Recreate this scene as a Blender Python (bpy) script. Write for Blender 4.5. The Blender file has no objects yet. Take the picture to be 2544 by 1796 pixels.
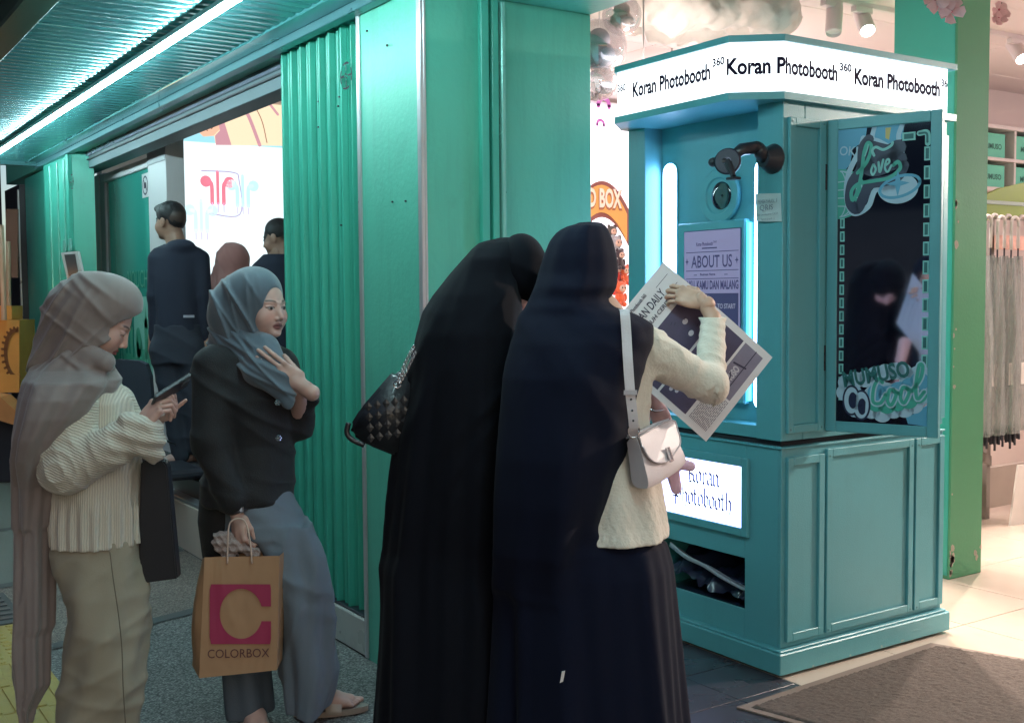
import bpy, bmesh, math, random, time
import numpy as np
from mathutils import Vector, Matrix
random.seed(4); RNG = np.random.default_rng(4)
T0 = time.time()
S = bpy.context.scene
COL = S.collection
# ------------------------------------------------------------------ camera
F, CX, CY, H = 2780.0, 1272.0, 898.0, 1.48
YAW = math.atan((1272 + 577) / 2780.0); PITCH = math.atan(160 / 2780.0); ROLL = math.radians(0.42)
fw = np.array([math.sin(YAW) * math.cos(PITCH), math.cos(YAW) * math.cos(PITCH), -math.sin(PITCH)])
r0 = np.array([math.cos(YAW), -math.sin(YAW), 0.0]); f0 = np.array([math.sin(YAW), math.cos(YAW), 0.0])
_u0 = np.cross(r0, fw); _c, _s = math.cos(ROLL), math.sin(ROLL)
CR = _c * r0 - _s * _u0; CU = _s * r0 + _c * _u0; CP = np.array([0, 0, H])
def ray(px, py): return fw + CR * ((px - CX) / F) + CU * ((CY - py) / F)
def onx(px, py, X): d = ray(px, py); return CP + d * (X / d[0])
def ony(px, py, Y): d = ray(px, py); return CP + d * (Y / d[1])
def onz(px, py, Z): d = ray(px, py); return CP + d * ((Z - H) / d[2])
def dep(px, py, D): return CP + ray(px, py) * D
cam = bpy.data.objects.new("camera", bpy.data.cameras.new("camera")); COL.objects.link(cam)
m = Matrix(((CR[0], CU[0], -fw[0], 0), (CR[1], CU[1], -fw[1], 0), (CR[2], CU[2], -fw[2], H), (0, 0, 0, 1)))
cam.matrix_world = m
cam.data.sensor_width = 36; cam.data.lens = F / 2544 * 36; cam.data.clip_start = 0.05; cam.data.clip_end = 400
S.camera = cam
# ------------------------------------------------------------------ world, moon-dim sun, exposure
W = bpy.data.worlds.new("World"); S.world = W; W.use_nodes = True
wn = W.node_tree; bg = wn.nodes["Background"]
sky = wn.nodes.new("ShaderNodeTexSky"); sky.sky_type = 'NISHITA'; sky.sun_disc = False
sky.sun_elevation = math.radians(24); sky.sun_rotation = math.radians(200)
wn.links.new(sky.outputs[0], bg.inputs[0]); bg.inputs[1].default_value = 0.045
sun = bpy.data.objects.new("dusk_sun", bpy.data.lights.new("dusk_sun", 'SUN')); COL.objects.link(sun)
sun.data.energy = 0.02; sun.data.angle = math.radians(12); sun.data.color = (0.75, 0.85, 1.0)
sun.rotation_euler = (math.radians(66), 0, math.radians(-150))
S.view_settings.view_transform = 'Standard'; S.view_settings.look = 'None'
S.view_settings.exposure = 1.08; S.view_settings.gamma = 1.0; S.view_settings.use_curve_mapping = False
S.cycles.use_denoising = True
S.cycles.max_bounces = 7; S.cycles.diffuse_bounces = 3; S.cycles.glossy_bounces = 4; S.cycles.transmission_bounces = 6
S.cycles.transparent_max_bounces = 8; S.cycles.sample_clamp_indirect = 4.0; S.cycles.caustics_reflective = False; S.cycles.caustics_refractive = False

# ------------------------------------------------------------------ materials
MATS = {}
def mat(name, col, rough=0.6, metal=0.0, var=0.12, scale=6.0, bump=0.0, bscale=200.0, emit=0.0, ecol=None, alpha=1.0,
        trans=0.0, dirt=0.0, sheen=0.0, coat=0.0, spec=0.5, rvar=0.08, stretch=None, wrinkle=0.0, streak=0.0):
    if name in MATS: return MATS[name]
    M = bpy.data.materials.new(name); M.use_nodes = True; nt = M.node_tree; N = nt.nodes; L = nt.links
    b = N["Principled BSDF"]
    b.inputs["Base Color"].default_value = (*col, 1); b.inputs["Roughness"].default_value = rough
    b.inputs["Metallic"].default_value = metal; b.inputs["Specular IOR Level"].default_value = spec
    b.inputs["Transmission Weight"].default_value = trans; b.inputs["Alpha"].default_value = alpha
    b.inputs["Sheen Weight"].default_value = sheen; b.inputs["Coat Weight"].default_value = coat
    if emit > 0:
        b.inputs["Emission Color"].default_value = (*(ecol or col), 1); b.inputs["Emission Strength"].default_value = emit
    tc = N.new("ShaderNodeTexCoord"); src = tc.outputs["Object"]
    if stretch:
        mp = N.new("ShaderNodeMapping"); mp.inputs["Scale"].default_value = stretch; L.new(src, mp.inputs[0]); src = mp.outputs[0]
    if var > 0:
        n = N.new("ShaderNodeTexNoise"); n.inputs["Scale"].default_value = scale; n.inputs["Detail"].default_value = 5; L.new(src, n.inputs["Vector"])
        mx = N.new("ShaderNodeMix"); mx.data_type = 'RGBA'
        mx.inputs["A"].default_value = (*[c * (1 - var) for c in col], 1); mx.inputs["B"].default_value = (*[min(1, c * (1 + var)) for c in col], 1)
        L.new(n.outputs["Fac"], mx.inputs["Factor"]); out = mx.outputs["Result"]
        if dirt > 0:
            n2 = N.new("ShaderNodeTexNoise"); n2.inputs["Scale"].default_value = scale * 2.3; n2.inputs["Detail"].default_value = 9; n2.inputs["Roughness"].default_value = 0.7
            L.new(src, n2.inputs["Vector"]); rp = N.new("ShaderNodeValToRGB"); rp.color_ramp.elements[0].position = 0.56; rp.color_ramp.elements[1].position = 0.78
            L.new(n2.outputs["Fac"], rp.inputs[0]); ml = N.new("ShaderNodeMath"); ml.operation = 'MULTIPLY'; ml.inputs[1].default_value = dirt; L.new(rp.outputs[0], ml.inputs[0])
            m2 = N.new("ShaderNodeMix"); m2.data_type = 'RGBA'; m2.inputs["B"].default_value = (*[c * 0.35 + 0.01 for c in col], 1)
            L.new(ml.outputs[0], m2.inputs["Factor"]); L.new(out, m2.inputs["A"]); out = m2.outputs["Result"]
        L.new(out, b.inputs["Base Color"])
        if rvar > 0:
            mr = N.new("ShaderNodeMapRange"); mr.inputs[3].default_value = max(0.02, rough - rvar); mr.inputs[4].default_value = min(1, rough + rvar)
            L.new(n.outputs["Fac"], mr.inputs[0]); L.new(mr.outputs[0], b.inputs["Roughness"])
    if bump > 0:
        nb = N.new("ShaderNodeTexNoise"); nb.inputs["Scale"].default_value = bscale; nb.inputs["Detail"].default_value = 3; L.new(src, nb.inputs["Vector"])
        bp = N.new("ShaderNodeBump"); bp.inputs["Strength"].default_value = bump; bp.inputs["Distance"].default_value = 0.004
        L.new(nb.outputs["Fac"], bp.inputs["Height"]); L.new(bp.outputs[0], b.inputs["Normal"])
        if wrinkle > 0:
            nw = N.new("ShaderNodeTexNoise"); nw.inputs["Scale"].default_value = 5.5; nw.inputs["Detail"].default_value = 2.0; nw.inputs["Roughness"].default_value = .5; nw.inputs["Distortion"].default_value = .6
            mp2 = N.new("ShaderNodeMapping"); mp2.inputs["Scale"].default_value = (1.6, 1.0, .55); mp2.inputs["Rotation"].default_value = (.2, .5, .3); L.new(tc.outputs["Object"], mp2.inputs[0]); L.new(mp2.outputs[0], nw.inputs["Vector"])
            b2 = N.new("ShaderNodeBump"); b2.inputs["Strength"].default_value = wrinkle; b2.inputs["Distance"].default_value = 0.03; L.new(nw.outputs["Fac"], b2.inputs["Height"]); L.new(b2.outputs[0], bp.inputs["Normal"])
    if streak > 0 and var > 0:      # grime that has run down and collected, scratches
        mp3 = N.new("ShaderNodeMapping"); mp3.inputs["Scale"].default_value = (9, 9, .7); L.new(tc.outputs["Object"], mp3.inputs[0])
        n3 = N.new("ShaderNodeTexNoise"); n3.inputs["Scale"].default_value = 2.2; n3.inputs["Detail"].default_value = 8; n3.inputs["Roughness"].default_value = .65; L.new(mp3.outputs[0], n3.inputs["Vector"])
        r3 = N.new("ShaderNodeValToRGB"); r3.color_ramp.elements[0].position = .50; r3.color_ramp.elements[1].position = .80; L.new(n3.outputs["Fac"], r3.inputs[0])
        m3 = N.new("ShaderNodeMath"); m3.operation = 'MULTIPLY'; m3.inputs[1].default_value = streak; L.new(r3.outputs[0], m3.inputs[0])
        x3 = N.new("ShaderNodeMix"); x3.data_type = 'RGBA'; x3.inputs["B"].default_value = (*[c * .4 + .008 for c in col], 1); L.new(m3.outputs[0], x3.inputs["Factor"]); L.new(out, x3.inputs["A"]); L.new(x3.outputs["Result"], b.inputs["Base Color"])
    MATS[name] = M; return M
def emis(name, col, strength):
    if name in MATS: return MATS[name]
    M = bpy.data.materials.new(name); M.use_nodes = True; b = M.node_tree.nodes["Principled BSDF"]
    b.inputs["Base Color"].default_value = (*[min(1, c) * .3 for c in col], 1); b.inputs["Emission Color"].default_value = (*col, 1); b.inputs["Emission Strength"].default_value = strength
    b.inputs["Roughness"].default_value = 0.5
    MATS[name] = M; return M
def pebble_mat(name, cols, scale, bump=0.5, rough=0.65):
    M = bpy.data.materials.new(name); M.use_nodes = True; nt = M.node_tree; N = nt.nodes; L = nt.links; b = N["Principled BSDF"]
    tc = N.new("ShaderNodeTexCoord"); v = N.new("ShaderNodeTexVoronoi"); v.inputs["Scale"].default_value = scale; L.new(tc.outputs["Object"], v.inputs["Vector"])
    sp = N.new("ShaderNodeSeparateColor"); L.new(v.outputs["Color"], sp.inputs[0])
    rp = N.new("ShaderNodeValToRGB"); els = rp.color_ramp.elements
    els[0].color = (*cols[0], 1); els[1].color = (*cols[-1], 1)
    for i, c in enumerate(cols[1:-1]): e = els.new((i + 1) / (len(cols) - 1)); e.color = (*c, 1)
    L.new(sp.outputs[0], rp.inputs[0])
    n = N.new("ShaderNodeTexNoise"); n.inputs["Scale"].default_value = 2.2; n.inputs["Detail"].default_value = 6; L.new(tc.outputs["Object"], n.inputs["Vector"])
    mr = N.new("ShaderNodeMapRange"); mr.inputs[3].default_value = 0.55; mr.inputs[4].default_value = 1.4; L.new(n.outputs["Fac"], mr.inputs[0])
    edge = N.new("ShaderNodeMapRange"); edge.inputs[1].default_value = 0.25; edge.inputs[2].default_value = 0.75; edge.inputs[3].default_value = 1.0; edge.inputs[4].default_value = 0.35
    L.new(v.outputs["Distance"], edge.inputs[0])
    ml = N.new("ShaderNodeMath"); ml.operation = 'MULTIPLY'; L.new(mr.outputs[0], ml.inputs[0]); L.new(edge.outputs[0], ml.inputs[1])
    vm = N.new("ShaderNodeVectorMath"); vm.operation = 'SCALE'; L.new(rp.outputs[0], vm.inputs[0]); L.new(ml.outputs[0], vm.inputs["Scale"])
    L.new(vm.outputs[0], b.inputs["Base Color"]); b.inputs["Roughness"].default_value = rough
    bp = N.new("ShaderNodeBump"); bp.invert = True; bp.inputs["Strength"].default_value = bump; bp.inputs["Distance"].default_value = 0.003
    L.new(v.outputs["Distance"], bp.inputs["Height"]); L.new(bp.outputs[0], b.inputs["Normal"])
    MATS[name] = M; return M
def vcol_mat(name, rough=0.5, bump=0.15, bscale=400.0, sss=0.0, sheen=0.0, spec=0.5, emit=0.0):
    M = bpy.data.materials.new(name); M.use_nodes = True; nt = M.node_tree; N = nt.nodes; L = nt.links; b = N["Principled BSDF"]
    a = N.new("ShaderNodeVertexColor"); a.layer_name = "Col"; L.new(a.outputs[0], b.inputs["Base Color"]); b.inputs["Roughness"].default_value = rough
    b.inputs["Subsurface Weight"].default_value = sss; b.inputs["Subsurface Radius"].default_value = (0.01, 0.004, 0.002); b.inputs["Subsurface Scale"].default_value = 1.0
    b.inputs["Sheen Weight"].default_value = sheen; b.inputs["Specular IOR Level"].default_value = spec
    if emit > 0: L.new(a.outputs[0], b.inputs["Emission Color"]); b.inputs["Emission Strength"].default_value = emit
    if bump > 0:
        tc = N.new("ShaderNodeTexCoord"); nb = N.new("ShaderNodeTexNoise"); nb.inputs["Scale"].default_value = bscale; L.new(tc.outputs["Object"], nb.inputs["Vector"])
        bp = N.new("ShaderNodeBump"); bp.inputs["Strength"].default_value = bump; bp.inputs["Distance"].default_value = 0.002; L.new(nb.outputs["Fac"], bp.inputs["Height"]); L.new(bp.outputs[0], b.inputs["Normal"])
    MATS[name] = M; return M

# ------------------------------------------------------------------ object helpers
def root(name, label, cat, loc=(0, 0, 0), rz=0.0, group=None):
    o = bpy.data.objects.new(name, None); COL.objects.link(o); o.empty_display_size = 0.1
    o.location = loc; o.rotation_euler = (0, 0, rz); tag(o, label, cat, group); return o
def tag(o, label=None, cat=None, group=None, kind=None):
    if label: o["label"] = label
    if cat: o["category"] = cat
    if group: o["group"] = group
    if kind: o["kind"] = kind
    return o
def link(name, me, m=None, parent=None, kind=None, smooth=False):
    o = bpy.data.objects.new(name, me); COL.objects.link(o)
    if m and not me.materials: me.materials.append(m)
    if parent is not None: o.parent = parent
    if kind: o["kind"] = kind
    if smooth: me.polygons.foreach_set("use_smooth", [True] * len(me.polygons))
    return o
class MB:
    """collects shapes in world coordinates (or in the parent's frame when M is given)"""
    def __init__(s): s.v = []; s.f = []
    def add(s, vs, fs):
        n = len(s.v); s.v += [tuple(map(float, p)) for p in vs]; s.f += [tuple(i + n for i in f) for f in fs]; return s
    def box(s, x0, x1, y0, y1, z0, z1, b=0.0):
        if x1 < x0: x0, x1 = x1, x0
        if y1 < y0: y0, y1 = y1, y0
        if z1 < z0: z0, z1 = z1, z0
        b = min(b, (x1 - x0) * .45, (y1 - y0) * .45, (z1 - z0) * .45)
        if b <= 0:
            vs = [(x, y, z) for z in (z0, z1) for y in (y0, y1) for x in (x0, x1)]
            return s.add(vs, [(0, 2, 3, 1), (4, 5, 7, 6), (0, 1, 5, 4), (2, 6, 7, 3), (0, 4, 6, 2), (1, 3, 7, 5)])
        vs = []; idx = {}
        lo = (x0, y0, z0); hi = (x1, y1, z1)
        for c in range(8):
            sg = [(c >> k) & 1 for k in range(3)]
            for ax in range(3):
                p = [(hi[k] if sg[k] else lo[k]) if k == ax else ((hi[k] - b) if sg[k] else (lo[k] + b)) for k in range(3)]
                idx[(c, ax)] = len(vs); vs.append(p)
        fs = []
        for ax in range(3):
            o1, o2 = (ax + 1) % 3, (ax + 2) % 3
            for sgn in (0, 1):
                cs = [0, 1 << o1, (1 << o1) | (1 << o2), 1 << o2]; cs = [c | (sgn << ax) for c in cs]
                q = [idx[(c, ax)] for c in cs]; fs.append(q if sgn else q[::-1])
        for ax in range(3):
            o1, o2 = (ax + 1) % 3, (ax + 2) % 3
            for s1 in (0, 1):
                for s2 in (0, 1):
                    c0 = (s1 << o1) | (s2 << o2); c1 = c0 | (1 << ax)
                    q = [idx[(c0, o1)], idx[(c1, o1)], idx[(c1, o2)], idx[(c0, o2)]]; fs.append(q if (s1 ^ s2) else q[::-1])
        for c in range(8):
            t = [idx[(c, 0)], idx[(c, 1)], idx[(c, 2)]]; par = bin(c).count('1') % 2
            fs.append(t if par else t[::-1])
        return s.add(vs, fs)
    def prism(s, pts, n):   # pts: 3-D outline, n: extrusion vector
        k = len(pts); pts = [np.array(p, float) for p in pts]; n = np.array(n, float)
        return s.add(pts + [p + n for p in pts], [tuple(range(k))[::-1], tuple(range(k, 2 * k))] + [(i, (i + 1) % k, k + (i + 1) % k, k + i) for i in range(k)])
    def tube(s, pts, r, n=8, close=True, up=None):
        pts = [np.array(p, float) for p in pts]; rs = r if hasattr(r, '__len__') else [r] * len(pts); vs = []; fs = []
        t0 = pts[1] - pts[0]; a = np.array([0, 0, 1.]) if abs(t0[2]) < 0.9 * np.linalg.norm(t0) else np.array([1., 0, 0])
        prev = None
        for i, p in enumerate(pts):
            t = pts[min(i + 1, len(pts) - 1)] - pts[max(i - 1, 0)]; t = t / (np.linalg.norm(t) + 1e-9)
            if prev is None: e = np.cross(t, a)
            else: e = prev - t * (prev @ t)
            e /= np.linalg.norm(e) + 1e-9; prev = e; g = np.cross(t, e)
            for j in range(n): q = 2 * math.pi * j / n; vs.append(p + rs[i] * (e * math.cos(q) + g * math.sin(q)))
        for i in range(len(pts) - 1):
            for j in range(n): fs.append((i * n + j, i * n + (j + 1) % n, (i + 1) * n + (j + 1) % n, (i + 1) * n + j))
        if close: fs += [tuple(range(n))[::-1], tuple((len(pts) - 1) * n + j for j in range(n))]
        return s.add(vs, fs)
    def lathe(s, c, prof, ax=(0, 0, 1), n=24):
        ax = np.array(ax, float); ax /= np.linalg.norm(ax); a = np.array([0, 0, 1.]) if abs(ax[2]) < .9 else np.array([1., 0, 0])
        e = np.cross(ax, a); e /= np.linalg.norm(e); g = np.cross(ax, e); c = np.array(c, float); vs = []; fs = []
        for (r, h) in prof:
            for j in range(n): q = 2 * math.pi * j / n; vs.append(c + ax * h + r * (e * math.cos(q) + g * math.sin(q)))
        for i in range(len(prof) - 1):
            for j in range(n): fs.append((i * n + j, i * n + (j + 1) % n, (i + 1) * n + (j + 1) % n, (i + 1) * n + j))
        if prof[0][0] > 1e-6: fs.append(tuple(range(n))[::-1])
        if prof[-1][0] > 1e-6: fs.append(tuple((len(prof) - 1) * n + j for j in range(n)))
        return s.add(vs, fs)
    def ell(s, c, r, n=14, k=10):
        vs = []; fs = []
        for i in range(k + 1):
            t = math.pi * i / k
            for j in range(n): q = 2 * math.pi * j / n; vs.append((c[0] + r[0] * math.sin(t) * math.cos(q), c[1] + r[1] * math.sin(t) * math.sin(q), c[2] + r[2] * math.cos(t)))
        for i in range(k):
            for j in range(n): fs.append((i * n + j, (i + 1) * n + j, (i + 1) * n + (j + 1) % n, i * n + (j + 1) % n))
        return s.add(vs, fs)
    def build(s, name, m, parent=None, kind=None, smooth=False, auto=False):
        me = bpy.data.meshes.new(name); me.from_pydata(s.v, [], s.f); me.validate(); me.update()
        o = link(name, me, m, parent, kind, smooth)
        if parent is not None:       # coordinates were given in world space
            me.transform(wmat(parent).inverted())
        if auto:
            me.polygons.foreach_set("use_smooth", [True] * len(me.polygons)); me.set_sharp_from_angle(angle=math.radians(35))
        return o
def wmat(o):
    M = Matrix.LocRotScale(o.location, o.rotation_euler, o.scale)
    return wmat(o.parent) @ M if o.parent else M
def B(name, m, parent, *box, b=0.003, kind=None):
    return MB().box(*box, b=b).build(name, m, parent, kind)
def quadgrid(c00, c10, c01, nu, nv):
    c00, c10, c01 = map(lambda a: np.array(a, float), (c00, c10, c01)); vs = []; fs = []
    for j in range(nv + 1):
        for i in range(nu + 1): vs.append(c00 + (c10 - c00) * i / nu + (c01 - c00) * j / nv)
    for j in range(nv):
        for i in range(nu): a = j * (nu + 1) + i; fs.append((a, a + 1, a + nu + 2, a + nu + 1))
    return vs, fs
def text(name, s, m, parent, o, ex, ey, size, width=None, bold=0.0, ext=0.0006, align='LEFT', shear=0.0, height=None):
    cu = bpy.data.curves.new(name, 'FONT'); cu.body = s; cu.size = 1.0; cu.extrude = 0.0; cu.offset = bold; cu.shear = shear; cu.resolution_u = 3
    ob = bpy.data.objects.new(name, cu); COL.objects.link(ob)
    me = bpy.data.meshes.new_from_object(ob.evaluated_get(bpy.context.evaluated_depsgraph_get())); bpy.data.objects.remove(ob); bpy.data.curves.remove(cu)
    n = len(me.vertices); co = np.empty(n * 3); me.vertices.foreach_get("co", co); co = co.reshape(-1, 3)
    w = co[:, 0].max() - co[:, 0].min(); co[:, 0] -= co[:, 0].min()
    sx = (width / w) if width else size
    x = co[:, 0] * sx; y = co[:, 1] * size
    if align == 'CENTER': x -= x.max() / 2
    ex = np.array(ex, float); ey = np.array(ey, float); nn = np.cross(ex, ey)
    P = np.array(o, float) + x[:, None] * ex + y[:, None] * ey + nn * ext
    me.vertices.foreach_set("co", P.ravel()); me.materials.clear(); me.update()
    ob = link(name, me, m, parent)
    if parent is not None: me.transform(wmat(parent).inverted())
    return ob
def cr(pts, n=6):    # Catmull-Rom through points
    P = [np.array(p, float) for p in pts]; P = [2 * P[0] - P[1]] + P + [2 * P[-1] - P[-2]]; out = []
    for i in range(1, len(P) - 2):
        for k in range(n):
            t = k / n; out.append(0.5 * ((2 * P[i]) + (P[i + 1] - P[i - 1]) * t + (2 * P[i - 1] - 5 * P[i] + 4 * P[i + 1] - P[i + 2]) * t * t + (3 * P[i] - P[i - 1] - 3 * P[i + 1] + P[i + 2]) * t ** 3))
    out.append(P[-2]); return out
class Flat:
    """flat print in a plane: origin o, axes ex, ey"""
    def __init__(s, o, ex, ey): s.o = np.array(o, float); s.ex = np.array(ex, float); s.ey = np.array(ey, float); s.n = np.cross(s.ex, s.ey); s.v = []; s.f = []; s.h = 0.0
    def pt(s, x, y): return s.o + s.ex * x + s.ey * y + s.n * s.h
    def poly(s, pts):
        n = len(s.v); s.v += [tuple(s.pt(*p)) for p in pts]; s.f.append(tuple(range(n, n + len(pts)))); return s
    def rect(s, x0, y0, x1, y1): return s.poly([(x0, y0), (x1, y0), (x1, y1), (x0, y1)])
    def disc(s, x, y, rx, ry=None, n=28, a0=0, a1=2 * math.pi):
        ry = ry or rx; return s.poly([(x + rx * math.cos(a0 + (a1 - a0) * i / n), y + ry * math.sin(a0 + (a1 - a0) * i / n)) for i in range(n if a1 - a0 > 6.2 else n + 1)])
    def line(s, pts, w, smooth=True, caps=True):
        P = [np.array(p, float) for p in (cr(pts) if smooth and len(pts) > 2 else pts)]; ws = w if hasattr(w, '__len__') else [w] * 2
        k = len(P); L = []; Rr = []
        for i in range(k):
            t = P[min(i + 1, k - 1)] - P[max(i - 1, 0)]; t /= np.linalg.norm(t) + 1e-9; nn = np.array([-t[1], t[0]]); wi = (ws[0] + (ws[-1] - ws[0]) * i / (k - 1)) / 2 if len(ws) == 2 else np.interp(i / (k - 1), np.linspace(0, 1, len(ws)), ws) / 2
            L.append(P[i] + nn * wi); Rr.append(P[i] - nn * wi)
        n = len(s.v); s.v += [tuple(s.pt(*p)) for p in L] + [tuple(s.pt(*p)) for p in Rr]
        for i in range(k - 1): s.f.append((n + k + i, n + k + i + 1, n + i + 1, n + i))
        if caps: s.disc(P[0][0], P[0][1], ws[0] / 2, n=10); s.disc(P[-1][0], P[-1][1], ws[-1] / 2, n=10)
        return s
    def nib(s, pts, wx, wy):     # broad-nib pen stroke
        for a, b in zip(pts[:-1], pts[1:]):
            c = [(a[0] - wx, a[1] - wy), (b[0] - wx, b[1] - wy), (b[0] + wx, b[1] + wy), (a[0] + wx, a[1] + wy)]
            s.poly(c)
        return s
    def build(s, name, m, parent=None, kind=None):
        me = bpy.data.meshes.new(name); me.from_pydata(s.v, [], s.f); me.update()
        # orient every face towards the plane's normal
        bm = bmesh.new(); bm.from_mesh(me); bm.normal_update(); nn = Vector(s.n)
        for f in bm.faces:
            if f.normal.dot(nn) < 0: f.normal_flip()
        bm.to_mesh(me); bm.free()
        o = link(name, me, m, parent, kind)
        if parent is not None: me.transform(wmat(parent).inverted())
        return o
def lamp(name, kind, loc, energy, col, parent=None, target=None, size=0.1, angle=80, blend=0.5):
    l = bpy.data.lights.new(name, kind); l.energy = energy; l.color = col
    if kind == 'SPOT': l.spot_size = math.radians(angle); l.spot_blend = blend; l.shadow_soft_size = size
    elif kind == 'AREA': l.size = size
    else: l.shadow_soft_size = size
    o = bpy.data.objects.new(name, l); COL.objects.link(o)
    Mw = Matrix.Translation(loc)
    if target is not None: Mw = Mw @ (Vector(target) - Vector(loc)).to_track_quat('-Z', 'Y').to_matrix().to_4x4()
    if parent is not None: o.parent = parent; Mw = wmat(parent).inverted() @ Mw
    o.matrix_local = Mw; return o

# ================================================================== materials used
GREEN = mat("green_wall_paint", (0.10, 0.47, 0.35), 0.42, var=0.10, scale=1.6, bump=0.35, bscale=45, dirt=0.30, streak=.35)
GREEN2 = mat("green_gate_paint", (0.06, 0.42, 0.32), 0.36, var=0.12, scale=3, bump=0.25, bscale=60, dirt=0.35, streak=.4)
PGREEN = mat("green_pillar_paint", (0.085, 0.32, 0.17), 0.5, var=0.06, scale=2, bump=0.2, bscale=60)
TEAL = mat("teal_booth_paint", (0.105, 0.35, 0.405), 0.38, var=0.08, scale=2.5, bump=0.25, bscale=180, dirt=.15, streak=.12)
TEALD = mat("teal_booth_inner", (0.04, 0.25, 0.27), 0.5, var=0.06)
ALU = mat("white_aluminium_trim", (0.62, 0.6, 0.62), 0.3, metal=0.55, var=0.1, scale=9)
WFRAME = mat("white_frame_paint", (0.55, 0.53, 0.55), 0.42, var=0.06)
CEIL = mat("awning_panel_metal", (0.10, 0.33, 0.35), 0.17, metal=0.35, var=0.1, scale=1.5, bump=0.05, bscale=14)
CEILD = mat("awning_trim_metal", (0.10, 0.24, 0.27), 0.3, metal=0.4, var=0.1)
BLACK = mat("black_plastic", (0.02, 0.021, 0.03), 0.35, var=0.1)
DARK = mat("dark_void", (0.012, 0.013, 0.02), 0.8, var=0.2)
TILEW = mat("white_kerb_tile", (0.50, 0.49, 0.46), 0.3, var=0.12, scale=5, dirt=0.35)
GROUT = mat("dark_grout", (0.07, 0.065, 0.06), 0.9)
CREAM = mat("cream_floor_tile", (0.60, 0.50, 0.42), 0.16, var=0.05, scale=3, dirt=0.15)
DTILE = mat("dark_floor_tile", (0.05, 0.05, 0.065), 0.28, var=0.15, scale=4, dirt=0.2)
PEB_G = pebble_mat("grey_pebble_wash", [(0.055, 0.056, 0.058), (0.17, 0.165, 0.16), (0.34, 0.33, 0.315), (0.12, 0.12, 0.118)], 125, .35)
PEB_B = pebble_mat("brown_pebble_wash", [(0.12, 0.09, 0.075), (0.25, 0.19, 0.16), (0.34, 0.28, 0.24), (0.17, 0.13, 0.11)], 120, 0.3)
PEB_S = mat("smooth_grey_green_paving", (0.13, 0.14, 0.125), 0.6, var=0.25, scale=5, bump=0.3, bscale=90)
STRIP = mat("dark_paving_strip", (0.055, 0.057, 0.06), 0.6, var=0.2, scale=20, bump=0.3)
YEL = mat("yellow_tactile_concrete", (0.42, 0.30, 0.07), 0.6, var=0.18, scale=12, bump=0.3, bscale=160, dirt=0.5)
SHOPC = mat("shop_ceiling_paint", (0.74, 0.64, 0.62), 0.75, var=0.03)
SHOPW = mat("shop_wall_paint", (0.66, 0.56, 0.52), 0.7, var=0.04)
WHITE = mat("white_plastic", (0.75, 0.72, 0.71), 0.4, var=0.04)
PAPER = mat("white_paper", (0.66, 0.64, 0.68), 0.7, var=0.05, scale=8, bump=0.15, bscale=30)
INK = mat("dark_print_ink", (0.03, 0.025, 0.06), 0.6, var=0)
TXT = mat("violet_grey_lettering", (0.014, 0.010, 0.03), 0.8, var=0, spec=.05)
SIGN_E = emis("backlit_sign_acrylic", (0.86, 0.93, 1.0), 1.3)
LB_E = emis("lower_lightbox_acrylic", (0.42, 0.50, 1.0), 2.8)
TUBE_E = emis("booth_tube_light", (0.40, 0.62, 1.0), 10)
LED_E = emis("awning_led_tube", (0.66, 0.97, 1.0), 44.0)

# ================================================================== ground
g = MB().add(*quadgrid((-60, -40, -0.012), (60, -40, -0.012), (-60, 90, -0.012), 1, 1)).build("ground", mat("night_asphalt", (0.04, 0.042, 0.045), 0.85, bump=0.3), kind="structure")
def sheet(name, m, pts, z, kind="structure"):
    return MB().add([(p[0], p[1], z) for p in pts], [tuple(range(len(pts)))]).build(name, m, kind=kind)
# joint strips run across the pavement a little askew
def jy(x, y1): return y1 + (x - 1.0) * 0.29
YJ1, YJ2 = 5.04, 6.27
sheet("pavement", PEB_G, [(-3, -2), (2.01, -2), (2.01, jy(2.01, YJ1)), (-3, jy(-3, YJ1))], -0.004)
sheet("pavement", PEB_B, [(-3, jy(-3, YJ1)), (2.01, jy(2.01, YJ1)), (2.01, jy(2.01, YJ2)), (-3, jy(-3, YJ2))], -0.004)
sheet("pavement", PEB_S, [(-3, jy(-3, YJ2)), (2.01, jy(2.01, YJ2)), (2.6, 9.0), (2.6, 30), (-3, 30)], -0.004)
for y in (YJ1, YJ2, 7.75):
    sheet("pavement_strip", STRIP, [(-3, jy(-3, y) - .045), (2.0, jy(2.0, y) - .045), (2.0, jy(2.0, y) + .045), (-3, jy(-3, y) + .045)], 0.0)
# threshold and booth-side floor
fl = MB().add(*quadgrid((2.01, -2, -0.005), (9.5, -2, -0.005), (2.01, 12, -0.005), 1, 1)).build("shop_floor", GROUT, kind="structure")
def floor_tiles(m, x0, x1, y0, y1, sx, sy, skip=None, off=(0, 0)):
    me = MB().box(0, sx - .004, 0, sy - .004, -0.004, 0.0, b=.0008).build("floor_tile", m, fl); mesh = me.data; first = True
    nx = int(round((x1 - x0) / sx)); ny = int(round((y1 - y0) / sy))
    for i in range(nx):
        for j in range(ny):
            x = x0 + i * sx; y = y0 + j * sy
            if skip and skip(x, y, sx, sy): continue
            if first: o = me; first = False
            else: o = me.copy(); COL.objects.link(o)
            o.location = (x, y, RNG.uniform(-.0005, .0003))
floor_tiles(DTILE, 2.02, 3.22, 0.2, 5.0, 0.3, 0.3, skip=lambda x, y, a, b: y > 3.2 and x < 2.75)
floor_tiles(CREAM, 3.22, 9.22, 0.6, 11.4, 0.6, 0.6)
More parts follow.
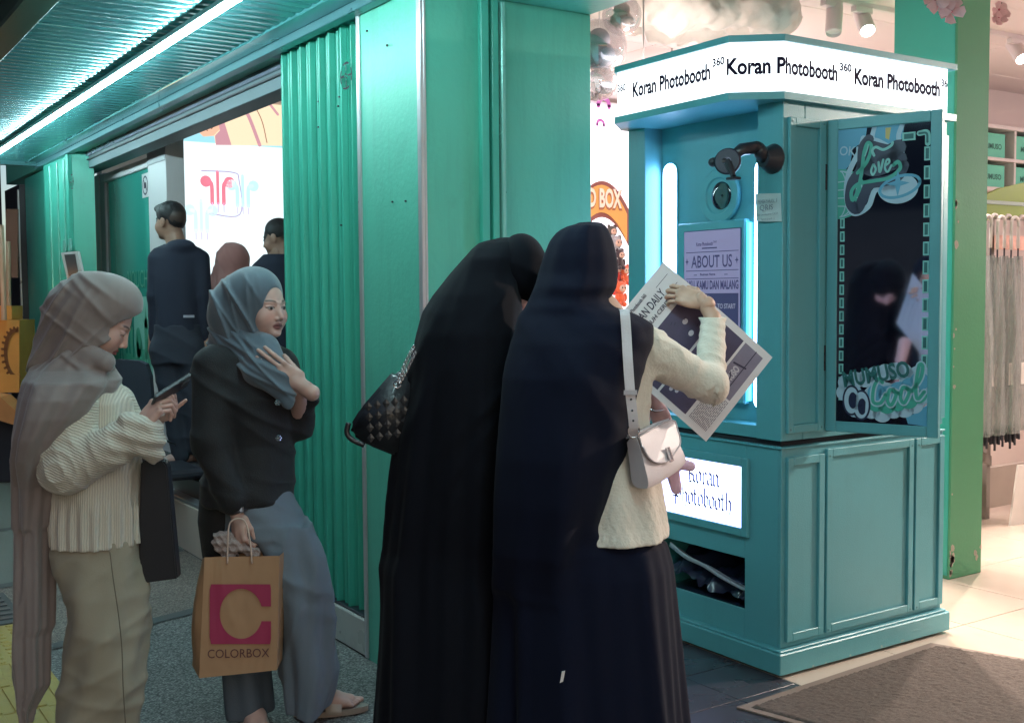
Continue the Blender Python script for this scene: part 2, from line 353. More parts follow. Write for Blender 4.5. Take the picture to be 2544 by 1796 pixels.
# kerb step of white tiles under the folding gate, further doorstep
kb = root("kerb_step", "low step faced with white square tiles under the green folding gate", "step", (2.02, 5.1, 0))
B("core", GROUT, kb, 2.022, 3.2, 4.135, 6.2, -0.01, 0.143, b=0)
tm = None; ty = MB().box(0, .012, .002, .298, .002, .148, b=.002).build("front_tile", TILEW, kb).data
for k, o in enumerate([bpy.data.objects["front_tile"]] + [None] * 6):
    if o is None: o = bpy.data.objects.new("front_tile", ty); COL.objects.link(o); o.parent = kb
    o.location = (2.010, 4.135 + k * .298, 0.0)
tt = None
me_top = MB().box(0, .196, .002, .298, .143, .152, b=.002)
first = me_top.build("top_tile", TILEW, kb)
for i in range(3):
    for k in range(7):
        if i == 0 and k == 0: o = first
        else: o = bpy.data.objects.new("top_tile", first.data); COL.objects.link(o); o.parent = kb
        o.location = (2.012 + i * .2, 4.135 + k * .298, 0)
ds = root("shop_doorstep", "cream fronted doorstep with black rubber mat below the barefoot man", "step", (2.4, 7.4, 0))
B("riser", mat("cream_riser", (0.62, 0.55, 0.47), 0.5), ds, 2.02, 2.9, 6.2, 9.4, -0.01, 0.27)
B("upper_step", BLACK, ds, 2.10, 2.9, 6.2, 9.4, 0.27, 0.40)
B("metal_plate", mat("grey_plate", (0.25, 0.26, 0.28), 0.35, metal=0.4), ds, 2.03, 2.32, 6.3, 7.02, 0.271, 0.29)
B("rubber_mat", mat("rubber", (0.035, 0.035, 0.04), 0.8, bump=0.5), ds, 2.12, 2.8, 6.3, 9.3, 0.401, 0.415, b=.004)
# door mat by the booth
mp = [(2.845, 2.838), (4.05, 2.905), (4.62, 1.4), (3.2, 1.35)]
matt = root("door_mat", "brown grey looped door mat with pale rubber edge on the tiles before the booth", "mat", (3.6, 2.4, 0))
def inset(p, d):
    c = np.mean(p, axis=0); return [tuple(np.array(q) + (c - np.array(q)) / np.linalg.norm(c - np.array(q)) * d) for q in p]
MB().prism([(x, y, 0.001) for x, y in mp], (0, 0, 0.006)).build("rubber_edge", mat("mat_edge_rubber", (0.20, 0.155, 0.13), 0.7, var=.2), matt)
# looped pile: displaced grid
ip = inset(mp, 0.05); nu, nv = 150, 170; vs = []; fs = []
for j in range(nv + 1):
    for i in range(nu + 1):
        a, b = i / nu, j / nv; p = (np.array(ip[0]) * (1 - a) + np.array(ip[1]) * a) * (1 - b) + (np.array(ip[3]) * (1 - a) + np.array(ip[2]) * a) * b
        vs.append((p[0], p[1], 0.007 if i in (0, nu) or j in (0, nv) else 0.010 + RNG.uniform(0, .007)))
for j in range(nv):
    for i in range(nu): a = j * (nu + 1) + i; fs.append((a, a + nu + 1, a + nu + 2, a + 1))
MB().add(vs, fs).build("pile", mat("mat_pile", (0.115, 0.092, 0.080), 0.95, var=0.45, scale=90, dirt=0.6, bump=0.8, bscale=300), matt, smooth=True)
# tactile paving
tp = root("tactile_paving", "yellow tactile paving tiles with raised studs and bars at the kerb side", "tactile paving", (0.7, 4.8, 0))
STUD = None
def tact(x, y, kind):
    B("tactile_tile", YEL, tp, x - .15 + .002, x + .15 - .002, y - .15 + .002, y + .15 - .002, -0.003, 0.006, b=.003)
    q = MB()
    if kind == 'stud':
        global STUD
        for i in range(5):
            for j in range(5):
                if STUD is None: STUD = MB().lathe((tp.location[0], tp.location[1], .006), [(.019, 0), (.016, .004), (.009, .005), (0, .005)], n=10).build("stud", YEL, tp); o = STUD
                else: o = STUD.copy(); COL.objects.link(o)
                o.location = (x - .12 + .06 * i - tp.location[0], y - .12 + .06 * j - tp.location[1], 0)
        return
    if kind == 'stud':
        for i in range(5):
            for j in range(5): q.lathe((x - .12 + .06 * i, y - .12 + .06 * j, .006), [(.019, 0), (.016, .004), (.009, .005), (0, .005)], n=10)
    else:
        for i in range(4): B("raised_bar", YEL, tp, x - .13 + i * .075, x - .13 + i * .075 + .035, y - .14, y + .14, .006, .011, b=.003)
TA = 0.0
for j in range(6):
    for i in range(3): tact(0.745 - .3 * i, 5.3 - .3 * j + .02 , 'stud' if j < 2 else 'bars')
# grated drain cover
dg = root("drain_cover", "small dark metal drain cover set in the pavement at far left", "drain cover", (0.86, 5.75, 0))
B("frame", STRIP, dg, .66, .95, 5.5, 6.1, -.002, .004)
for k in range(6): B("bar", BLACK, dg, .69, .92, 5.56 + k * .085, 5.60 + k * .085, .004, .010)

# ================================================================== awning
AZ = 2.65
aw = root("awning_ceiling", "long awning ceiling of narrow glossy teal metal slats over the pavement", "awning", (1.4, 5, AZ))
pr = [(0, .012), (.010, .003), (.03, 0), (.055, 0), (.071, .003), (.081, .012), (.081, .03), (0, .03)]
L0, L1 = 0.93, 1.862
sl = MB().prism([(L0, p[0], AZ + p[1] - .004) for p in pr], (L1 - L0, 0, 0)).build("ceiling_slat", CEIL, aw)
slm = sl.data; PITCHY = 0.083
slm.transform(Matrix.Translation((0, 5, 0)))
for k in range(118):
    o = sl if k == 0 else sl.copy()
    if k: COL.objects.link(o)
    o.location = (RNG.uniform(-.001, .001), 0.4 + k * PITCHY - 5.0, RNG.uniform(-.0012, .0012)); o.rotation_euler = (RNG.uniform(-.012, .012), 0, 0)
for o in [sl] + [c for c in aw.children if c is not sl]:
    pass
B("backing_sheet", CEILD, aw, .9, 2.0, 0.3, 10.4, AZ + .03, AZ + .05)
B("edge_strip", CEIL, aw, 1.864, 1.985, 0.3, 10.3, AZ - .012, AZ + .028)
B("edge_strip", CEILD, aw, 1.955, 2.005, 0.3, 10.3, AZ - .05, AZ - .0125)
B("street_beam", mat("beam_metal", (0.22, 0.34, 0.35), 0.3, metal=.3), aw, 0.80, 0.922, 0.3, 10.4, AZ - .10, AZ + .06, b=.008)
B("street_beam", CEILD, aw, 0.62, 0.798, 0.3, 10.4, AZ - .02, AZ + .08, b=.005)
B("end_trim", CEILD, aw, .9, 2.0, 10.22, 10.30, AZ - .03, AZ + .02)
# fluorescent LED tubes end to end
ln = [("nearest LED tube of the bright line under the awning ceiling", None)]
names = ["nearest to the camera", "second nearest, joined end to end", "third, over the queue", "fourth, over the queueing women", "fifth, towards the dark end", "sixth, towards the dark end", "seventh, close to the far end", "eighth, close to the far end", "farthest, at the dark end"]
TX, TZ = 1.50, 2.597
y = 0.35; k = 0
while y < 10.1:
    y1 = min(y + 1.19, 10.15)
    t = root("led_tube_light", "white LED tube under the awning, %s" % names[min(k, 8)], "tube light", (TX, (y + y1) / 2, TZ), group="LED tubes in a line under the awning")
    MB().box(TX - .016, TX + .016, y, y1, TZ + .006, TZ + .028, b=.002).build("batten", WHITE, t)
    MB().tube([(TX, y + .012, TZ - .004), (TX, y1 - .012, TZ - .004)], .0125, n=12).build("diffuser", LED_E, t, smooth=True)
    for yy in (y, y1 - .012): MB().tube([(TX, yy, TZ - .004), (TX, yy + .012, TZ - .004)], .0145, n=12).build("end_cap", WHITE, t)
    y = y1 + .005; k += 1
# fascia beam over the shop fronts
fb = root("shopfront_header", "blue grey metal header beam above the shop entrances", "header beam", (2.1, 7, 2.5))
B("panel", mat("header_grey_paint", (.11, .155, .175), .6, var=.15), fb, 2.115, 2.25, 4.14, 9.8, 2.496, 2.70, b=.003)
B("lip", mat("lilac_strip", (0.30, 0.32, 0.42), 0.2, metal=.5), fb, 2.095, 2.1145, 4.14, 9.8, 2.585, 2.645, b=.002)
B("conduit", BLACK, fb, 2.10, 2.114, 4.14, 9.8, 2.555, 2.567, b=.002)

# ================================================================== columns, folding gate, lintel
col1 = root("green_column", "wide green painted column with white corner trims beside the folding gate", "column", (2.3, 3.85, 0))
B("wall", GREEN, col1, 2.012, 2.30, 3.60, 4.13, -0.01, 2.62, b=.003)
B("wall", GREEN, col1, 2.3005, 2.83, 3.66, 4.05, -0.01, 2.62, b=.003)
B("corner_trim", ALU, col1, 2.004, 2.014, 4.10, 4.128, 0.0, 2.62)
B("corner_trim", ALU, col1, 1.999, 2.013, 3.592, 3.620, 0.0, 2.62)
B("corner_trim", ALU, col1, 2.013, 2.025, 3.592, 3.5985, 0.0, 2.62)
B("guide_rail", GREEN2, col1, 2.25, 2.285, 3.575, 3.6, 0.0, 2.6); B("guide_rail", GREEN2, col1, 2.305, 2.335, 3.585, 3.66, 0, 2.6)
B("guide_rail", mat("pale_rail", (0.22, 0.55, 0.47), 0.25, metal=.2), col1, 2.345, 2.362, 3.58, 3.66, 0, 2.59)
B("bracket", GREEN2, col1, 2.365, 2.41, 3.653, 3.66, 1.83, 1.93, b=.002)
MB().lathe((2.395, 3.653, 1.885), [(.011, 0), (.011, -.006), (0, -.006)], ax=(0, 1, 0), n=10).build("bolt", BLACK, col1)
for (px, py) in ((962, 114), (912, 78), (975, 502), (1008, 500)):
    p = onx(px, py, 2.010); MB().lathe(p, [(.004, -.002), (.004, .004), (0, .005)], ax=(-1, 0, 0), n=6).build("nail", BLACK, col1)
p = onx(962, 114, 2.008); MB().tube([p, p + np.array([-.012, -.02, -.004])], .0025, n=5).build("hook", BLACK, col1)
li = root("green_lintel", "green painted lintel over the open shop front beside the column", "lintel", (2.4, 1.8, 2.6))
B("beam", GREEN, li, 2.012, 2.83, -0.5, 4.13, 2.62, 3.3, b=.004)
li2 = B("upper_wall", GREEN, li, 2.014, 2.19, 4.1305, 12, 2.62, 3.3, b=.004)
# folding gate
gt = root("folding_gate", "bunched green accordion folding gate drawn against the column", "folding gate", (2.1, 4.6, .15))
ys = [4.135, 4.245, 4.315]; 
while ys[-1] < 5.0: ys.append(ys[-1] + 0.052 * (0.9 + 0.2 * RNG.random()))
GB = 0.165; GTOP = 2.615
for i in range(len(ys) - 1):
    y0, y1 = ys[i], ys[i + 1]; w = y1 - y0; xo = 2.03 + .012 * (i % 2) + RNG.uniform(-.004, .004)
    pts = [(xo + .022, y0), (xo, y0 + .004), (xo - .004, y0 + .010), (xo + .004, y0 + .016), (xo + .026, y0 + .020), (xo + .030, y1 - .006), (xo + .012, y1 - .002), (xo + .012, y1), (xo + .045, y1), (xo + .045, y0)]
    z1 = GTOP - RNG.uniform(0, .004)
    MB().prism([(a, b, GB) for a, b in pts], (0, 0, z1 - GB)).build("gate_slat", GREEN2, gt)
MB().box(2.02, 2.11, 4.135, 5.1, .152, .164, b=.002).build("floor_track", BLACK, gt)
MB().box(2.03, 2.09, 4.135, 5.08, GTOP, GTOP + .02).build("top_track", CEILD, gt)
def emblem(c, ex, ey, r, parent, m=DARK):
    fl_ = Flat(c, ex, ey); fl_.h = .0012
    for k in range(4):
        a = k * math.pi / 2; pts = [(r * math.cos(a + t), r * math.sin(a + t)) for t in np.linspace(-.55, .55, 7)]
        fl_.line(pts, r * .17, smooth=False, caps=False); fl_.line([(r * .95 * math.cos(a), r * .95 * math.sin(a)), (r * .35 * math.cos(a), r * .35 * math.sin(a))], r * .17, caps=False)
        fl_.line([(r * .28 * math.cos(a + .7), r * .28 * math.sin(a + .7)), (r * .12 * math.cos(a), r * .12 * math.sin(a))], r * .15, caps=False)
    return fl_.build("cut_emblem", m, parent)
emblem(onx(868, 190, 2.036) * np.array([0, 1, 1]) + np.array([2.022, 0, 0]), (0, -1, 0), (0, 0, 1), .052, gt)
for (px, py) in ((849, 242), (846, 265), (797, 254), (797, 317), (853, 560)):
    p = onx(px, py, 2.05); MB().lathe((2.055, p[1], p[2]), [(.004, 0), (.004, -.02), (0, -.021)], ax=(1, 0, 0), n=6).build("rivet", BLACK, gt)

# far column: second gate leaf, fixed panel
g2 = root("far_gate_column", "green steel gate post with cut emblem and lock plates at the far shop", "gate post", (2.1, 9.9, 0))
B("panel", GREEN2, g2, 2.03, 2.2, 10.2, 11.15, 0, 2.60)
pts = [(2.05, 10.18), (2.0, 10.16), (1.97, 9.98), (1.985, 9.72), (1.985, 9.44), (2.0, 9.10), (2.15, 9.05), (2.15, 10.18)]
MB().prism([(a, b, 0.02) for a, b in pts], (0, 0, 2.60)).build("gate_leaf", GREEN2, g2)
for yy in (9.80, 9.52, 9.28): B("gate_rib", mat("pale_rail", (0, 0, 0)), g2, 1.972, 1.984, yy, yy + .018, 0.05, 2.58)
B("post", GREEN2, g2, 1.965, 2.0, 9.10, 9.17, 0, 2.60)
B("lock_plate", mat("pale_rail", (0, 0, 0)), g2, 1.962, 1.97, 9.22, 9.32, 1.86, 1.95); B("lock_plate", mat("pale_rail", (0, 0, 0)), g2, 1.955, 1.963, 9.0, 9.09, 1.86, 1.95)
p = onx(178, 452, 1.975); emblem((1.978, p[1], p[2]), (0, -1, 0), (0, 0, 1), .055, g2)
B("back_panel", GREEN2, g2, 2.16, 2.19, 9.24, 9.5, 0, 2.6)
e2 = root("dark_street_post", "dark steel post with pale worn edge at the far end of the shops", "post", (2.0, 11.3, 0))
B("shaft", BLACK, e2, 1.98, 2.1, 11.16, 11.9, 0, 2.55); B("edge", ALU, e2, 1.965, 1.98, 11.16, 11.19, 0, 2.5)

# glazed panel in its white frame
gz = root("glass_shop_panel", "tinted green glass shop panel with skyline decal in white frame behind the standing man", "shop window", (2.03, 7.6, 0))
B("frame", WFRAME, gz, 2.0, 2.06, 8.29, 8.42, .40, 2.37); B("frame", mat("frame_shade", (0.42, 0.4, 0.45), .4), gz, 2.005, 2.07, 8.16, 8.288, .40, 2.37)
B("frame", WFRAME, gz, 1.99, 2.10, 6.66, 7.03, .36, 2.44); B("frame", WFRAME, gz, 2.002, 2.06, 7.032, 8.158, 2.30, 2.36)
B("cap", mat("frame_cap", (0.30, 0.30, 0.33), .4), gz, 1.985, 1.99, 6.66, 7.03, 2.3, 2.44)
B("glass", mat("tinted_green_glass", (0.04, 0.30, 0.25), 0.12, var=.05, scale=1.2, coat=.5), gz, 2.02, 2.028, 7.032, 8.158, .40, 2.30, b=0)
fl_ = Flat((2.018, 8.158, 0), (0, -1, 0), (0, 0, 1)); PALE = mat("frosted_decal", (0.16, 0.42, 0.36), 0.5, var=0.03)
fl_.rect(.62, .95, 1.12, 1.5)
fl_.build("frosted_band", PALE, gz)
fl_ = Flat((2.0165, 8.158, 0), (0, -1, 0), (0, 0, 1)); DEC = mat("green_skyline_decal", (0.03, 0.25, 0.17), 0.5, var=0)
xs = .05
for w, h in ((.12, .2), (.08, .34), (.11, .16), (.07, .28), (.12, .22), (.06, .4), (.1, .2), (.05, .3), (.13, .26), (.08, .18), (.06, .33)):
    fl_.rect(xs, .9, xs + w, .9 + h); fl_.poly([(xs + w * .3, .9 + h), (xs + w * .7, .9 + h), (xs + w * .5, .9 + h + .08)]); xs += w * .95
fl_.disc(.72, 1.20, .07, .10); fl_.line([(.90, 1.1), (.90, 1.36)], .07, caps=False); fl_.poly([(.86, 1.3), (.94, 1.3), (.9, 1.44)])
fl_.build("skyline_decal", DEC, gz)
gz.location = (2.03 * 1.16, 7.6 * 1.16, 1.48 * (1 - 1.16)); gz.scale = (1.16,) * 3
_gl = gz.location.copy(); gz.location = (2.03, 7.6, 0); gz.scale = (1, 1, 1)
text("lettering", "VOUCHER", DEC, gz, (2.015, 7.65, 1.56), (0, -1, 0), (0, 0, 1), .16, width=.62)
p = onx(360, 461, 2.012); nos = Flat((2.015, p[1], p[2]), (0, -1, 0), (0, 0, 1)); nos.rect(-.075, -.075, .075, .075); nos.build("notice_sticker", WFRAME, gz)
nos = Flat((2.0135, p[1], p[2]), (0, -1, 0), (0, 0, 1))
nos.line([(.055 * math.cos(t), .055 * math.sin(t)) for t in np.linspace(0, 6.28, 20)], .012, smooth=False, caps=False); nos.rect(-.03, -.018, .022, .018); nos.disc(.005, 0, .018); nos.line([(-.04, .04), (.04, -.04)], .01)
nos.build("notice_print", INK, gz)
gz.location = _gl; gz.scale = (1.16,) * 3      # the glazing stands back from the street edge

# ================================================================== photo booth
pb = root("photo_booth", "tall teal photo booth kiosk with backlit sign crown and open mirror door", "photo booth", (3.7, 3.4, 0))
EX, EY = (0, -1, 0), (0, 0, 1)      # print axes of the front face (looking towards +X)
pl = B("plinth", TEAL, pb, 3.20, 4.262, 2.96, 3.96, 0.012, 0.095, b=.004)
MB().box(3.212, 4.25, 2.972, 3.95, .095, .104, b=.003).build("plinth_cap", TEAL, pb)
# lower cabinet, built of boards round an open shelf
lc = B("lower_cabinet", TEAL, pb, 3.24, 4.245, 2.998, 3.012, 0.104, 0.885, b=.002)
for bx in ((3.24, 3.255, 3.0125, 3.19, .104, .885), (3.24, 3.255, 3.70, 3.92, .104, .885), (3.24, 3.255, 3.1905, 3.6995, .104, .215), (3.24, 3.255, 3.1905, 3.6995, .425, .885),
           (3.2555, 4.245, 3.905, 3.92, .104, .885), (4.23, 4.245, 3.0125, 3.9045, .104, .885), (3.232, 4.25, 2.99, 3.925, .885, .893)):
    B("board", TEAL, lc, *bx, b=.0015)
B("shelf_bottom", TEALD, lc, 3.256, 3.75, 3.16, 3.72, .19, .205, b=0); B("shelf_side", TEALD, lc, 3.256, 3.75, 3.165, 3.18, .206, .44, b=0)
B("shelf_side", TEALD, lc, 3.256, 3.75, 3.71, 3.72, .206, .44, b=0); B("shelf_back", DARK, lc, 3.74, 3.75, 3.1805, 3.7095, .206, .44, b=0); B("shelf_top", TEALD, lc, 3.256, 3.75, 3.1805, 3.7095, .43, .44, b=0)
# upper cabinet
uc = B("upper_cabinet", TEAL, pb, 3.36, 4.245, 3.0, 3.92, 0.915, 2.235, b=.003)
B("side_board", TEAL, uc, 3.24, 3.3595, 3.0, 3.134, 0.915, 2.235, b=.003); B("side_board", TEAL, uc, 3.24, 3.3595, 3.805, 3.92, 0.915, 2.235, b=.003)
B("recess_back", TEAL, uc, 3.34, 3.3595, 3.1345, 3.8045, 0.93, 2.235, b=0)
B("sill", TEAL, uc, 3.25, 3.3395, 3.1345, 3.8045, .915, .965, b=.002)
B("shadow_gap", DARK, pb, 3.26, 4.23, 3.02, 3.90, .8935, .9145, b=0)
# raised panel frames: four rails and a sunk field
def raised(parent, x0, x1, z0, z1, y=2.998, w=.032, d=.016, name="raised_panel"):
    f = MB()
    f.box(x0, x0 + w, y - d, y, z0, z1, b=.002); f.box(x1 - w, x1, y - d, y, z0, z1, b=.002)
    f.box(x0 + w, x1 - w, y - d, y, z0, z0 + w, b=.002); f.box(x0 + w, x1 - w, y - d, y, z1 - w, z1, b=.002)
    p = f.build(name, TEAL, parent)
    B("field", TEAL, p, x0 + w, x1 - w, y - .004, y, z0 + w, z1 - w, b=.0015)
    return p
raised(lc, 3.262, 3.472, .128, .852); raised(lc, 3.486, 4.03, .128, .868); raised(lc, 4.044, 4.238, .128, .868)
raised(uc, 3.262, 3.462, .945, 2.155, y=3.0); raised(uc, 3.955, 4.238, .945, 2.155, y=3.0)
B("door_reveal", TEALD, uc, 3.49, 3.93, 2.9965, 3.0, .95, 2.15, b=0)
# crown with backlit sign
OUT = [(3.05, 3.78), (3.05, 3.10), (3.212, 2.968), (4.265, 2.968), (4.265, 3.92), (3.20, 3.92)]
def hexo(d):
    c = np.mean(OUT, axis=0); return [(x + (c[0] - x) / abs(c[0] - x) * d if abs(c[0] - x) > .01 else x, y + (c[1] - y) / abs(c[1] - y) * d * (1 if abs(c[1] - y) > .0 else 0)) for x, y in OUT]
cw = MB().prism([(x, y, 2.215) for x, y in OUT], (0, 0, .028)).build("crown_lower_rail", TEAL, pb)
MB().prism([(x, y, 2.43) for x, y in OUT], (0, 0, .025)).build("crown_upper_rail", TEAL, pb)
sp = MB().prism([(x, y, 2.243) for x, y in [(3.062, 3.775), (3.062, 3.106), (3.217, 2.98), (4.215, 2.98), (4.215, 3.9), (3.21, 3.9)]], (0, 0, .187)).build("sign_panel", SIGN_E, pb)
# lettering runs round the crown: front, chamfer, right side. letters placed one by one along the unrolled path
PATH = [(3.0605, 3.775), (3.0605, 3.106), (3.216, 2.9785), (4.216, 2.9785)]
SEG = [math.dist(PATH[i], PATH[i + 1]) for i in range(3)]
def on_path(s):
    for i in range(3):
        if s <= SEG[i] or i == 2:
            a, b = np.array(PATH[i]), np.array(PATH[i + 1]); t = (b - a) / SEG[i]; return a + t * s, t
        s -= SEG[i]
def wrap_text(s0, string, z, size, bold, width):
    # real letters, one mesh: build flat, then bend every vertex along the path
    cu = bpy.data.curves.new("t", 'FONT'); cu.body = string; cu.offset = bold; cu.resolution_u = 3
    ob = bpy.data.objects.new("t", cu); COL.objects.link(ob); me = bpy.data.meshes.new_from_object(ob.evaluated_get(bpy.context.evaluated_depsgraph_get())); bpy.data.objects.remove(ob); bpy.data.curves.remove(cu)
    n = len(me.vertices); co = np.empty(n * 3); me.vertices.foreach_get("co", co); co = co.reshape(-1, 3); w = co[:, 0].max() - co[:, 0].min(); x = (co[:, 0] - co[:, 0].min()) / w * width; yy = co[:, 1] * size
    # clip to ends
    P = []
    for a, b in zip(x, yy):
        p, t = on_path(min(max(s0 + a, 0.002), sum(SEG) - .002)); nn = np.array([t[1], -t[0]]); q = p + nn * .0015; P.append((q[0], q[1], z + b))
    me.vertices.foreach_set("co", np.array(P, float).ravel()); me.materials.clear(); me.update()
    o = link("lettering", me, TXT, sp); me.transform(wmat(sp).inverted())
tot = sum(SEG)
def s_of(px, py):       # path coordinate of a point seen in the photograph
    if px < 1820: return 3.775 - onx(px, py, 3.0605)[1]
    return SEG[0] + SEG[1] + ony(px, py, 2.9785)[0] - 3.216
zb = 2.313
a0 = s_of(1572, 200); a1 = s_of(1765, 200); c0 = s_of(2122, 200); c1 = s_of(2335, 200)
wrap_text(a0, "Koran Photobooth", zb, .083, .035, a1 - a0); wrap_text(a1 + .012, "360", zb + .042, .042, .035, .065)
b0 = s_of(1806, 180); b1 = SEG[0] + SEG[1] + ony(2080, 200, 2.9785)[0] - 3.216
wrap_text(b0, "Koran Photobooth", zb, .083, .036, b1 - b0); wrap_text(b1 + .012, "360", zb + .042, .042, .04, .07)
wrap_text(c0, "Koran Photobooth", zb, .083, .042, c1 - c0); wrap_text(c1 + .008, "36", zb + .042, .042, .04, .042)
wrap_text(0.004, "360", zb + .035, .042, .03, .055)
B("ceiling_tape", mat("tape_dark", (.06, .12, .18), .4), pb, 3.62, 3.72, 3.0, 3.1, 2.4552, 2.4575, b=0)
# recess: two tube lights, porthole, screen case
def slot(y0, y1, z0, z1, name="tube_light"):
    r = (y1 - y0) / 2; c = (y0 + y1) / 2
    rim = Flat((3.34, 0, 0), EX, EY); pts = []
    def outline(rr, dz=0): return [(-(c) + rr * math.cos(t), z1 - r + rr * math.sin(t)) for t in np.linspace(0, math.pi, 13)] + [(-(c) + rr * math.cos(t), z0 + r + rr * math.sin(t)) for t in np.linspace(math.pi, 2 * math.pi, 13)]
    o3 = [(3.34 - .006, -a, b) for a, b in outline(r + .006)]
    p = MB().prism(o3, (.006, 0, 0)).build(name, TEAL, pb)
    o3 = [(3.34 - .0085, -a, b) for a, b in outline(r)]
    MB().prism(o3, (.003, 0, 0)).build("diffuser", TUBE_E, p)
slot(3.704, 3.788, 1.02, 2.06); slot(3.160, 3.235, 1.02, 2.02)
pc = onx(1785, 487, 3.32); ry, rz = pc[1], pc[2]
rg = MB().lathe((3.34, ry, rz), [(.072, 0), (.110, 0), (.116, .006), (.116, .016), (.110, .022), (.078, .022), (.072, .016)], ax=(-1, 0, 0), n=40).build("porthole_ring", TEAL, pb, auto=True)
MB().lathe((3.336, ry, rz), [(.0719, 0), (.0719, .002), (0, .002)], ax=(-1, 0, 0), n=32).build("hole", mat("porthole_void", (.05, .06, .12), .5), rg)
MB().lathe((3.330, ry - .012, rz), [(.058, 0), (.058, .006), (.052, .010), (.03, .011), (0, .008)], ax=(-1, 0, 0), n=28).build("camera_lens", mat("lens_black", (.015, .015, .03), .08, coat=1), rg, auto=True)
MB().lathe((3.332, ry - .004, rz + .004), [(.066, 0), (.066, .003), (0, .003)], ax=(-1, 0, 0), n=28).build("lens_mount", mat("pinkish_card", (.75, .6, .68), .5), rg)
cs = B("screen_case", TEAL, pb, 3.305, 3.34, 3.262, 3.668, 1.035, 1.79, b=.006)
B("edge_glow", emis("case_edge_light", (.10, .75, 1.0), 1.2), cs, 3.312, 3.336, 3.247, 3.2615, 1.05, 1.775, b=.003)
yl, yr = onx(1702, 572, 3.305)[1], onx(1841, 572, 3.305)[1]; zt = onx(1702, 578, 3.305)[2]; zb_ = 1.13
scn = root("touch_screen", "portrait touch screen showing ABOUT US start page set in the booth front", "screen", (3.3, (yl + yr) / 2, 1.1))
B("bezel", mat("screen_bezel", (.05, .07, .16), .4), scn, 3.3015, 3.3045, yr - .004, yl + .004, zb_ - .004, zt + .004, b=.001)
w = yl - yr; h = zt - zb_; O = (3.3005, yl, zb_)
sc = Flat(O, EX, EY); sc.rect(0, 0, w, h); sc.build("display", emis("screen_paper", (.31, .29, .50), .28), scn)
INKS = emis("screen_ink", (.06, .05, .18), .2); PHO = emis("screen_photo", (.055, .05, .15), .25); LGT = emis("screen_pale_text", (.30, .30, .42), .35)
t = Flat(O, EX, EY); t.h = .0006
hh = h; 
def Z(f): return hh - f
t.rect(.012, Z(.090), w - .008, Z(.087)); t.rect(.012, Z(.168), w - .008, Z(.165)); t.rect(.012, Z(.202), w - .008, Z(.199))
for sx_ in (.018, w - .018):
    zc = Z(.127); t.poly([(sx_ - .011, zc), (sx_ - .003, zc + .004), (sx_, zc + .016), (sx_ + .003, zc + .004), (sx_ + .011, zc), (sx_ + .003, zc - .004), (sx_, zc - .016), (sx_ - .003, zc - .004)])
t.rect(.11, Z(.075), .20, Z(.070)); t.rect(.06, Z(.186), .08, Z(.183)); t.rect(w - .09, Z(.186), w - .07, Z(.183))
t.build("printed_rules", INKS, scn)
def ST(s_, x, f, size, width, bold=0.0, m_=INKS, name="lettering"): text(name, s_, m_, scn, np.array(O) + np.array(EX) * x + np.array(EY) * Z(f), EX, EY, size, width=width, bold=bold, ext=.0008)
ST("Koran Photobooth", .075, .062, .022, .10, .02); ST("360", .178, .052, .013, .02)
ST("ABOUT US", .045, .153, .072, w - .09, .012); ST("Business Name", .10, .187, .014, .09, .03); ST("AKU, KAMU DAN MALANG", .012, .244, .050, w - .02, .035)
ph = Flat(O, EX, EY); ph.h = .0005; ph.rect(.010, .004, w - .008, Z(.262)); ph.build("photo_area", PHO, scn)
ST("TAP ANYWHERE TO START", .03, .325, .028, w - .055, .02, LGT)
gh = Flat(O, EX, EY); gh.h = .0010
for k in range(26): gh.disc(RNG.uniform(.03, w - .03), RNG.uniform(.03, h - .36), RNG.uniform(.006, .022), RNG.uniform(.006, .03), n=9)
gh.build("dim_photo_shapes", emis("screen_dim", (.075, .075, .17), .25), scn)
# lower light box
z0, z1, y1_, y0_ = .548, .795, 3.712, 3.197
lb = MB()
for bx in ((3.222, 3.24, y0_ - .035, y0_, z0 - .035, z1 + .035), (3.222, 3.24, y1_, y1_ + .035, z0 - .035, z1 + .035), (3.222, 3.24, y0_, y1_, z0 - .035, z0), (3.222, 3.24, y0_, y1_, z1, z1 + .035)): lb.box(*bx, b=.003)
lbf = lb.build("lightbox_frame", TEAL, pb)
lp = B("lightbox_panel", LB_E, pb, 3.228, 3.2395, y0_, y1_, z0, z1, b=0)
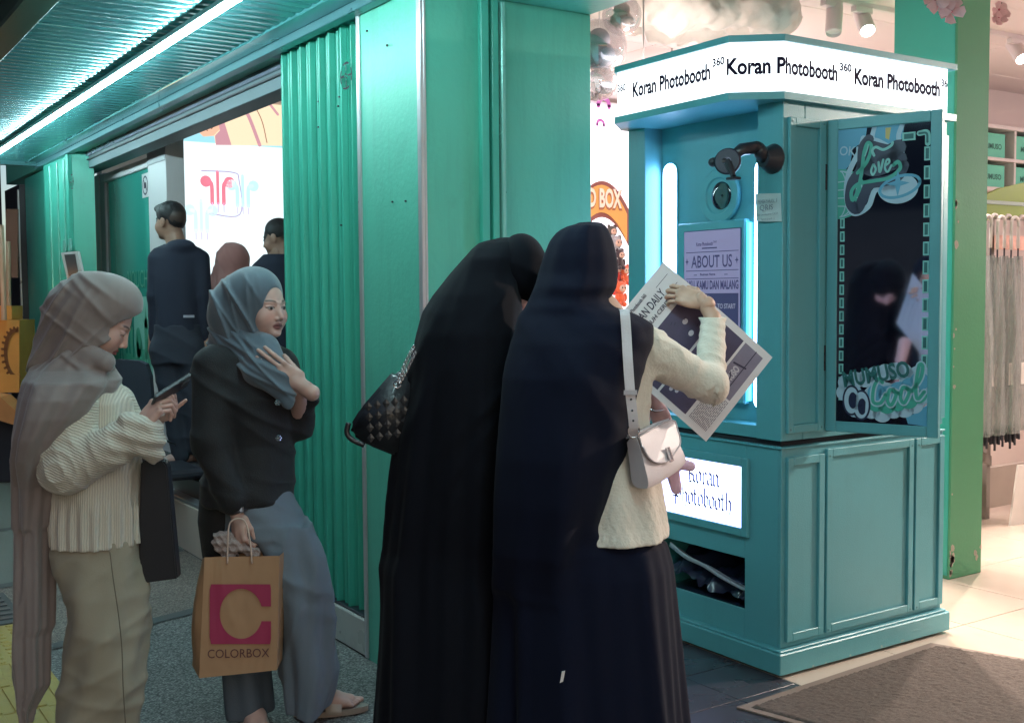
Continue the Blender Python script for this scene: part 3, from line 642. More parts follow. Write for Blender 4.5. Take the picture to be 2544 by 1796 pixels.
# blackletter strokes with a broad nib
GL = {
 'K': (5.2, [[(0, 7), (1.2, 7.6), (1.2, .6), (0, 0)], [(1.2, .4), (2.6, 0)], [(1.4, 4), (3, 6.6), (4.6, 7.2)], [(1.6, 3.8), (3.6, 3), (3.6, 1), (4.8, .2)], [(-.4, 5), (2.8, 5.2)]]),
 'P': (5.2, [[(0, 7), (1.2, 7.6), (1.2, -1.4), (.2, -2)], [(1.4, 6), (3, 7.4), (4.4, 6.4), (4.4, 3), (2.8, 2), (1.4, 2.8)], [(-.6, 2.2), (2.2, 2.4)]]),
 'o': (3.4, [[(.4, 1), (.4, 4), (1.8, 5)], [(.4, .9), (1.4, 0), (2.8, 1), (2.8, 4), (1.8, 5)]]),
 'r': (2.9, [[(.2, 4.4), (.8, 5), (.8, .6), (1.5, 0)], [(.9, 3.6), (2, 5), (2.8, 4.2)]]),
 'a': (3.4, [[(.6, 4.6), (1.6, 5), (2.6, 4.2), (2.6, .6), (3.3, 0)], [(2.6, 3), (.5, 2.2), (.5, .8), (1.2, 0), (2.5, .9)]]),
 'n': (3.8, [[(0, 4.4), (.7, 5), (.7, .6), (1.3, 0)], [(.8, 3.6), (2, 5), (3, 4), (3, .6), (3.6, 0)]]),
 'h': (3.8, [[(0, 7.4), (.7, 8), (.7, .4), (.2, 0)], [(.8, 3.6), (2, 5), (3, 4), (3, .8), (2, -1.6)]]),
 't': (2.6, [[(.8, 7), (.8, .8), (1.6, 0), (2.3, .5)], [(-.2, 4.8), (2, 4.8)]]),
 'b': (3.5, [[(.2, 7.4), (.7, 8), (.7, 1), (1.6, 0), (2.8, 1), (2.8, 4), (1.8, 5), (.9, 3.8)]]), ' ': (2, [])}
def black(word, x, z, u, parent, m_, o=(3.2268, 0, 0)):
    f_ = Flat(o, EX, EY)
    for ch in word:
        wd, sts = GL[ch]
        for s_ in sts: f_.nib([(x + a * u, z + b * u) for a, b in s_], .40 * u, .34 * u)
        x += wd * u
    return f_.build("lettering", m_, parent)
yk = onx(1708, 1190, 3.2275); yk2 = onx(1786, 1222, 3.2275); yp = onx(1674, 1235, 3.2275); yp2 = onx(1818, 1270, 3.2275)
u1 = (yk[1] - yk2[1]) / 18.5; black("Koran", -yk[1], .695, u1, lp, INK)
u2 = (yp[1] - yp2[1]) / 35.0; black("Photobooth", -yp[1], .600, u2, lp, INK)
# mirrored door standing open
hx, hy = 3.482, 2.995; DANG = math.radians(DOOR_DEG) if 'DOOR_DEG' in globals() else math.atan2(2.590 - hy, 3.632 - hx); LD = .435
dr = bpy.data.objects.new("door", None); COL.objects.link(dr); dr.parent = pb; dr["label"] = "open mirror door with sticker art"
dr.matrix_local = wmat(pb).inverted() @ (Matrix.Translation((hx, hy, .94)) @ Matrix.Rotation(DANG, 4, 'Z'))
dw = wmat(pb) @ dr.matrix_local
def DB(name, m_, parent, *bx, b=.003):          # boxes in door space: x along the leaf, y normal (mirror side is -y), z up
    me = bpy.data.meshes.new(name); q = MB().box(*bx, b=b); me.from_pydata(q.v, [], q.f); me.update(); o = link(name, me, m_); o.parent = parent; return o
DH = 1.22; fwid = .042; TH = .03
f_ = MB()
for bx in ((0, fwid, 0, TH, 0, DH), (LD - fwid, LD, 0, TH, 0, DH), (fwid, LD - fwid, 0, TH, 0, fwid), (fwid, LD - fwid, 0, TH, DH - fwid, DH)): f_.box(*bx, b=.003)
me = bpy.data.meshes.new("door_frame"); me.from_pydata(f_.v, [], f_.f); me.update(); o = link("door_frame", me, TEAL); o.parent = dr
DB("door_back", TEAL, dr, 0.004, LD - .004, TH, TH + .012, .004, DH - .004)
MIR = mat("mirror_glass", (.42, .49, .62), .05, metal=1.0, var=0)
DB("mirror", MIR, dr, fwid, LD - fwid, .006, .012, fwid, DH - fwid, b=0)
for z in (.24, .95):
    me = bpy.data.meshes.new("hinge"); q = MB().box(-.012, .0, -.004, .02, z, z + .10, b=.001); 
    for k in range(3): q.box(-.014, -.002, -.008, .0, z + .004 + k * .034, z + .026 + k * .034, b=.001)
    me.from_pydata(q.v, [], q.f); me.update(); o = link("hinge", me, BLACK); o.parent = dr
DB("hinge_strip", mat("pale_strip", (.35, .62, .55), .4), dr, -.006, -.001, .006, .02, 0, DH)
# sticker art on the mirror (flat print) ; axes: leaf x, up z, facing -y
class DFlat(Flat):
    def build(s, name, m_):
        me = bpy.data.meshes.new(name); me.from_pydata(s.v, [], s.f); me.update(); o = link(name, me, m_); o.parent = dr; return o
def D(h): f = DFlat((fwid, .006, fwid), (1, 0, 0), (0, 0, 1)); f.h = h; f.n = np.array([0, -1., 0]); return f
MW, MH = LD - 2 * fwid, DH - 2 * fwid
SK_L = mat("sticker_pale_blue", (.36, .52, .66), .5, var=0); SK_B = mat("sticker_blue", (.09, .33, .52), .5, var=0); SK_G = mat("sticker_green", (.05, .36, .30), .5, var=0)
SK_D = mat("sticker_dark_green", (.015, .12, .13), .5, var=0); SK_GL = mat("sticker_light_green", (.20, .50, .50), .5, var=0); SK_K = mat("sticker_navy", (.012, .02, .06), .4, var=0); SK_Y = mat("sticker_yellow", (.5, .42, .15), .5, var=0)
def cloud(f, pts, r):
    for a, b in pts: f.disc(a, b, r, r * .95, n=22)
# top left group, measured on the leaf: u from hinge side, v from top
def V(a, b): return (a * MW, MH - b * MH)     # fractions
V0 = V
def V(a, b): return V0(a, b * .68)
base = D(.0004); base.poly([V(0, .0), V(.32, -.0), V(.30, .06), V(.16, .10), V(.14, .17), V(0, .25)]); base.poly([V(.40, 0), V(.72, -.0), V(.70, .07), V(.60, .10), V(.40, .05)]); base.build("sticker_blue_field", SK_B)
y_ = D(.0005); y_.poly([V(.52, .01), V(.58, .01), V(.56, .07), V(.52, .06)]); y_.build("sticker_yellow_field", SK_Y)
lo = D(.0006); P_ = lambda L_: [V(*q) for q in L_]
lo.line(P_([(.40, 0), (.38, .055), (.46, .075), (.60, .12), (.62, .16), (.70, .14), (.66, .06), (.70, 0)]), 0.0176)
lo.line(P_([(.28, .05), (.24, .11), (.12, .22), (.10, .34), (.18, .42), (.34, .39), (.42, .31), (.6, .30)]), 0.0208)
lo.disc(*V(.66, .31), .36 * MW * .6, .050 * MH, n=36); lo.build("sticker_outline", SK_L)
# globe
gb = D(.0005); gb.disc(*V(.02, .32), .30 * MW, .085 * MH, n=36); gb.build("sticker_globe", SK_G)
gl = D(.0009)
for rr in (.08, .17, .26): gl.line([(V(.02, .32)[0] + rr * MW * math.cos(t), V(.02, .32)[1] + .078 * MH * math.sin(t)) for t in np.linspace(-1.5, 1.5, 14)], .004, smooth=False)
for dz in (-.06, -.02, .02, .06): gl.line([V(0, .32 + dz), V(.24 - abs(dz), .32 + dz * 1.1)], .004, smooth=False)
gl.build("sticker_globe_lines", SK_L)
sh = D(.0010); sh.line(P_([(.34, .06), (.28, .10), (.26, .20), (.16, .27), (.14, .36), (.22, .40), (.30, .33), (.36, .28), (.52, .27), (.66, .25), (.72, .20)]), 0.0400); sh.line(P_([(.34, .10), (.46, .12), (.56, .13), (.66, .11)]), 0.0600); sh.line(P_([(.30, .18), (.42, .20), (.56, .18), (.66, .17)]), 0.0680); sh.build("love_shadow", SK_K)
lv = D(.0014)
lv.line(P_([(.22, .22), (.32, .17), (.37, .10), (.33, .075), (.29, .12), (.27, .20), (.23, .30), (.17, .355), (.155, .31), (.23, .275), (.40, .265), (.56, .255), (.68, .215), (.66, .18), (.61, .195)]), 0.0136)
lv.build("love_stroke", SK_G)
l2 = D(.0016)
l2.line(P_([(.39, .185), (.37, .215), (.39, .235), (.42, .21), (.40, .185)]), 0.0080); l2.line(P_([(.45, .175), (.465, .225), (.50, .165)]), 0.0088); l2.line(P_([(.52, .195), (.565, .18), (.56, .165), (.535, .17), (.52, .205), (.55, .225), (.59, .195)]), 0.0080)
l2.line(P_([(.40, .14), (.38, .115), (.42, .10), (.50, .115), (.58, .10), (.60, .085)]), 0.0104); l2.line(P_([(.30, .14), (.33, .10), (.335, .085)]), 0.0048); l2.build("love_lettering", SK_GL)
# planet and star
pt = D(.0012); c_ = V(.68, .30); pt.line([(c_[0] + .17 * MW * math.cos(t) * 1.25, c_[1] + .034 * MH * math.sin(t) + .014 * math.cos(t)) for t in np.linspace(0, 6.28, 28)], .011, smooth=False); pt.build("sticker_planet_ring", SK_B)
st = D(.0016); c_ = V(.66, .285); st.poly([(c_[0] + (.044 if k % 2 == 0 else .014) * math.cos(math.pi / 2 + k * math.pi / 4), c_[1] + (.050 if k % 2 == 0 else .014) * math.sin(math.pi / 2 + k * math.pi / 4)) for k in range(8)]); st.build("sticker_star", SK_B)
V = V0
# OK! lettering and dashed border
def dtext(s_, u, v, size, m_, width=None, rot=0, bold=0.0, h=.0018, name="lettering", shear=0):
    cu = bpy.data.curves.new(name, 'FONT'); cu.body = s_; cu.offset = bold; cu.shear = shear; cu.resolution_u = 3; ob = bpy.data.objects.new(name, cu); COL.objects.link(ob)
    me = bpy.data.meshes.new_from_object(ob.evaluated_get(bpy.context.evaluated_depsgraph_get())); bpy.data.objects.remove(ob)
    co = np.empty(len(me.vertices) * 3); me.vertices.foreach_get("co", co); co = co.reshape(-1, 3); w_ = np.ptp(co[:, 0]); x = co[:, 0] * (width / w_ if width else size); z = co[:, 1] * size
    c, s2 = math.cos(rot), math.sin(rot); X = x * c - z * s2; Zz = x * s2 + z * c; o_ = V(u, v)
    P = np.stack([fwid + o_[0] + X, np.full_like(X, .006 - h), fwid + o_[1] + Zz], 1); me.vertices.foreach_set("co", P.ravel()); me.materials.clear(); me.update(); o = link(name, me, m_); o.parent = dr
dtext("OK!", .01, .085, .05, SK_L, width=.07, bold=.01, rot=-.1)
ds1 = D(.0010); ds2 = D(.0013)
def dash(u, v0, v1, hw=.013):
    ds1 = D(.0010); ds2 = D(.0013)
    ds1.rect(V(u, v1)[0] - hw, V(u, v1)[1], V(u, v0)[0] + hw, V(u, v0)[1]); ds2.rect(V(u, v1)[0] - hw + .005, V(u, v1)[1] + .006, V(u, v0)[0] + hw - .005, V(u, v0)[1] - .006); ds1.build("dash_outline", SK_GL); ds2.build("dash_fill", SK_D)
for k in range(14): dash(.055, .30 + k * .0455, .335 + k * .0455, .009)
for k in range(13): dash(.965, .08 + k * .062, .125 + k * .062, .011)
ds1.rect(*V(.70, .055), *V(.84, .028)); ds2.rect(V(.72, .050)[0], V(.72, .050)[1], V(.82, .033)[0], V(.82, .033)[1])
ds1.line(P_([(.88, .035), (.96, .035), (.97, .07)]), .02); ds2.line(P_([(.88, .035), (.955, .037), (.965, .065)]), .008)
ds1.build("dash_outline", SK_GL); ds2.build("dash_fill", SK_D)
# MUMUSO Cool
mc = D(.0016); cloud(mc, P_([(.10, .90), (.22, .955), (.20, .90), (.12, .865), (.22, .855), (.33, .85), (.44, .835), (.55, .825), (.66, .82), (.74, .82)]), .034); cloud(mc, P_([(.40, .955), (.52, .965), (.64, .95), (.76, .945), (.86, .93), (.93, .90)]), .036); cloud(mc, P_([(.84, .86), (.92, .84), (.55, .90), (.45, .91), (.68, .9), (.78, .89), (.90, .87)]), .05); mc.build("cool_outline", SK_L)
m2 = D(.0020); cloud(m2, P_([(.45, .93), (.57, .935), (.68, .925), (.80, .915), (.90, .895)]), .036); m2.build("cool_shadow", SK_G)
m3 = D(.0023); cloud(m3, P_([(.46, .895), (.58, .90), (.70, .885), (.82, .87), (.92, .85)]), .036); m3.build("cool_field", SK_B)
m4 = D(.0026); COOL = [[(.52, .86), (.49, .845), (.43, .875), (.42, .925), (.50, .93), (.56, .90)], [(.64, .885), (.60, .885), (.58, .92), (.62, .935), (.67, .90), (.64, .885), (.70, .895)], [(.78, .875), (.74, .875), (.72, .91), (.76, .925), (.81, .89), (.78, .875), (.84, .885)], [(.84, .885), (.93, .84), (.95, .80), (.91, .80), (.88, .87), (.90, .91), (.97, .885)]]
for L_ in COOL: m4.line(P_(L_), .024)
m4.build("cool_lettering_edge", SK_L); m5 = D(.0029)
for L_ in COOL: m5.line(P_(L_), .013)
m5.build("cool_lettering", SK_G)
dtext("MUMUSO", .09, .880, .085, SK_D, width=.26, rot=.20, bold=.03, h=.0030)
ey = D(.0030); 
for u_, v_ in ((.18, .925), (.29, .94)): ey.disc(*V(u_, v_), .036, .060, n=30)
ey.build("eye_outline", SK_K); ey = D(.0033)
for u_, v_ in ((.18, .925), (.29, .94)): ey.disc(*V(u_, v_), .029, .052, n=30)
ey.build("eye_white", SK_L); ey = D(.0036)
for u_, v_ in ((.195, .925), (.30, .945)): ey.disc(*V(u_, v_), .017, .032, n=24, a0=.6, a1=5.5); 
ey.build("eye_pupil", SK_K)
bl = D(.0012); bl.poly(P_([(.78, .975), (.84, .965), (.92, .945), (1, .93), (1, 1.0), (.8, .995)])); bl.build("sticker_corner_field", SK_B)

# note taped to the booth, phone mount
nt_ = root("taped_note", "white handwritten QRIS payment note taped beside the booth tube light", "note", (3.23, 3.06, 1.8))
a = onx(1877, 482, 3.232); b_ = onx(1943, 480, 3.228); c_ = onx(1941, 551, 3.232); d_ = onx(1879, 551, 3.228)
vs, fs = quadgrid(d_, c_, a, 8, 8); vs = [(p[0] - .004 * math.sin(i * .7), p[1], p[2]) for i, p in enumerate(vs)]; MB().add(vs, fs).build("paper", mat("note_paper", (.50, .56, .58), .7, var=.04), nt_, smooth=True)
NI = mat("pencil_grey", (.13, .15, .2), .7, var=0)
zt_, yl_, wn_ = a[2], a[1], a[1] - b_[1]
def NT(s_, x, dz, size, width, bold=0): text("handwriting", s_, NI, nt_, (3.220, yl_ - x, zt_ - dz), EX, EY, size, width=width, bold=bold)
NT("II  PEMBAYARAN  II", .012, .042, .022, wn_ - .03); NT("QRIS", .035, .068, .030, wn_ * .48); NT("Bisa pembayaran CASH", .022, .088, .013, wn_ * .75); NT("Terimakasih :)", .04, .106, .012, wn_ * .5)
pmn = root("phone_mount", "black suction cup phone holder on a jointed arm above the booth porthole", "phone holder", (3.2, 3.06, 2.0))
sc_ = onx(1904, 394, 3.20)
MB().lathe((3.24, sc_[1], sc_[2]), [(.056, 0), (.058, .006), (.054, .016), (.046, .032), (.034, .06), (0, .064)], ax=(-1, 0, 0), n=28).build("suction_cup", BLACK, pmn, auto=True)
j1 = onx(1882, 366, 3.15); j2 = onx(1842, 372, 3.10); j3 = onx(1822, 388, 3.06)
MB().tube([(3.20, sc_[1], sc_[2]), (3.17, sc_[1] + .004, sc_[2] + .025), j1], [.030, .028, .024], n=12).tube([j1, j2, j3], [.024, .024, .020], n=12).build("arm", BLACK, pmn, smooth=True)
MB().ell(j1, (.022, .022, .022)).build("ball_joint", BLACK, pmn, smooth=True); MB().ell(j3, (.018, .018, .018)).build("ball_joint", BLACK, pmn, smooth=True)
pcx = onx(1808, 402, 3.04); ax_ = np.array([-.80, -.55, .1]); ax_ /= np.linalg.norm(ax_)
MB().lathe(pcx, [(.0, -.030), (.036, -.028), (.048, -.012), (.051, .004), (.045, .011), (0, .012)], ax=ax_, n=26).build("clamp_body", mat("dark_purple_plastic", (.02, .018, .04), .5), pmn, auto=True)
MB().lathe(pcx + ax_ * .0122, [(.011, 0), (.013, .0012), (.015, 0)], ax=ax_, n=20).build("button_ring", mat("ring_grey", (.3, .28, .4), .4), pmn)
p1_ = onx(1772, 404, 3.02); MB().tube([pcx, p1_], [.018, .018], n=10).ell(p1_, (.020, .020, .018)).build("clamp_jaw", BLACK, pmn, smooth=True)
p2_ = onx(1822, 442, 3.03); MB().tube([pcx, p2_ + np.array([0, .0, .005])], [.018, .010], n=10).box(p2_[0] - .02, p2_[0] + .02, p2_[1] - .022, p2_[1] + .022, p2_[2] - .008, p2_[2] + .002, b=.003).build("lower_jaw", BLACK, pmn, smooth=False)
# crumpled bag on the booth shelf
bgp = root("crumpled_bag", "dark crumpled plastic bag stuffed on the open lower shelf of the booth", "bag", (3.5, 3.45, .21))
vs, fs = quadgrid((3.27, 3.69, .25), (3.27, 3.20, .25), (3.7, 3.69, .25), 40, 24)
def nz(x, y, s, ph=0): return math.sin(x * s + ph) * math.cos(y * s * 1.3 + ph * 2) + .5 * math.sin(x * s * 2.3 + y * s * 1.9 + ph) + .3 * math.sin(x * s * 5.1 - y * s * 3.7)
vs = [(p[0] + .01 * nz(p[1], p[2], 30), p[1], .245 + .12 * math.sin(min(1, (p[0] - 3.27) / .43 * 2.4) * 1.4) * .75 + .018 * nz(p[0], p[1], 26) + .03 * (3.69 - p[1] < .3) * (p[1] > 3.5)) for p in vs]
vs2 = []
MB().add(vs, fs).add([(3.27, 3.69, .206), (3.27, 3.20, .206), (3.7, 3.20, .206), (3.7, 3.69, .206)], [(0, 1, 2, 3)]).build("bag_body", mat("dark_plastic_film", (.025, .028, .06), .25, coat=.3), bgp, smooth=True)
fold = cr([(3.262, 3.66, .385), (3.262, 3.56, .350), (3.262, 3.45, .335), (3.262, 3.33, .305), (3.262, 3.21, .285)], 6)
vs = []; fs = []
for i, p in enumerate(fold):
    wv = .020 - .012 * i / len(fold); vs += [(p[0], p[1], p[2] + wv), (p[0] - .006, p[1], p[2]), (p[0] + .05, p[1], p[2] - wv * .6)]
for i in range(len(fold) - 1):
    a = i * 3; fs += [(a, a + 3, a + 4, a + 1), (a + 1, a + 4, a + 5, a + 2)]
MB().add(vs, fs).build("white_fold", mat("pale_plastic", (.42, .42, .5), .35), bgp, smooth=True)
# scuffs and chips on the booth's edges, screws on the frames
CHIP = mat("chipped_paint_pale", (.30, .42, .40), .7, var=.2, scale=80); rs_ = np.random.default_rng(21)
for k in range(22):
    f = Flat((3.20, 2.96, 0), (1, 0, 0), (0, 0, 1)); f.h = .0006; s_ = rs_.uniform(.003, .011); x_ = rs_.uniform(.02, 1.03); z_ = .013 + (0 if rs_.random() < .6 else .078) + s_
    f.poly([(x_ + s_ * rs_.uniform(.5, 1.6) * math.cos(t), min(.094, max(.014, z_ + s_ * rs_.uniform(.3, .9) * math.sin(t)))) for t in np.linspace(0, 5.6, 7)]); f.build("paint_chip", CHIP, pb)
for (x_, z_) in ((3.275, 2.14), (3.45, 2.14), (3.275, .96), (3.45, .96), (3.50, .84), (4.015, .84), (3.50, .14), (4.015, .14), (4.06, .84), (4.06, .14)):
    MB().lathe((x_, 2.9835 if z_ > .9 else 2.9815, z_), [(.0045, 0), (.004, .0012), (0, .0014)], ax=(0, -1, 0), n=8).build("screw", mat("painted_screw", (.07, .22, .24), .4), pb)

# ================================================================== shop behind
def BS(name, m, *bx, b=0): return MB().box(*bx, b=b).build(name, m, kind="structure")
CZ = 3.10
ceil = MB().box(2.83, 14, -0.5, 14, CZ + .006, CZ + .05).build("shop_ceiling", GROUT, kind="structure")
ct = MB().box(0, 1.994, 0, .594, CZ - .004, CZ + .0055, b=.003).build("ceiling_panel", SHOPC, ceil)
for i in range(5):
    for j in range(24):
        o = ct if i == j == 0 else ct.copy()
        if not (i == j == 0): COL.objects.link(o)
        o.location = (2.84 + 2.0 * i, -.4 + .6 * j, RNG.uniform(-.001, .001))
BS("shop_back_wall", SHOPW, 12.4, 12.6, -0.5, 14, 0, CZ); BS("shop_end_wall", SHOPW, 2.83, 12.4, 11.6, 11.8, 0, CZ)
BS("shop_side_wall", SHOPW, 2.83, 12.4, -0.7, -0.5, 0, 3.3)
# end pillar
pil = root("green_shop_pillar", "tall yellow green painted shop pillar with chipped foot behind the booth", "pillar", (5.2, 3.7, 0))
px0, py0 = 5.054, 3.519
B("shaft", PGREEN, pil, px0, 5.33, py0, 3.90, 0.0, CZ, b=.004)
B("side_skin", mat("teal_pillar_paint", (.05, .42, .33), .45, var=.05, bump=.2, bscale=50), pil, px0 - .003, px0, py0 + .012, 3.897, 0.02, CZ - .002, b=0)
PL = mat("bare_plaster", (.42, .38, .32), .9, var=.3, scale=60)
for k in range(26):
    z = RNG.choice([RNG.uniform(.0, .16), RNG.uniform(.0, 2.3)], p=[.6, .4]); s_ = RNG.uniform(.006, .022); onface = RNG.random() < .5
    f = Flat((px0, py0, 0), (1, 0, 0), (0, 0, 1)); f.h = .0012
    xc = RNG.uniform(0, .03) if RNG.random() < .6 else (RNG.uniform(.2, .27) if z < .2 else RNG.uniform(0, .01))
    f.poly([(max(0, xc + s_ * RNG.uniform(.5, 1.2) * math.cos(t)), max(0.002, z + s_ * RNG.uniform(.6, 1.5) * math.sin(t))) for t in np.linspace(0, 5.6, 8)]); f.build("paint_chip", PL, pil)
# white shelving with green gift boxes
WH = mat("shelf_white", (.62, .56, .54), .45, var=.03); BXG = mat("mint_gift_box", (.13, .50, .36), .55, var=.04)
wall_y = 8.2
shf = root("white_cube_shelf", "white cubbyhole wall shelf holding mint gift boxes at right edge", "shelf", (8.6, 6.7, 1.2))
# the shelf stands parallel to the street plane X: its front faces the entrance
sdx = 6.35
c0_ = onx(2448, 318, sdx); 
def SX(px, py): p = ony(px, py, 5.0); return p
YS = 5.0     # shelf front plane Y
xa = ony(2440, 400, YS)[0]; xb = ony(2525, 400, YS)[0]; ztop = ony(2480, 320, YS)[2]; zmid = ony(2480, 400, YS)[2]; zlow = ony(2480, 472, YS)[2]
B("top_board", WH, shf, xa - .6, xb + 1.2, YS, YS + .35, ztop, ztop + .03); B("board", WH, shf, xa - .6, xb + 1.2, YS, YS + .35, zmid, zmid + .025); B("board", WH, shf, xa - .6, xb + 1.2, YS, YS + .35, zlow - .01, zlow + .02)
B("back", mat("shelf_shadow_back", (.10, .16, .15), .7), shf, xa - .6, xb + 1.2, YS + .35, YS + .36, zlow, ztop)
for xx in (xa - .6, xb - .01, xb + .62, xb + 1.2): B("divider", WH, shf, xx - .012, xx + .012, YS + .002, YS + .348, zlow, ztop)
B("wall_panel", SHOPW, shf, xa - .6, xb + 1.2, YS + .37, YS + .45, .0, CZ)
bw = ony(2497, 380, YS + .03)[0] - xa
for r_, (zz0, zz1, wz) in enumerate(((zmid + .025, ztop, "upper"), (zlow + .02, zmid, "lower"))):
    for k, xx in enumerate((xa - .12, xb + .04)):
        hgt = (zz1 - zz0) * .86
        nm = "mint green gift box printed MUMUSO, %s row, %s" % (wz, "left beside the pillar" if k == 0 else "right at the picture edge")
        bx_ = root("gift_box", nm, "box", (xx, YS + .1, zz0), group="mint gift boxes in the cubby shelf")
        W_ = .12 + bw if k == 0 else .42
        B("carton", BXG, bx_, xx, xx + W_, YS + .03, YS + .3, zz0 + .001, zz0 + hgt, b=.004)
        text("lettering", "MUMUSO", mat("box_print", (.03, .14, .11), .6, var=0), bx_, (xx + (.12 + bw * .14 if k == 0 else .06), YS + .029, zz0 + hgt * .36), (1, 0, 0), (0, 0, 1), .055, width=bw * .72 if k == 0 else bw * .72, bold=.03)
# lime display stand and umbrellas on a rail
dpt = root("lime_display_stand", "lime green curved top display stand behind the hanging umbrellas", "display stand", (6.6, 4.6, 0))
LIME = mat("lime_board", (.24, .34, .05), .5, var=.06, scale=20); YD = 4.3
xl = ony(2440, 520, YD)[0]
def ZD(px, py): return ony(px, py, YD)[2]
arc = [(xl - .35, ZD(2440, 560)), (xl - .35, ZD(2445, 500)), (xl, ZD(2447, 490)), (xl + .2, ZD(2490, 468)), (xl + .5, ZD(2544, 452)), (xl + 1.1, ZD(2544, 440)), (xl + 1.1, ZD(2540, 535)), (xl + .5, ZD(2540, 537))]
MB().prism([(x, YD, z) for x, z in arc], (0, .03, 0)).build("header_board", LIME, dpt)
B("silver_band", mat("silver_band", (.35, .45, .38), .4), dpt, xl - .35, xl + 1.1, YD - .006, YD - .001, ZD(2450, 507), ZD(2450, 497))
GREYM = mat("grey_rack_metal", (.24, .21, .19), .4, metal=.3)
B("post", GREYM, dpt, xl + .16, xl + .20, YD + .04, YD + .08, 0, ZD(2500, 520)); B("base_panel", mat("beige_panel", (.36, .30, .26), .6), dpt, xl - .3, xl + 1.1, YD + .1, YD + .14, .05, ZD(2500, 1165))
MB().prism([(xl - .35, YD + .02, ZD(2450, 1060)), (xl - .35, YD + .02, ZD(2450, 1085)), (xl + .18, YD + .02, ZD(2495, 1155)), (xl + .18, YD + .02, ZD(2495, 1130))], (0, .02, 0)).build("brace", GREYM, dpt)
B("rail", GREYM, dpt, xl - .35, xl + 1.1, YD - .10, YD - .085, ZD(2480, 545) - .012, ZD(2480, 545)); 
B("pink_cards", mat("pink_orange_packet", (.75, .38, .30), .5, var=.5, scale=30), dpt, ony(2480, 600, YD)[0], ony(2545, 600, YD)[0] + .1, YD + .002, YD + .03, ZD(2500, 620), ZD(2500, 585), b=.002)
HND = mat("white_umbrella_handle", (.62, .58, .56), .35, var=.03); FILM = mat("clear_umbrella_film", (.36, .39, .38), .14, var=.45, scale=8, alpha=.5, coat=.8, bump=.7, bscale=25, stretch=(6, 6, .6))
TAGM = mat("umbrella_tag", (.60, .57, .54), .6)
YU = YD - .12
whr = ["first from the pillar, half hidden", "second from the pillar", "third from the pillar", "fourth from the pillar", "fifth from the pillar", "sixth, at the picture edge"]
for k in range(6):
    pxk = 2450 + k * 17; p = ony(pxk, 560, YU + .03 * (k % 2)); x, yy = p[0], YU + .03 * (k % 2); zt = ony(2470, 540, YU)[2] + .012 * (k % 2) - .01
    um = root("hanging_umbrella", "folded clear umbrella with white handle on the rail, %s" % whr[k], "umbrella", (x, yy, zt), group="clear umbrellas hanging on the display rail")
    r = .038; hk = [(x + .055 - r - r * math.cos(t) * 1.0, yy, zt - .02 + r * math.sin(t)) for t in np.linspace(3.1, 0, 9)]; hk = [(hk[0][0], yy, hk[0][2] - .025)] + hk + [(hk[-1][0], yy, zt - .19)]
    xs_ = hk[-1][0]
    MB().tube(cr(hk, 3), .0105, n=9).build("handle", HND, um, smooth=True)
    MB().tube([(xs_, yy, zt - .19), (xs_, yy, zt - .28)], .006, n=6).build("shaft", BLACK, um)
    q = MB(); vs = []; fs = []; n = 16; L_ = 14; tl = RNG.uniform(-.03, .03)
    for i in range(L_ + 1):
        t = i / L_; z = zt - .24 - t * 1.12; rr = .026 + .040 * math.sin(min(1, t * 1.3) * math.pi * .6) * (1 - .25 * t)
        for j in range(n): a_ = 2 * math.pi * j / n; q_ = rr * (1 + .28 * math.sin(a_ * 5 + t * 3 + k)); vs.append((xs_ + tl * t + q_ * math.cos(a_), yy + q_ * .8 * math.sin(a_), z))
    for i in range(L_):
        for j in range(n): fs.append((i * n + j, i * n + (j + 1) % n, (i + 1) * n + (j + 1) % n, (i + 1) * n + j))
    q.add(vs, fs).build("folded_canopy", FILM, um, smooth=True)
    z = zt - 1.32; q = MB()
    for j in range(5): a_ = j * 1.256; q.tube([(xs_ + tl + .025 * math.cos(a_), yy + .02 * math.sin(a_), z), (xs_ + tl + .030 * math.cos(a_), yy + .024 * math.sin(a_), z - .10)], .009, n=6)
    q.tube([(xs_ + tl, yy, z), (xs_ + tl, yy, z - .14)], .008, n=6).build("rib_tips", BLACK, um)
    if k in (1, 3, 5): B("paper_tag", TAGM, um, xs_ + tl - .025, xs_ + tl + .02, yy - .05, yy - .048, zt - 1.06, zt - .92, b=0)
plc = root("white_paper_packet", "tilted white printed paper packet hanging low on the rack at right edge", "packet", (ony(2530, 1250, YU)[0], YU - .06, .5))
xq = ony(2515, 1250, YU - .06)[0]
MB().prism([(xq - .02, YU - .06, ony(2515, 1300, YU)[2]), (xq + .22, YU - .06, ony(2544, 1290, YU)[2]), (xq + .25, YU - .06, ony(2530, 1150, YU)[2]), (xq + .06, YU - .06, ony(2530, 1150, YU)[2])], (0, .012, 0)).build("sheet", TAGM, plc)
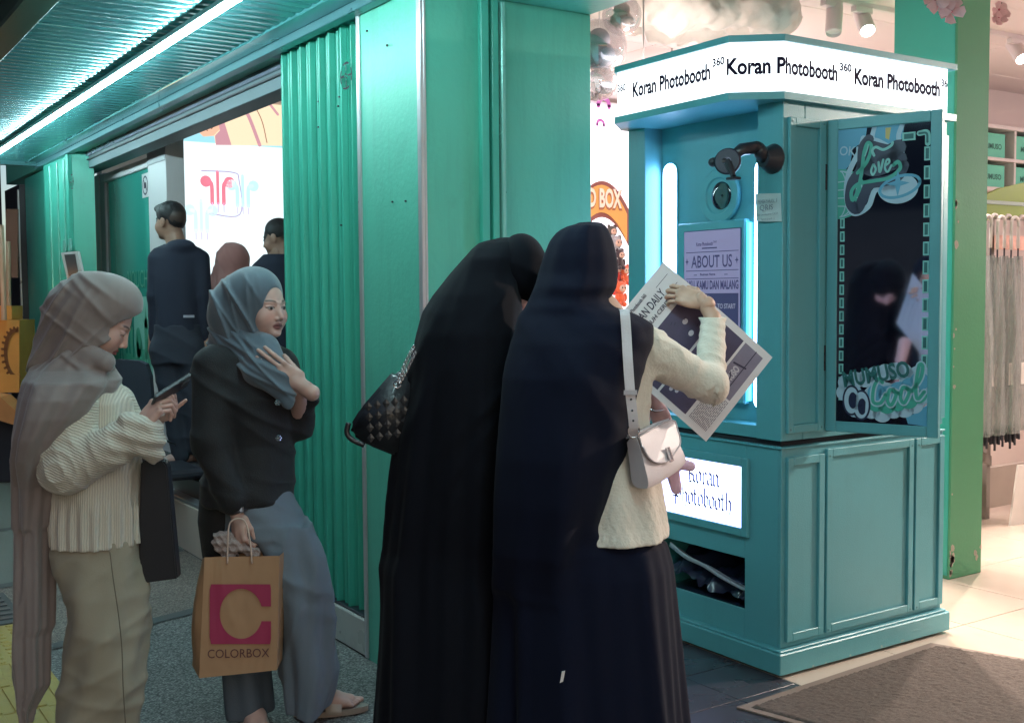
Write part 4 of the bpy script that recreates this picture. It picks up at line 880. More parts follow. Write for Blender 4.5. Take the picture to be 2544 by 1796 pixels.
# track lights
CAN = mat("spot_can_white", (.66, .58, .57), .45, var=.02); LENS = emis("spot_lens", (1.0, .95, .88), 14)
tr = root("ceiling_track", "white lighting track across the shop ceiling carrying the spotlights", "lighting track", (5, 3.2, 3.0))
B("rail", CAN, tr, 3.4, 12, 4.16, 4.19, CZ - .03, CZ - .002)
tr2 = root("ceiling_track", "second white lighting track farther back in the shop", "lighting track", (5, 5.2, 3.0)); B("rail", CAN, tr2, 3.4, 12, 6.2, 6.23, CZ - .03, CZ - .002)
def spot(px, py, Y, aim, lit, lab, en=60, ang=95):
    zc = CZ - .16; d = ray(px, py); t = (zc - H) / d[2]; c = CP + d * t
    c = ony(px, py, Y); c[2] = min(c[2], CZ - .10)
    s_ = root("track_spotlight", lab, "spotlight", (c[0], c[1], CZ), group="white track spotlights in the shop ceiling")
    a = np.array(aim, float); a /= np.linalg.norm(a)
    B("driver_box", CAN, s_, c[0] - .09, c[0] + .05, c[1] - .02, c[1] + .02, CZ - .065, CZ - .031)
    MB().tube([(c[0], c[1], CZ - .065), (c[0], c[1], c[2] + .05), c - a * .04], .008, n=8).build("stem", CAN, s_)
    MB().lathe(c - a * .085, [(0, 0), (.042, .002), (.045, .01), (.045, .165), (.040, .170), (.038, .150)], ax=a, n=22).build("can", CAN, s_, auto=True)
    MB().lathe(c - a * .085, [(.0379, .152), (0, .154)], ax=a, n=22).build("lens", LENS if lit else WHITE, s_)
    if lit: lamp("spot_light", 'SPOT', tuple(c + a * .10), en * 3, (1.0, .82, .70), s_, tuple(c + a * 3), size=.04, angle=ang, blend=.6)
spot(1950, 38, 4.17, (.35, -.25, -1), False, "white track spotlight tilted left near the hanging cloud")
spot(2072, 50, 4.17, (-.30, -.2, -1), False, "white track spotlight tilted left in the middle, lens hidden", 60)
spot(2147, 55, 4.17, (-.45, -.75, -1), True, "lit white track spotlight right of the middle pair, beside the pillar", 70)
spot(2528, 92, 4.17, (-.35, -.8, -1), True, "lit white track spotlight at the right edge above the boxes", 70)
spot(2490, 205, 6.21, (-.35, .2, -1), False, "small unlit white track spotlight farther back on the right")
spot(2550, 215, 6.21, (.1, -.6, -1), True, "small lit spotlight farthest back at the right edge", 40)
# more of the shop's own tracks beyond the frame
for i, (x, y, aim) in enumerate(((6.6, 1.9, (-1, .18, -.5)), (7.6, 2.6, (-.8, .1, -1)), (8.6, 3.3, (-.5, .2, -1)), (5.0, 5.6, (.2, -.3, -1)), (7.5, 7.4, (0, -.5, -1)), (9.5, 6, (-.1, -.3, -1)))):  # one spot is set unseen behind the sign to light the cotton cloud
    s_ = root("track_spotlight", "lit shop spotlight deeper inside the shop number by position %s" % ("near the entrance", "over the aisle", "over the middle aisle", "added to light the cotton cloud", "over the back aisle", "by the far shelves")[i], "spotlight", (x, y, CZ), group="white track spotlights in the shop ceiling")
    s_["label"] = "lit white track spotlight %s, outside the picture" % ("near the entrance", "over the aisle", "over the middle aisle", "added to light the cotton cloud", "over the back aisle", "by the far shelves")[i]
    c = np.array([x, y, CZ - .48]); a = np.array(aim, float); a /= np.linalg.norm(a)
    MB().tube([(x, y, CZ - .001), c], .008, n=8).build("stem", CAN, s_)
    MB().lathe(c - a * .085, [(0, 0), (.045, .01), (.045, .165), (.038, .15)], ax=a, n=18).build("can", CAN, s_, auto=True)
    MB().lathe(c - a * .085, [(.0379, .152), (0, .154)], ax=a, n=18).build("lens", LENS, s_)
    lamp("spot_light", 'SPOT', tuple(c + a * .10), (270, 80, 100, 110, 110, 110)[i], (1.0, .82, .70), s_, tuple(c + a * 3), size=.05, angle=(62, 90, 100, 120, 120, 120)[i], blend=.6); lamp("added_fill_light", 'POINT', tuple(c + a * .12), (8, 14, 22, 20, 34, 34)[i], (1.0, .83, .84), s_, size=.05)  # extra point light at each can, added to brighten the shop ceiling
pd = root("added_cloud_lamp", "added unseen pendant lamp behind the booth crown to light the cotton cloud", "pendant lamp", (3.5, 4.12, CZ))  # unseen lamp, added only to light the cotton cloud from below
MB().tube([(3.5, 4.12, CZ), (3.5, 4.12, 2.49)], .004, n=6).build("flex", CAN, pd); MB().ell((3.5, 4.12, 2.43), (.05, .05, .05)).build("globe", emis("added_lamp_globe", (1, .86, .76), 3), pd, smooth=True)
lamp("added_fill_light", 'POINT', (3.5, 4.12, 2.52), 5, (1.0, .82, .74), pd, size=.05)
# plush corner with bright shelf wall, seen between column and booth
PX, PYW = 5.9, 7.2
dw_ = root("lit_display_wall", "glowing white display wall behind the hanging plush toys", "display wall", (4.9, 7.2, 0))
B("lightbox_panel", emis("display_glow", (.97, .92, 1.0), 1.1), dw_, 4.0, 6.6, PYW, PYW + .05, .9, 3.02)
B("frame", WHITE, dw_, 3.95, 6.65, PYW + .05, PYW + .10, 0, 3.06); B("counter", mat("orange_counter", (.62, .27, .10), .5, var=.3), dw_, 4.0, 6.6, PYW - .25, PYW - .002, .8, 1.23)
pinkc = mat("pink_cutout", (.62, .20, .66), .5, var=.05)
for (px, py, r_) in ((1500, 262, .055), (1492, 310, .035)):
    p = ony(px, py, PYW - .03); f = Flat(p, (1, 0, 0), (0, 0, 1)); f.line([(r_ * math.cos(t), r_ * math.sin(t)) for t in np.linspace(-.2, 3.3, 14)], r_ * .7, smooth=False); f.build("pink_disc", pinkc, dw_)
# BLIND BOX board
bb = root("blind_box_board", "orange arched board lettered BLIND BOX hung before the display wall", "sign", ony(1500, 480, PYW - .2))
YB = PYW - .20
def arcb(x0p, x1p, top, bot, m_, y, name, grow=0):
    a = ony(x0p, 500, y); b = ony(x1p, 500, y); zt = ony(1500, top, y)[2]; zb2 = ony(1500, bot, y)[2]; pts = []; N_ = 16
    for i in range(N_ + 1): t = i / N_; pts.append((a[0] + (b[0] - a[0]) * t, y, zt - .22 * (2 * t - 1) ** 2 * 1.0))
    for i in range(N_ + 1): t = 1 - i / N_; pts.append((a[0] + (b[0] - a[0]) * t, y, zb2 - .22 * (2 * t - 1) ** 2))
    MB().prism(pts, (0, .012, 0)).build(name, m_, bb)
arcb(1430, 1563, 450, 540, mat("brown_board_edge", (.28, .10, .09), .6), YB, "board_edge"); arcb(1432, 1558, 460, 528, mat("orange_board", (.80, .42, .12), .5, var=.04), YB - .014, "board_face")
LW = mat("cream_letter", (.92, .82, .70), .5, var=0); LS = mat("brown_letter_shadow", (.42, .16, .08), .5, var=0)
p = ony(1440, 511, YB - .02); q_ = ony(1540, 511, YB - .02)
text("letter_shadow", "BLIND BOX", LS, bb, (ony(1398, 0, YB)[0], YB - .0165, p[2] - .01), (1, 0, 0), (0, 0, 1), .20, width=ony(1541, 511, YB)[0] - ony(1398, 511, YB)[0], bold=.075)
text("lettering", "BLIND BOX", LW, bb, (ony(1400, 0, YB)[0], YB - .018, p[2]), (1, 0, 0), (0, 0, 1), .20, width=ony(1539, 511, YB)[0] - ony(1400, 511, YB)[0], bold=.035)
# plush toys on hooks
cols_ = [(.10, .09, .08), (.42, .42, .45), (.06, .04, .05), (.80, .07, .05), (.85, .14, .05), (.75, .05, .12)]
plush = [(1520, 575, .060, 0, "brown hatted plush keyring at top under the orange board", "dark brown"), (1531, 603, .070, 1, "fluffy grey plush keyring below the brown hatted one", "grey"), (1540, 633, .055, 2, "black plush keyring with small grey figure, middle of the wall", "black"),
         (1534, 668, .060, 3, "red plush doll hanging above the orange seated ones", "red"), (1552, 672, .055, 4, "orange red plush doll beside the red one", "orange"), (1541, 715, .070, 4, "orange seated plush toy lowest above the counter", "orange"), (1523, 640, .045, 5, "crimson plush doll half hidden behind the hooded woman", "crimson"), (1526, 700, .05, 3, "red plush toy at the bottom beside the orange seated one", "red")]
for k, (px, py, r_, ci, lab, _) in enumerate(plush):
    Yp = PYW - .14 - .03 * (k % 3); p = ony(px, py, Yp); t = root("plush_toy", lab, "plush toy", tuple(p), group="plush keyrings hung on the lit wall")
    mm = mat("plush_%d" % ci, cols_[ci], .95, var=.3, scale=60, sheen=.5, bump=1.0, bscale=200); fc = mat("plush_face", (.70, .48, .38), .8, var=.05)
    MB().ell(p + np.array([0, 0, .0]), (r_ * .8, r_ * .6, r_ * .75)).build("head", mm, t, smooth=True)
    MB().ell(p + np.array([0, 0, -r_ * 1.25]), (r_ * .62, r_ * .5, r_ * .75)).ell(p + np.array([-r_ * .6, -.01, -r_ * 1.1]), (r_ * .25, r_ * .25, r_ * .5)).ell(p + np.array([r_ * .6, -.01, -r_ * 1.1]), (r_ * .25, r_ * .25, r_ * .5)).ell(p + np.array([-r_ * .35, -.02, -r_ * 1.9]), (r_ * .3, r_ * .35, r_ * .3)).ell(p + np.array([r_ * .35, -.02, -r_ * 1.9]), (r_ * .3, r_ * .35, r_ * .3)).build("body", mm, t, smooth=True)
    MB().ell(p + np.array([0, -r_ * .38, -.05 * r_]), (r_ * .52, r_ * .3, r_ * .45)).build("face", fc, t, smooth=True)
    q = MB()
    for s_ in (-1, 1): q.ell(p + np.array([s_ * r_ * .2, -r_ * .66, 0]), (r_ * .09, r_ * .05, r_ * .11), 8, 6)
    q.build("eyes", BLACK, t); q = MB()
    for s_ in (-1, 1): q.ell(p + np.array([s_ * r_ * .5, 0, r_ * .65]), (r_ * .25, r_ * .2, r_ * .28), 8, 6)
    q.build("ears", mm, t, smooth=True); MB().tube([p + np.array([0, 0, r_ * .7]), p + np.array([.004, 0, r_ + .09])], .002, n=5).build("cord", BLACK, t)
brd = root("brown_star_board", "brown shaped board piece with pale letter below the orange sign", "sign", ony(1548, 560, PYW - .12))
pp = [ony(a_, b2, PYW - .12) for a_, b2 in ((1537, 550), (1562, 535), (1600, 560), (1590, 600), (1556, 582))]
MB().prism(pp, (0, .012, 0)).build("board", mat("brown_board", (.30, .13, .11), .6), brd); text("lettering", "S", LW, brd, ony(1546, 571, PYW - .135), (1, 0, 0), (0, 0, 1), .085, bold=.03)
# coloured boxes on the counter
for k, (px, cc, nm_) in enumerate(((1519, (.15, .55, .62), "turquoise"), (1536, (.75, .05, .20), "crimson"), (1552, (.20, .62, .50), "sea green"))):
    p = ony(px, 762, PYW - .2); t = B("toy_carton", mat("carton_%d" % k, cc, .5, var=.15), None, p[0], p[0] + .055, PYW - .24, PYW - .14, 1.2305, 1.2305 + .09); tag(t, "small %s toy carton in the row on the orange counter" % nm_, "box", "toy cartons on the counter")
# cotton cloud and bubbles
cl = root("cotton_cloud", "cream cotton wool cloud hanging from the shop ceiling above the booth", "decoration", dep(1720, 50, 5.6))
CLOUD = mat("cotton_wool", (.86, .76, .70), .95, var=.06, scale=14, bump=.8, bscale=40, sheen=.4)
GLS = bpy.data.materials.new("clear_bubble_plastic"); GLS.use_nodes = True; b_ = GLS.node_tree.nodes["Principled BSDF"]; b_.inputs["Metallic"].default_value = .75; b_.inputs["Alpha"].default_value = .42; b_.inputs["Roughness"].default_value = .04; b_.inputs["Base Color"].default_value = (.8, .75, .8, 1); b_.inputs["Coat Weight"].default_value = 1
for k, (px, py, r_, lab) in enumerate(((1545, 40, .095, "clear plastic bubble holding a plush and confetti, top one by the cloud"), (1488, 120, .135, "large clear bubble holding a black and white plush, at the lintel edge"), (1490, 205, .085, "smaller clear bubble with paper shreds below the large one"))):
    p = dep(px, py, 5.3); t = root("clear_bubble", lab, "ornament", tuple(p), group="clear bubbles hanging by the cloud")
    MB().ell(p, (r_, r_, r_), 32, 20).build("shell", GLS, t, smooth=True)
    q = MB()
    for i in range(46): a_ = RNG.uniform(0, 6.28); rr = r_ * RNG.uniform(.1, .85); z = -r_ * RNG.uniform(.35, .85); rr *= math.sqrt(max(.05, 1 - (z / r_) ** 2)); c = p + np.array([rr * math.cos(a_), rr * math.sin(a_), z]); q.tube([c, c + RNG.normal(size=3) * .012], .0028, n=4)
    q.build("paper_shreds", mat("shreds", (.55, .42, .38), .8, var=.4, scale=60), t, kind="stuff")
    if k < 2: MB().ell(p + np.array([0, 0, -r_ * .25]), (r_ * .62, r_ * .55, r_ * .45)).ell(p + np.array([.0, 0, r_ * .3]), (r_ * .42, r_ * .4, r_ * .38)).build("plush", mat("plush_in_bubble", (.62, .48, .40), .9, var=.5, scale=40, bump=1) if k == 0 else mat("plush_bw", (.36, .35, .42), .6, var=.75, scale=14), t, smooth=True)
    MB().tube([p + np.array([0, 0, r_]), (p[0], p[1], CZ)], .0015, n=4).build("thread", WHITE, t)
# blossoms hung from the ceiling
PET = mat("pink_petal", (.80, .52, .56), .6, var=.15, scale=60); PCT = mat("petal_centre", (.55, .10, .18), .6)
def blossom(px, py, D_, r_, lab, n=3):
    p = dep(px, py, D_); t = root("hanging_blossom", lab, "artificial flower", tuple(p), group="pink blossoms hanging from the shop ceiling")
    for j in range(n):
        c = p + np.array([RNG.uniform(-r_, r_), RNG.uniform(-r_, r_) * .5, RNG.uniform(-r_, r_) * .8]) * (0 if j == 0 else 1.0)
        for k in range(5):
            a_ = k * 1.256 + RNG.uniform(-.2, .2) + j; e = r0 * math.cos(a_) + np.array([0, 0, 1]) * math.sin(a_); g = -r0 * math.sin(a_) + np.array([0, 0, 1]) * math.cos(a_); o_ = -f0 * .3 * r_
            MB().add([c, c + (e * .35 + g * .3) * r_, c + (e * .85 + g * .42) * r_ + o_, c + e * 1.0 * r_ + o_ * 1.3, c + (e * .85 - g * .42) * r_ + o_, c + (e * .35 - g * .3) * r_], [(0, 1, 2, 3), (0, 3, 4, 5)]).build("petal", PET, t)
        MB().ell(c - f0 * .005, (r_ * .14, r_ * .14, r_ * .14), 8, 6).build("centre", PCT, t)
    MB().tube(cr([p, p + np.array([.03, .02, .12]), p + np.array([-.02, 0, .3]), (p[0], p[1], CZ)], 4), .003, n=5).build("twig", mat("twig", (.12, .07, .05), .8), t)
blossom(2335, 12, 4.4, .055, "large pink blossom cluster hanging before the green pillar", 3); blossom(2488, 40, 6.2, .045, "small pink blossom sprig hanging at the right near a spotlight", 3)

# ================================================================== bright phone shop on the left
bd = root("shop_light_board", "large glowing advertising board with earphones and an orange hand picture", "advertising board", (3.3, 8.6, 1.5))
YA = 8.95
xl_ = 2.70; xr_ = 3.74
zsp = ony(600, 361, YA)[2]
B("frame", mat("board_edge_dark", (.02, .05, .12), .5), bd, xl_ - .05, xl_ - .002, YA - .02, YA + .05, .42, 3.38); 
ADP = emis("advert_white", (.78, .96, 1.0), .62); pnl = B("panel", ADP, bd, xl_, xr_, YA, YA + .04, .42, 3.38)
f = Flat((0, YA - .001, 0), (1, 0, 0), (0, 0, 1)); f.rect(xl_, zsp, xr_, 3.38); f.build("sky_picture", emis("advert_sky", (.38, .78, .90), .52), pnl)
def AP(px, py): p = ony(px, py, YA - .002); return (p[0], p[2])
f = Flat((0, YA - .002, 0), (1, 0, 0), (0, 0, 1)); f.poly([AP(*q) for q in ((488, 305), (520, 280), (560, 255), (640, 215), (760, 160), (800, 364), (536, 361), (532, 338), (510, 340), (495, 330))]); f.build("cloth_picture", emis("advert_cloth", (1.0, .80, .55), .52), pnl)
f = Flat((0, YA - .0035, 0), (1, 0, 0), (0, 0, 1)); f.poly([AP(*q) for q in ((540, 290), (556, 300), (575, 361), (536, 361), (534, 338), (546, 325))]); f.line([AP(605, 265), AP(622, 300), AP(645, 361)], .03); f.line([AP(655, 240), AP(672, 262), AP(690, 285)], .022); f.build("cloth_shade_picture", emis("advert_cloth_shade", (.72, .36, .42), .45), pnl)
f = Flat((0, YA - .0045, 0), (1, 0, 0), (0, 0, 1)); f.line([AP(625, 250), AP(650, 300), AP(663, 355)], .008); f.build("drawn_cord", emis("advert_line", (.40, .18, .12), .4), pnl); f = Flat((0, YA - .0045, 0), (1, 0, 0), (0, 0, 1)); f.line([AP(535, 300), AP(530, 312), AP(525, 320)], .012); f.line([AP(500, 312), AP(515, 325)], .01); f.build("drawn_lines", emis("advert_line", (.40, .18, .12), .4), pnl)
f = Flat((0, YA - .003, 0), (1, 0, 0), (0, 0, 1)); f.poly([AP(*q) for q in ((488, 305), (525, 283), (543, 298), (548, 320), (530, 338), (505, 340), (495, 330))]); f.build("hand_picture", emis("advert_hand", (.98, .55, .38), .5), pnl)
def earph(px, py, s_, m_, name):
    f = Flat((0, YA - .003, 0), (1, 0, 0), (0, 0, 1)); c = AP(px, py)
    for sg in (-1, 1):
        f.disc(c[0] + sg * .085 * s_, c[1] + .05 * s_, .04 * s_); f.line([(c[0] + sg * .075 * s_, c[1] + .05 * s_), (c[0] + sg * .045 * s_, c[1] + .03 * s_), (c[0] + sg * .042 * s_, c[1] - .10 * s_)], .028 * s_)
    f.line([(c[0], c[1] + .12 * s_), (c[0], c[1] - .10 * s_)], .022 * s_, smooth=False); f.build(name, m_, pnl)
    f = Flat((0, YA - .003, 0), (1, 0, 0), (0, 0, 1))
    for sg in (-1, 0, 1): f.line([(c[0] + sg * .042 * s_, c[1] - .10 * s_), (c[0] + sg * .042 * s_, c[1] - .16 * s_)], .010 * s_, smooth=False)
    f.build("earphone_lead", emis("lead_" + name, (.45, .40, .60), .8), pnl)
earph(541, 470, 1.15, emis("red_earphone", (.80, .22, .30), .55), "red_earphone_print"); earph(603, 478, 1.1, emis("mint_earphone", (.50, .90, .90), .6), "mint_earphone_print"); earph(500, 540, 1.1, emis("pale_earphone", (.62, .92, .96), .58), "pale_earphone_print")
f = Flat((0, YA - .003, 0), (1, 0, 0), (0, 0, 1)); c = AP(541, 470); f.line([(c[0] - .13, c[1] + .14), (c[0] + .13, c[1] + .14), (c[0] + .18, c[1] + .08), (c[0] + .18, c[1] - .2), (c[0] - .1, c[1] - .2)], .010); f.build("case_outline", emis("case_outline_e", (.55, .45, .70), .45), pnl)
# interior floor and walls of that shop
BS("phone_shop_floor", mat("phone_shop_floor_tile", (.45, .40, .36), .25, var=.1), 2.9, 3.75, 5.1, 11.6, .30, .405)
BS("phone_shop_ceiling", SHOPC, 2.2, 3.75, 5.1, 11.6, 3.4, 3.45)
BS("phone_shop_partition", SHOPW, 2.83, 3.75, 4.98, 5.08, 0, 3.4)
BS("phone_shop_side_wall", SHOPW, 3.75, 3.80, 4.98, 11.6, 0, 3.4)
ctr = root("sales_counter", "glass counter strewn with cartons behind the browsing people", "counter", (3.2, 8.3, .4))
B("cabinet", mat("beige_wood", (.45, .33, .25), .5), ctr, 2.75, 3.70, 8.35, 8.8, .405, 1.40); B("top", mat("counter_top", (.6, .55, .62), .3), ctr, 2.72, 3.72, 8.30, 8.82, 1.401, 1.43)
for k in range(5):
    x = 2.82 + k * .16; o = B("phone_carton", mat("carton_c%d" % (k % 3), ((.55, .35, .30), (.5, .12, .28), (.7, .62, .6))[k % 3], .5, var=.2), None, x, x + .12, 8.4, 8.52, 1.4305, 1.4305 + .08 + .05 * (k % 2))
    tag(o, "small carton standing on the counter, %s" % ("pinkish one at the left end", "crimson one second from left", "pale one in the middle", "pinkish tall one right of the pale one", "crimson one at the right end")[k], "carton", "cartons on the shop counter")
# POS display head at the left
pos = root("display_stand_screen", "small white framed price display tilted on a stand behind the grey hijab", "display", (1.5, 8.2, 0))
pA = [onx(a_, b2, 1.75) for a_, b2 in ((151, 628), (193, 624), (207, 688), (167, 694))]
MB().prism(pA, (.02, .03, 0)).build("frame", WHITE, pos)
pc_ = np.mean(pA, axis=0); pB = [pc_ + (p - pc_) * np.array([.9, .62, .8]) + np.array([-.004, -.004, 0]) for p in pA]; MB().prism(pB, (.001, .001, 0)).build("panel", mat("display_grey", (.08, .09, .10), .3), pos)
MB().tube([pc_ + np.array([.02, .02, -.1]), (pc_[0] + .02, pc_[1] + .02, 0.01)], .015, n=8).build("pole", WHITE, pos)
chr_ = root("office_chair", "dark padded chair back standing behind the texting woman", "chair", (1.6, 6.5, 0))
pC = [dep(a_, b2, 6.6) for a_, b2 in ((262, 900), (290, 893), (345, 897), (362, 905), (372, 935), (378, 1010), (382, 1100), (300, 1120), (255, 1100), (250, 960))]
MB().prism(pC, (f0 * .06)).build("backrest", mat("navy_fabric", (.018, .028, .045), .8, bump=.4), chr_)
pm_ = dep(315, 1105, 6.62); MB().tube([pm_ + f0 * .03, (pm_[0], pm_[1], .25), (pm_[0] + .02, pm_[1] + .02, .05)], .02, n=8).build("column", BLACK, chr_)
MB().box(pm_[0] - .02, pm_[0] + .4, pm_[1] - .25, pm_[1] + .2, .42, .48, b=.02).build("seat", BLACK, chr_)
q = MB()
for k in range(5): a_ = k * 1.256; q.tube([(pm_[0], pm_[1], .07), (pm_[0] + .27 * math.cos(a_), pm_[1] + .27 * math.sin(a_), .03)], .015, n=6)
q.build("base", BLACK, chr_)
cbl = MB().tube(cr([dep(378, 1040, 6.7), dep(392, 1075, 6.8), dep(415, 1095, 6.9), dep(436, 1104, 7.0)], 5), .006, n=6).build("cable", BLACK, None, smooth=True); tag(cbl, "thin black cable drooping beside the barefoot man", "cable")

# food stall at far left
stl = root("food_stall", "orange wooden food stall with round emblem and warm lamp at the left edge", "food stall", (.6, 9.5, 0))
ORG = mat("orange_stall_board", (.50, .22, .05), .6, var=.2, scale=8)
def FD(px, py, D_=9.2): return dep(px, py, D_)
MB().prism([FD(-150, 795), FD(48, 795), FD(48, 975), FD(-150, 975)], f0 * .3).build("cabinet", ORG, stl)
MB().prism([FD(-150, 760, 9.21), FD(30, 760, 9.21), FD(30, 794, 9.21), FD(-150, 794, 9.21)], f0 * .2).build("hood", ORG, stl)
MB().prism([FD(0, 985, 9.0), FD(-150, 960, 9.0), FD(-150, 1000, 9.0), FD(50, 1060, 9.0), FD(50, 1030, 9.0)], f0 * .2).build("shelf", mat("stall_shelf", (.42, .17, .06), .6, var=.3), stl)
MB().prism([FD(-200, 1000, 9.15), FD(45, 1050, 9.15), FD(45, 1196, 9.15), FD(-200, 1196, 9.15)], f0 * .3).build("base", BLACK, stl)
e_ = Flat(FD(40, 878, 9.19), r0, (0, 0, 1)); R_ = .19
e_.line([(R_ * .45 * math.cos(t), R_ * math.sin(t)) for t in np.linspace(1.4, 4.9, 20)], .03, smooth=False)
for k in range(14): t = 1.4 + k * .26; e_.line([(R_ * .45 * math.cos(t), R_ * math.sin(t)), (R_ * .62 * math.cos(t), R_ * 1.12 * math.sin(t))], .02, smooth=False)
e_.line([(-.12, -.28), (.03, -.28)], .01, smooth=False); e_.line([(-.12, -.31), (.03, -.31)], .01, smooth=False); e_.disc(-.13, -.28, .018); e_.disc(-.16, -.30, .018)
e_.build("emblem", mat("stall_print", (.16, .06, .02), .7, var=0), stl)
MB().tube([FD(3, 560, 9.1), FD(10, 795, 9.1)], .022, n=8).tube([FD(20, 600, 9.3), FD(22, 795, 9.3)], .02, n=8).build("post", mat("stall_post", (.35, .22, .16), .6), stl)
B("dark_curtain", mat("dark_curtain", (.02, .017, .025), .9, var=.4, scale=3), stl, 1.2, 1.9, 11.6, 11.65, 0, 2.8)
MB().prism([FD(14, 520, 9.8), FD(44, 520, 9.8), FD(44, 690, 9.8), FD(14, 690, 9.8)], f0 * .02).build("hanging_cloth", mat("rust_cloth", (.16, .07, .05), .9), stl)
lamp("stall_lamp", 'POINT', tuple(FD(-120, 720, 8.6)), 2, (1, .5, .2), stl, size=.08)
bk = BS("street_darkness_wall", mat("far_dark_wall", (.012, .014, .022), .9, var=.5, scale=.8), -6, 1.97, 14, 14.2, 0, 4)

# ================================================================== across the street (seen only in the booth mirror)
def mirror_point(px, py, dist):
    n = np.array(dw.to_3x3() @ Vector((0, -1, 0))); P0 = np.array(dw @ Vector((.1, .006, .5))); d = ray(px, py); t = ((P0 - CP) @ n) / (d @ n); p = CP + d * t; r = d - 2 * (d @ n) * n; r /= np.linalg.norm(r); return p + r * dist, r
opp = root("street_building", "dark shop building across the street reflected in the booth mirror", "building", (-13, 5, 0))
B("wall", mat("dark_opposite_wall", (.035, .037, .055), .9, var=.5, scale=.7), opp, -14.0, -12.0, -14, 26, 0, 9, b=0)
for k, yy in enumerate((-6, -2.5, 1, 4.5, 8, 11.5)):
    w_ = B("shutter", mat("dim_shutter", (.16, .13, .12), .6, var=.3, scale=3), opp, -11.99, -11.95, yy, yy + 2.6, 0.1, 2.9, b=0)
    B("window", mat("dark_glass", (.02, .025, .05), .2), opp, -11.99, -11.95, yy + .3, yy + 2.2, 4.2, 5.8, b=0)
c, r_ = mirror_point(2275, 500, 11.0); n_ = -r_ * np.array([1, 1, 0]); n_ /= np.linalg.norm(n_); e_ = np.cross(np.array([0, 0, 1.]), n_)
sg = root("crossing_sign", "blue square pedestrian crossing sign on a pole across the street", "road sign", (c[0], c[1], 0))
hs = .30; pts = [c + e_ * a + np.array([0, 0, b]) for a, b in ((-hs, -hs), (hs, -hs), (hs, hs), (-hs, hs))]
MB().prism(pts, -n_ * .02).build("plate", mat("sign_blue", (.04, .14, .60), .4, var=.05), sg)
f = Flat(c + n_ * .002, e_, (0, 0, 1)); f.poly([(-.24, -.22), (.24, -.22), (0, .23)]); f.build("white_triangle", mat("sign_white", (.75, .77, .8), .4, var=0), sg)
f = Flat(c + n_ * .005, e_, (0, 0, 1)); f.disc(0, .10, .025); f.line([(0, .07), (.005, -.03), (.05, -.12)], .035, smooth=False); f.line([(.0, -.03), (-.05, -.12)], .03, smooth=False); f.line([(-.05, .03), (.05, .04)], .02, smooth=False)
for k in range(5): f.rect(-.17 + k * .075, -.20, -.135 + k * .075, -.14)
f.build("walking_figure", mat("sign_black", (.02, .02, .02), .5, var=0), sg)
MB().tube([c - n_ * .03, (c[0] - n_[0] * .03, c[1] - n_[1] * .03, 0)], .03, n=8).build("pole", GREYM, sg)
c, r_ = mirror_point(2172, 590, 10.5); lm = root("street_wall_lamp", "round white wall lamp across the street reflected in the mirror", "lamp", tuple(c)); MB().ell(c, (.09, .09, .07)).build("globe", emis("globe_lamp", (1, .93, .8), 6), lm, smooth=True)
MB().tube([c, (c[0] - .15, c[1], c[2] + .05), (-11.95, c[1], c[2] + .1)], .012, n=6).build("bracket", GREYM, lm)

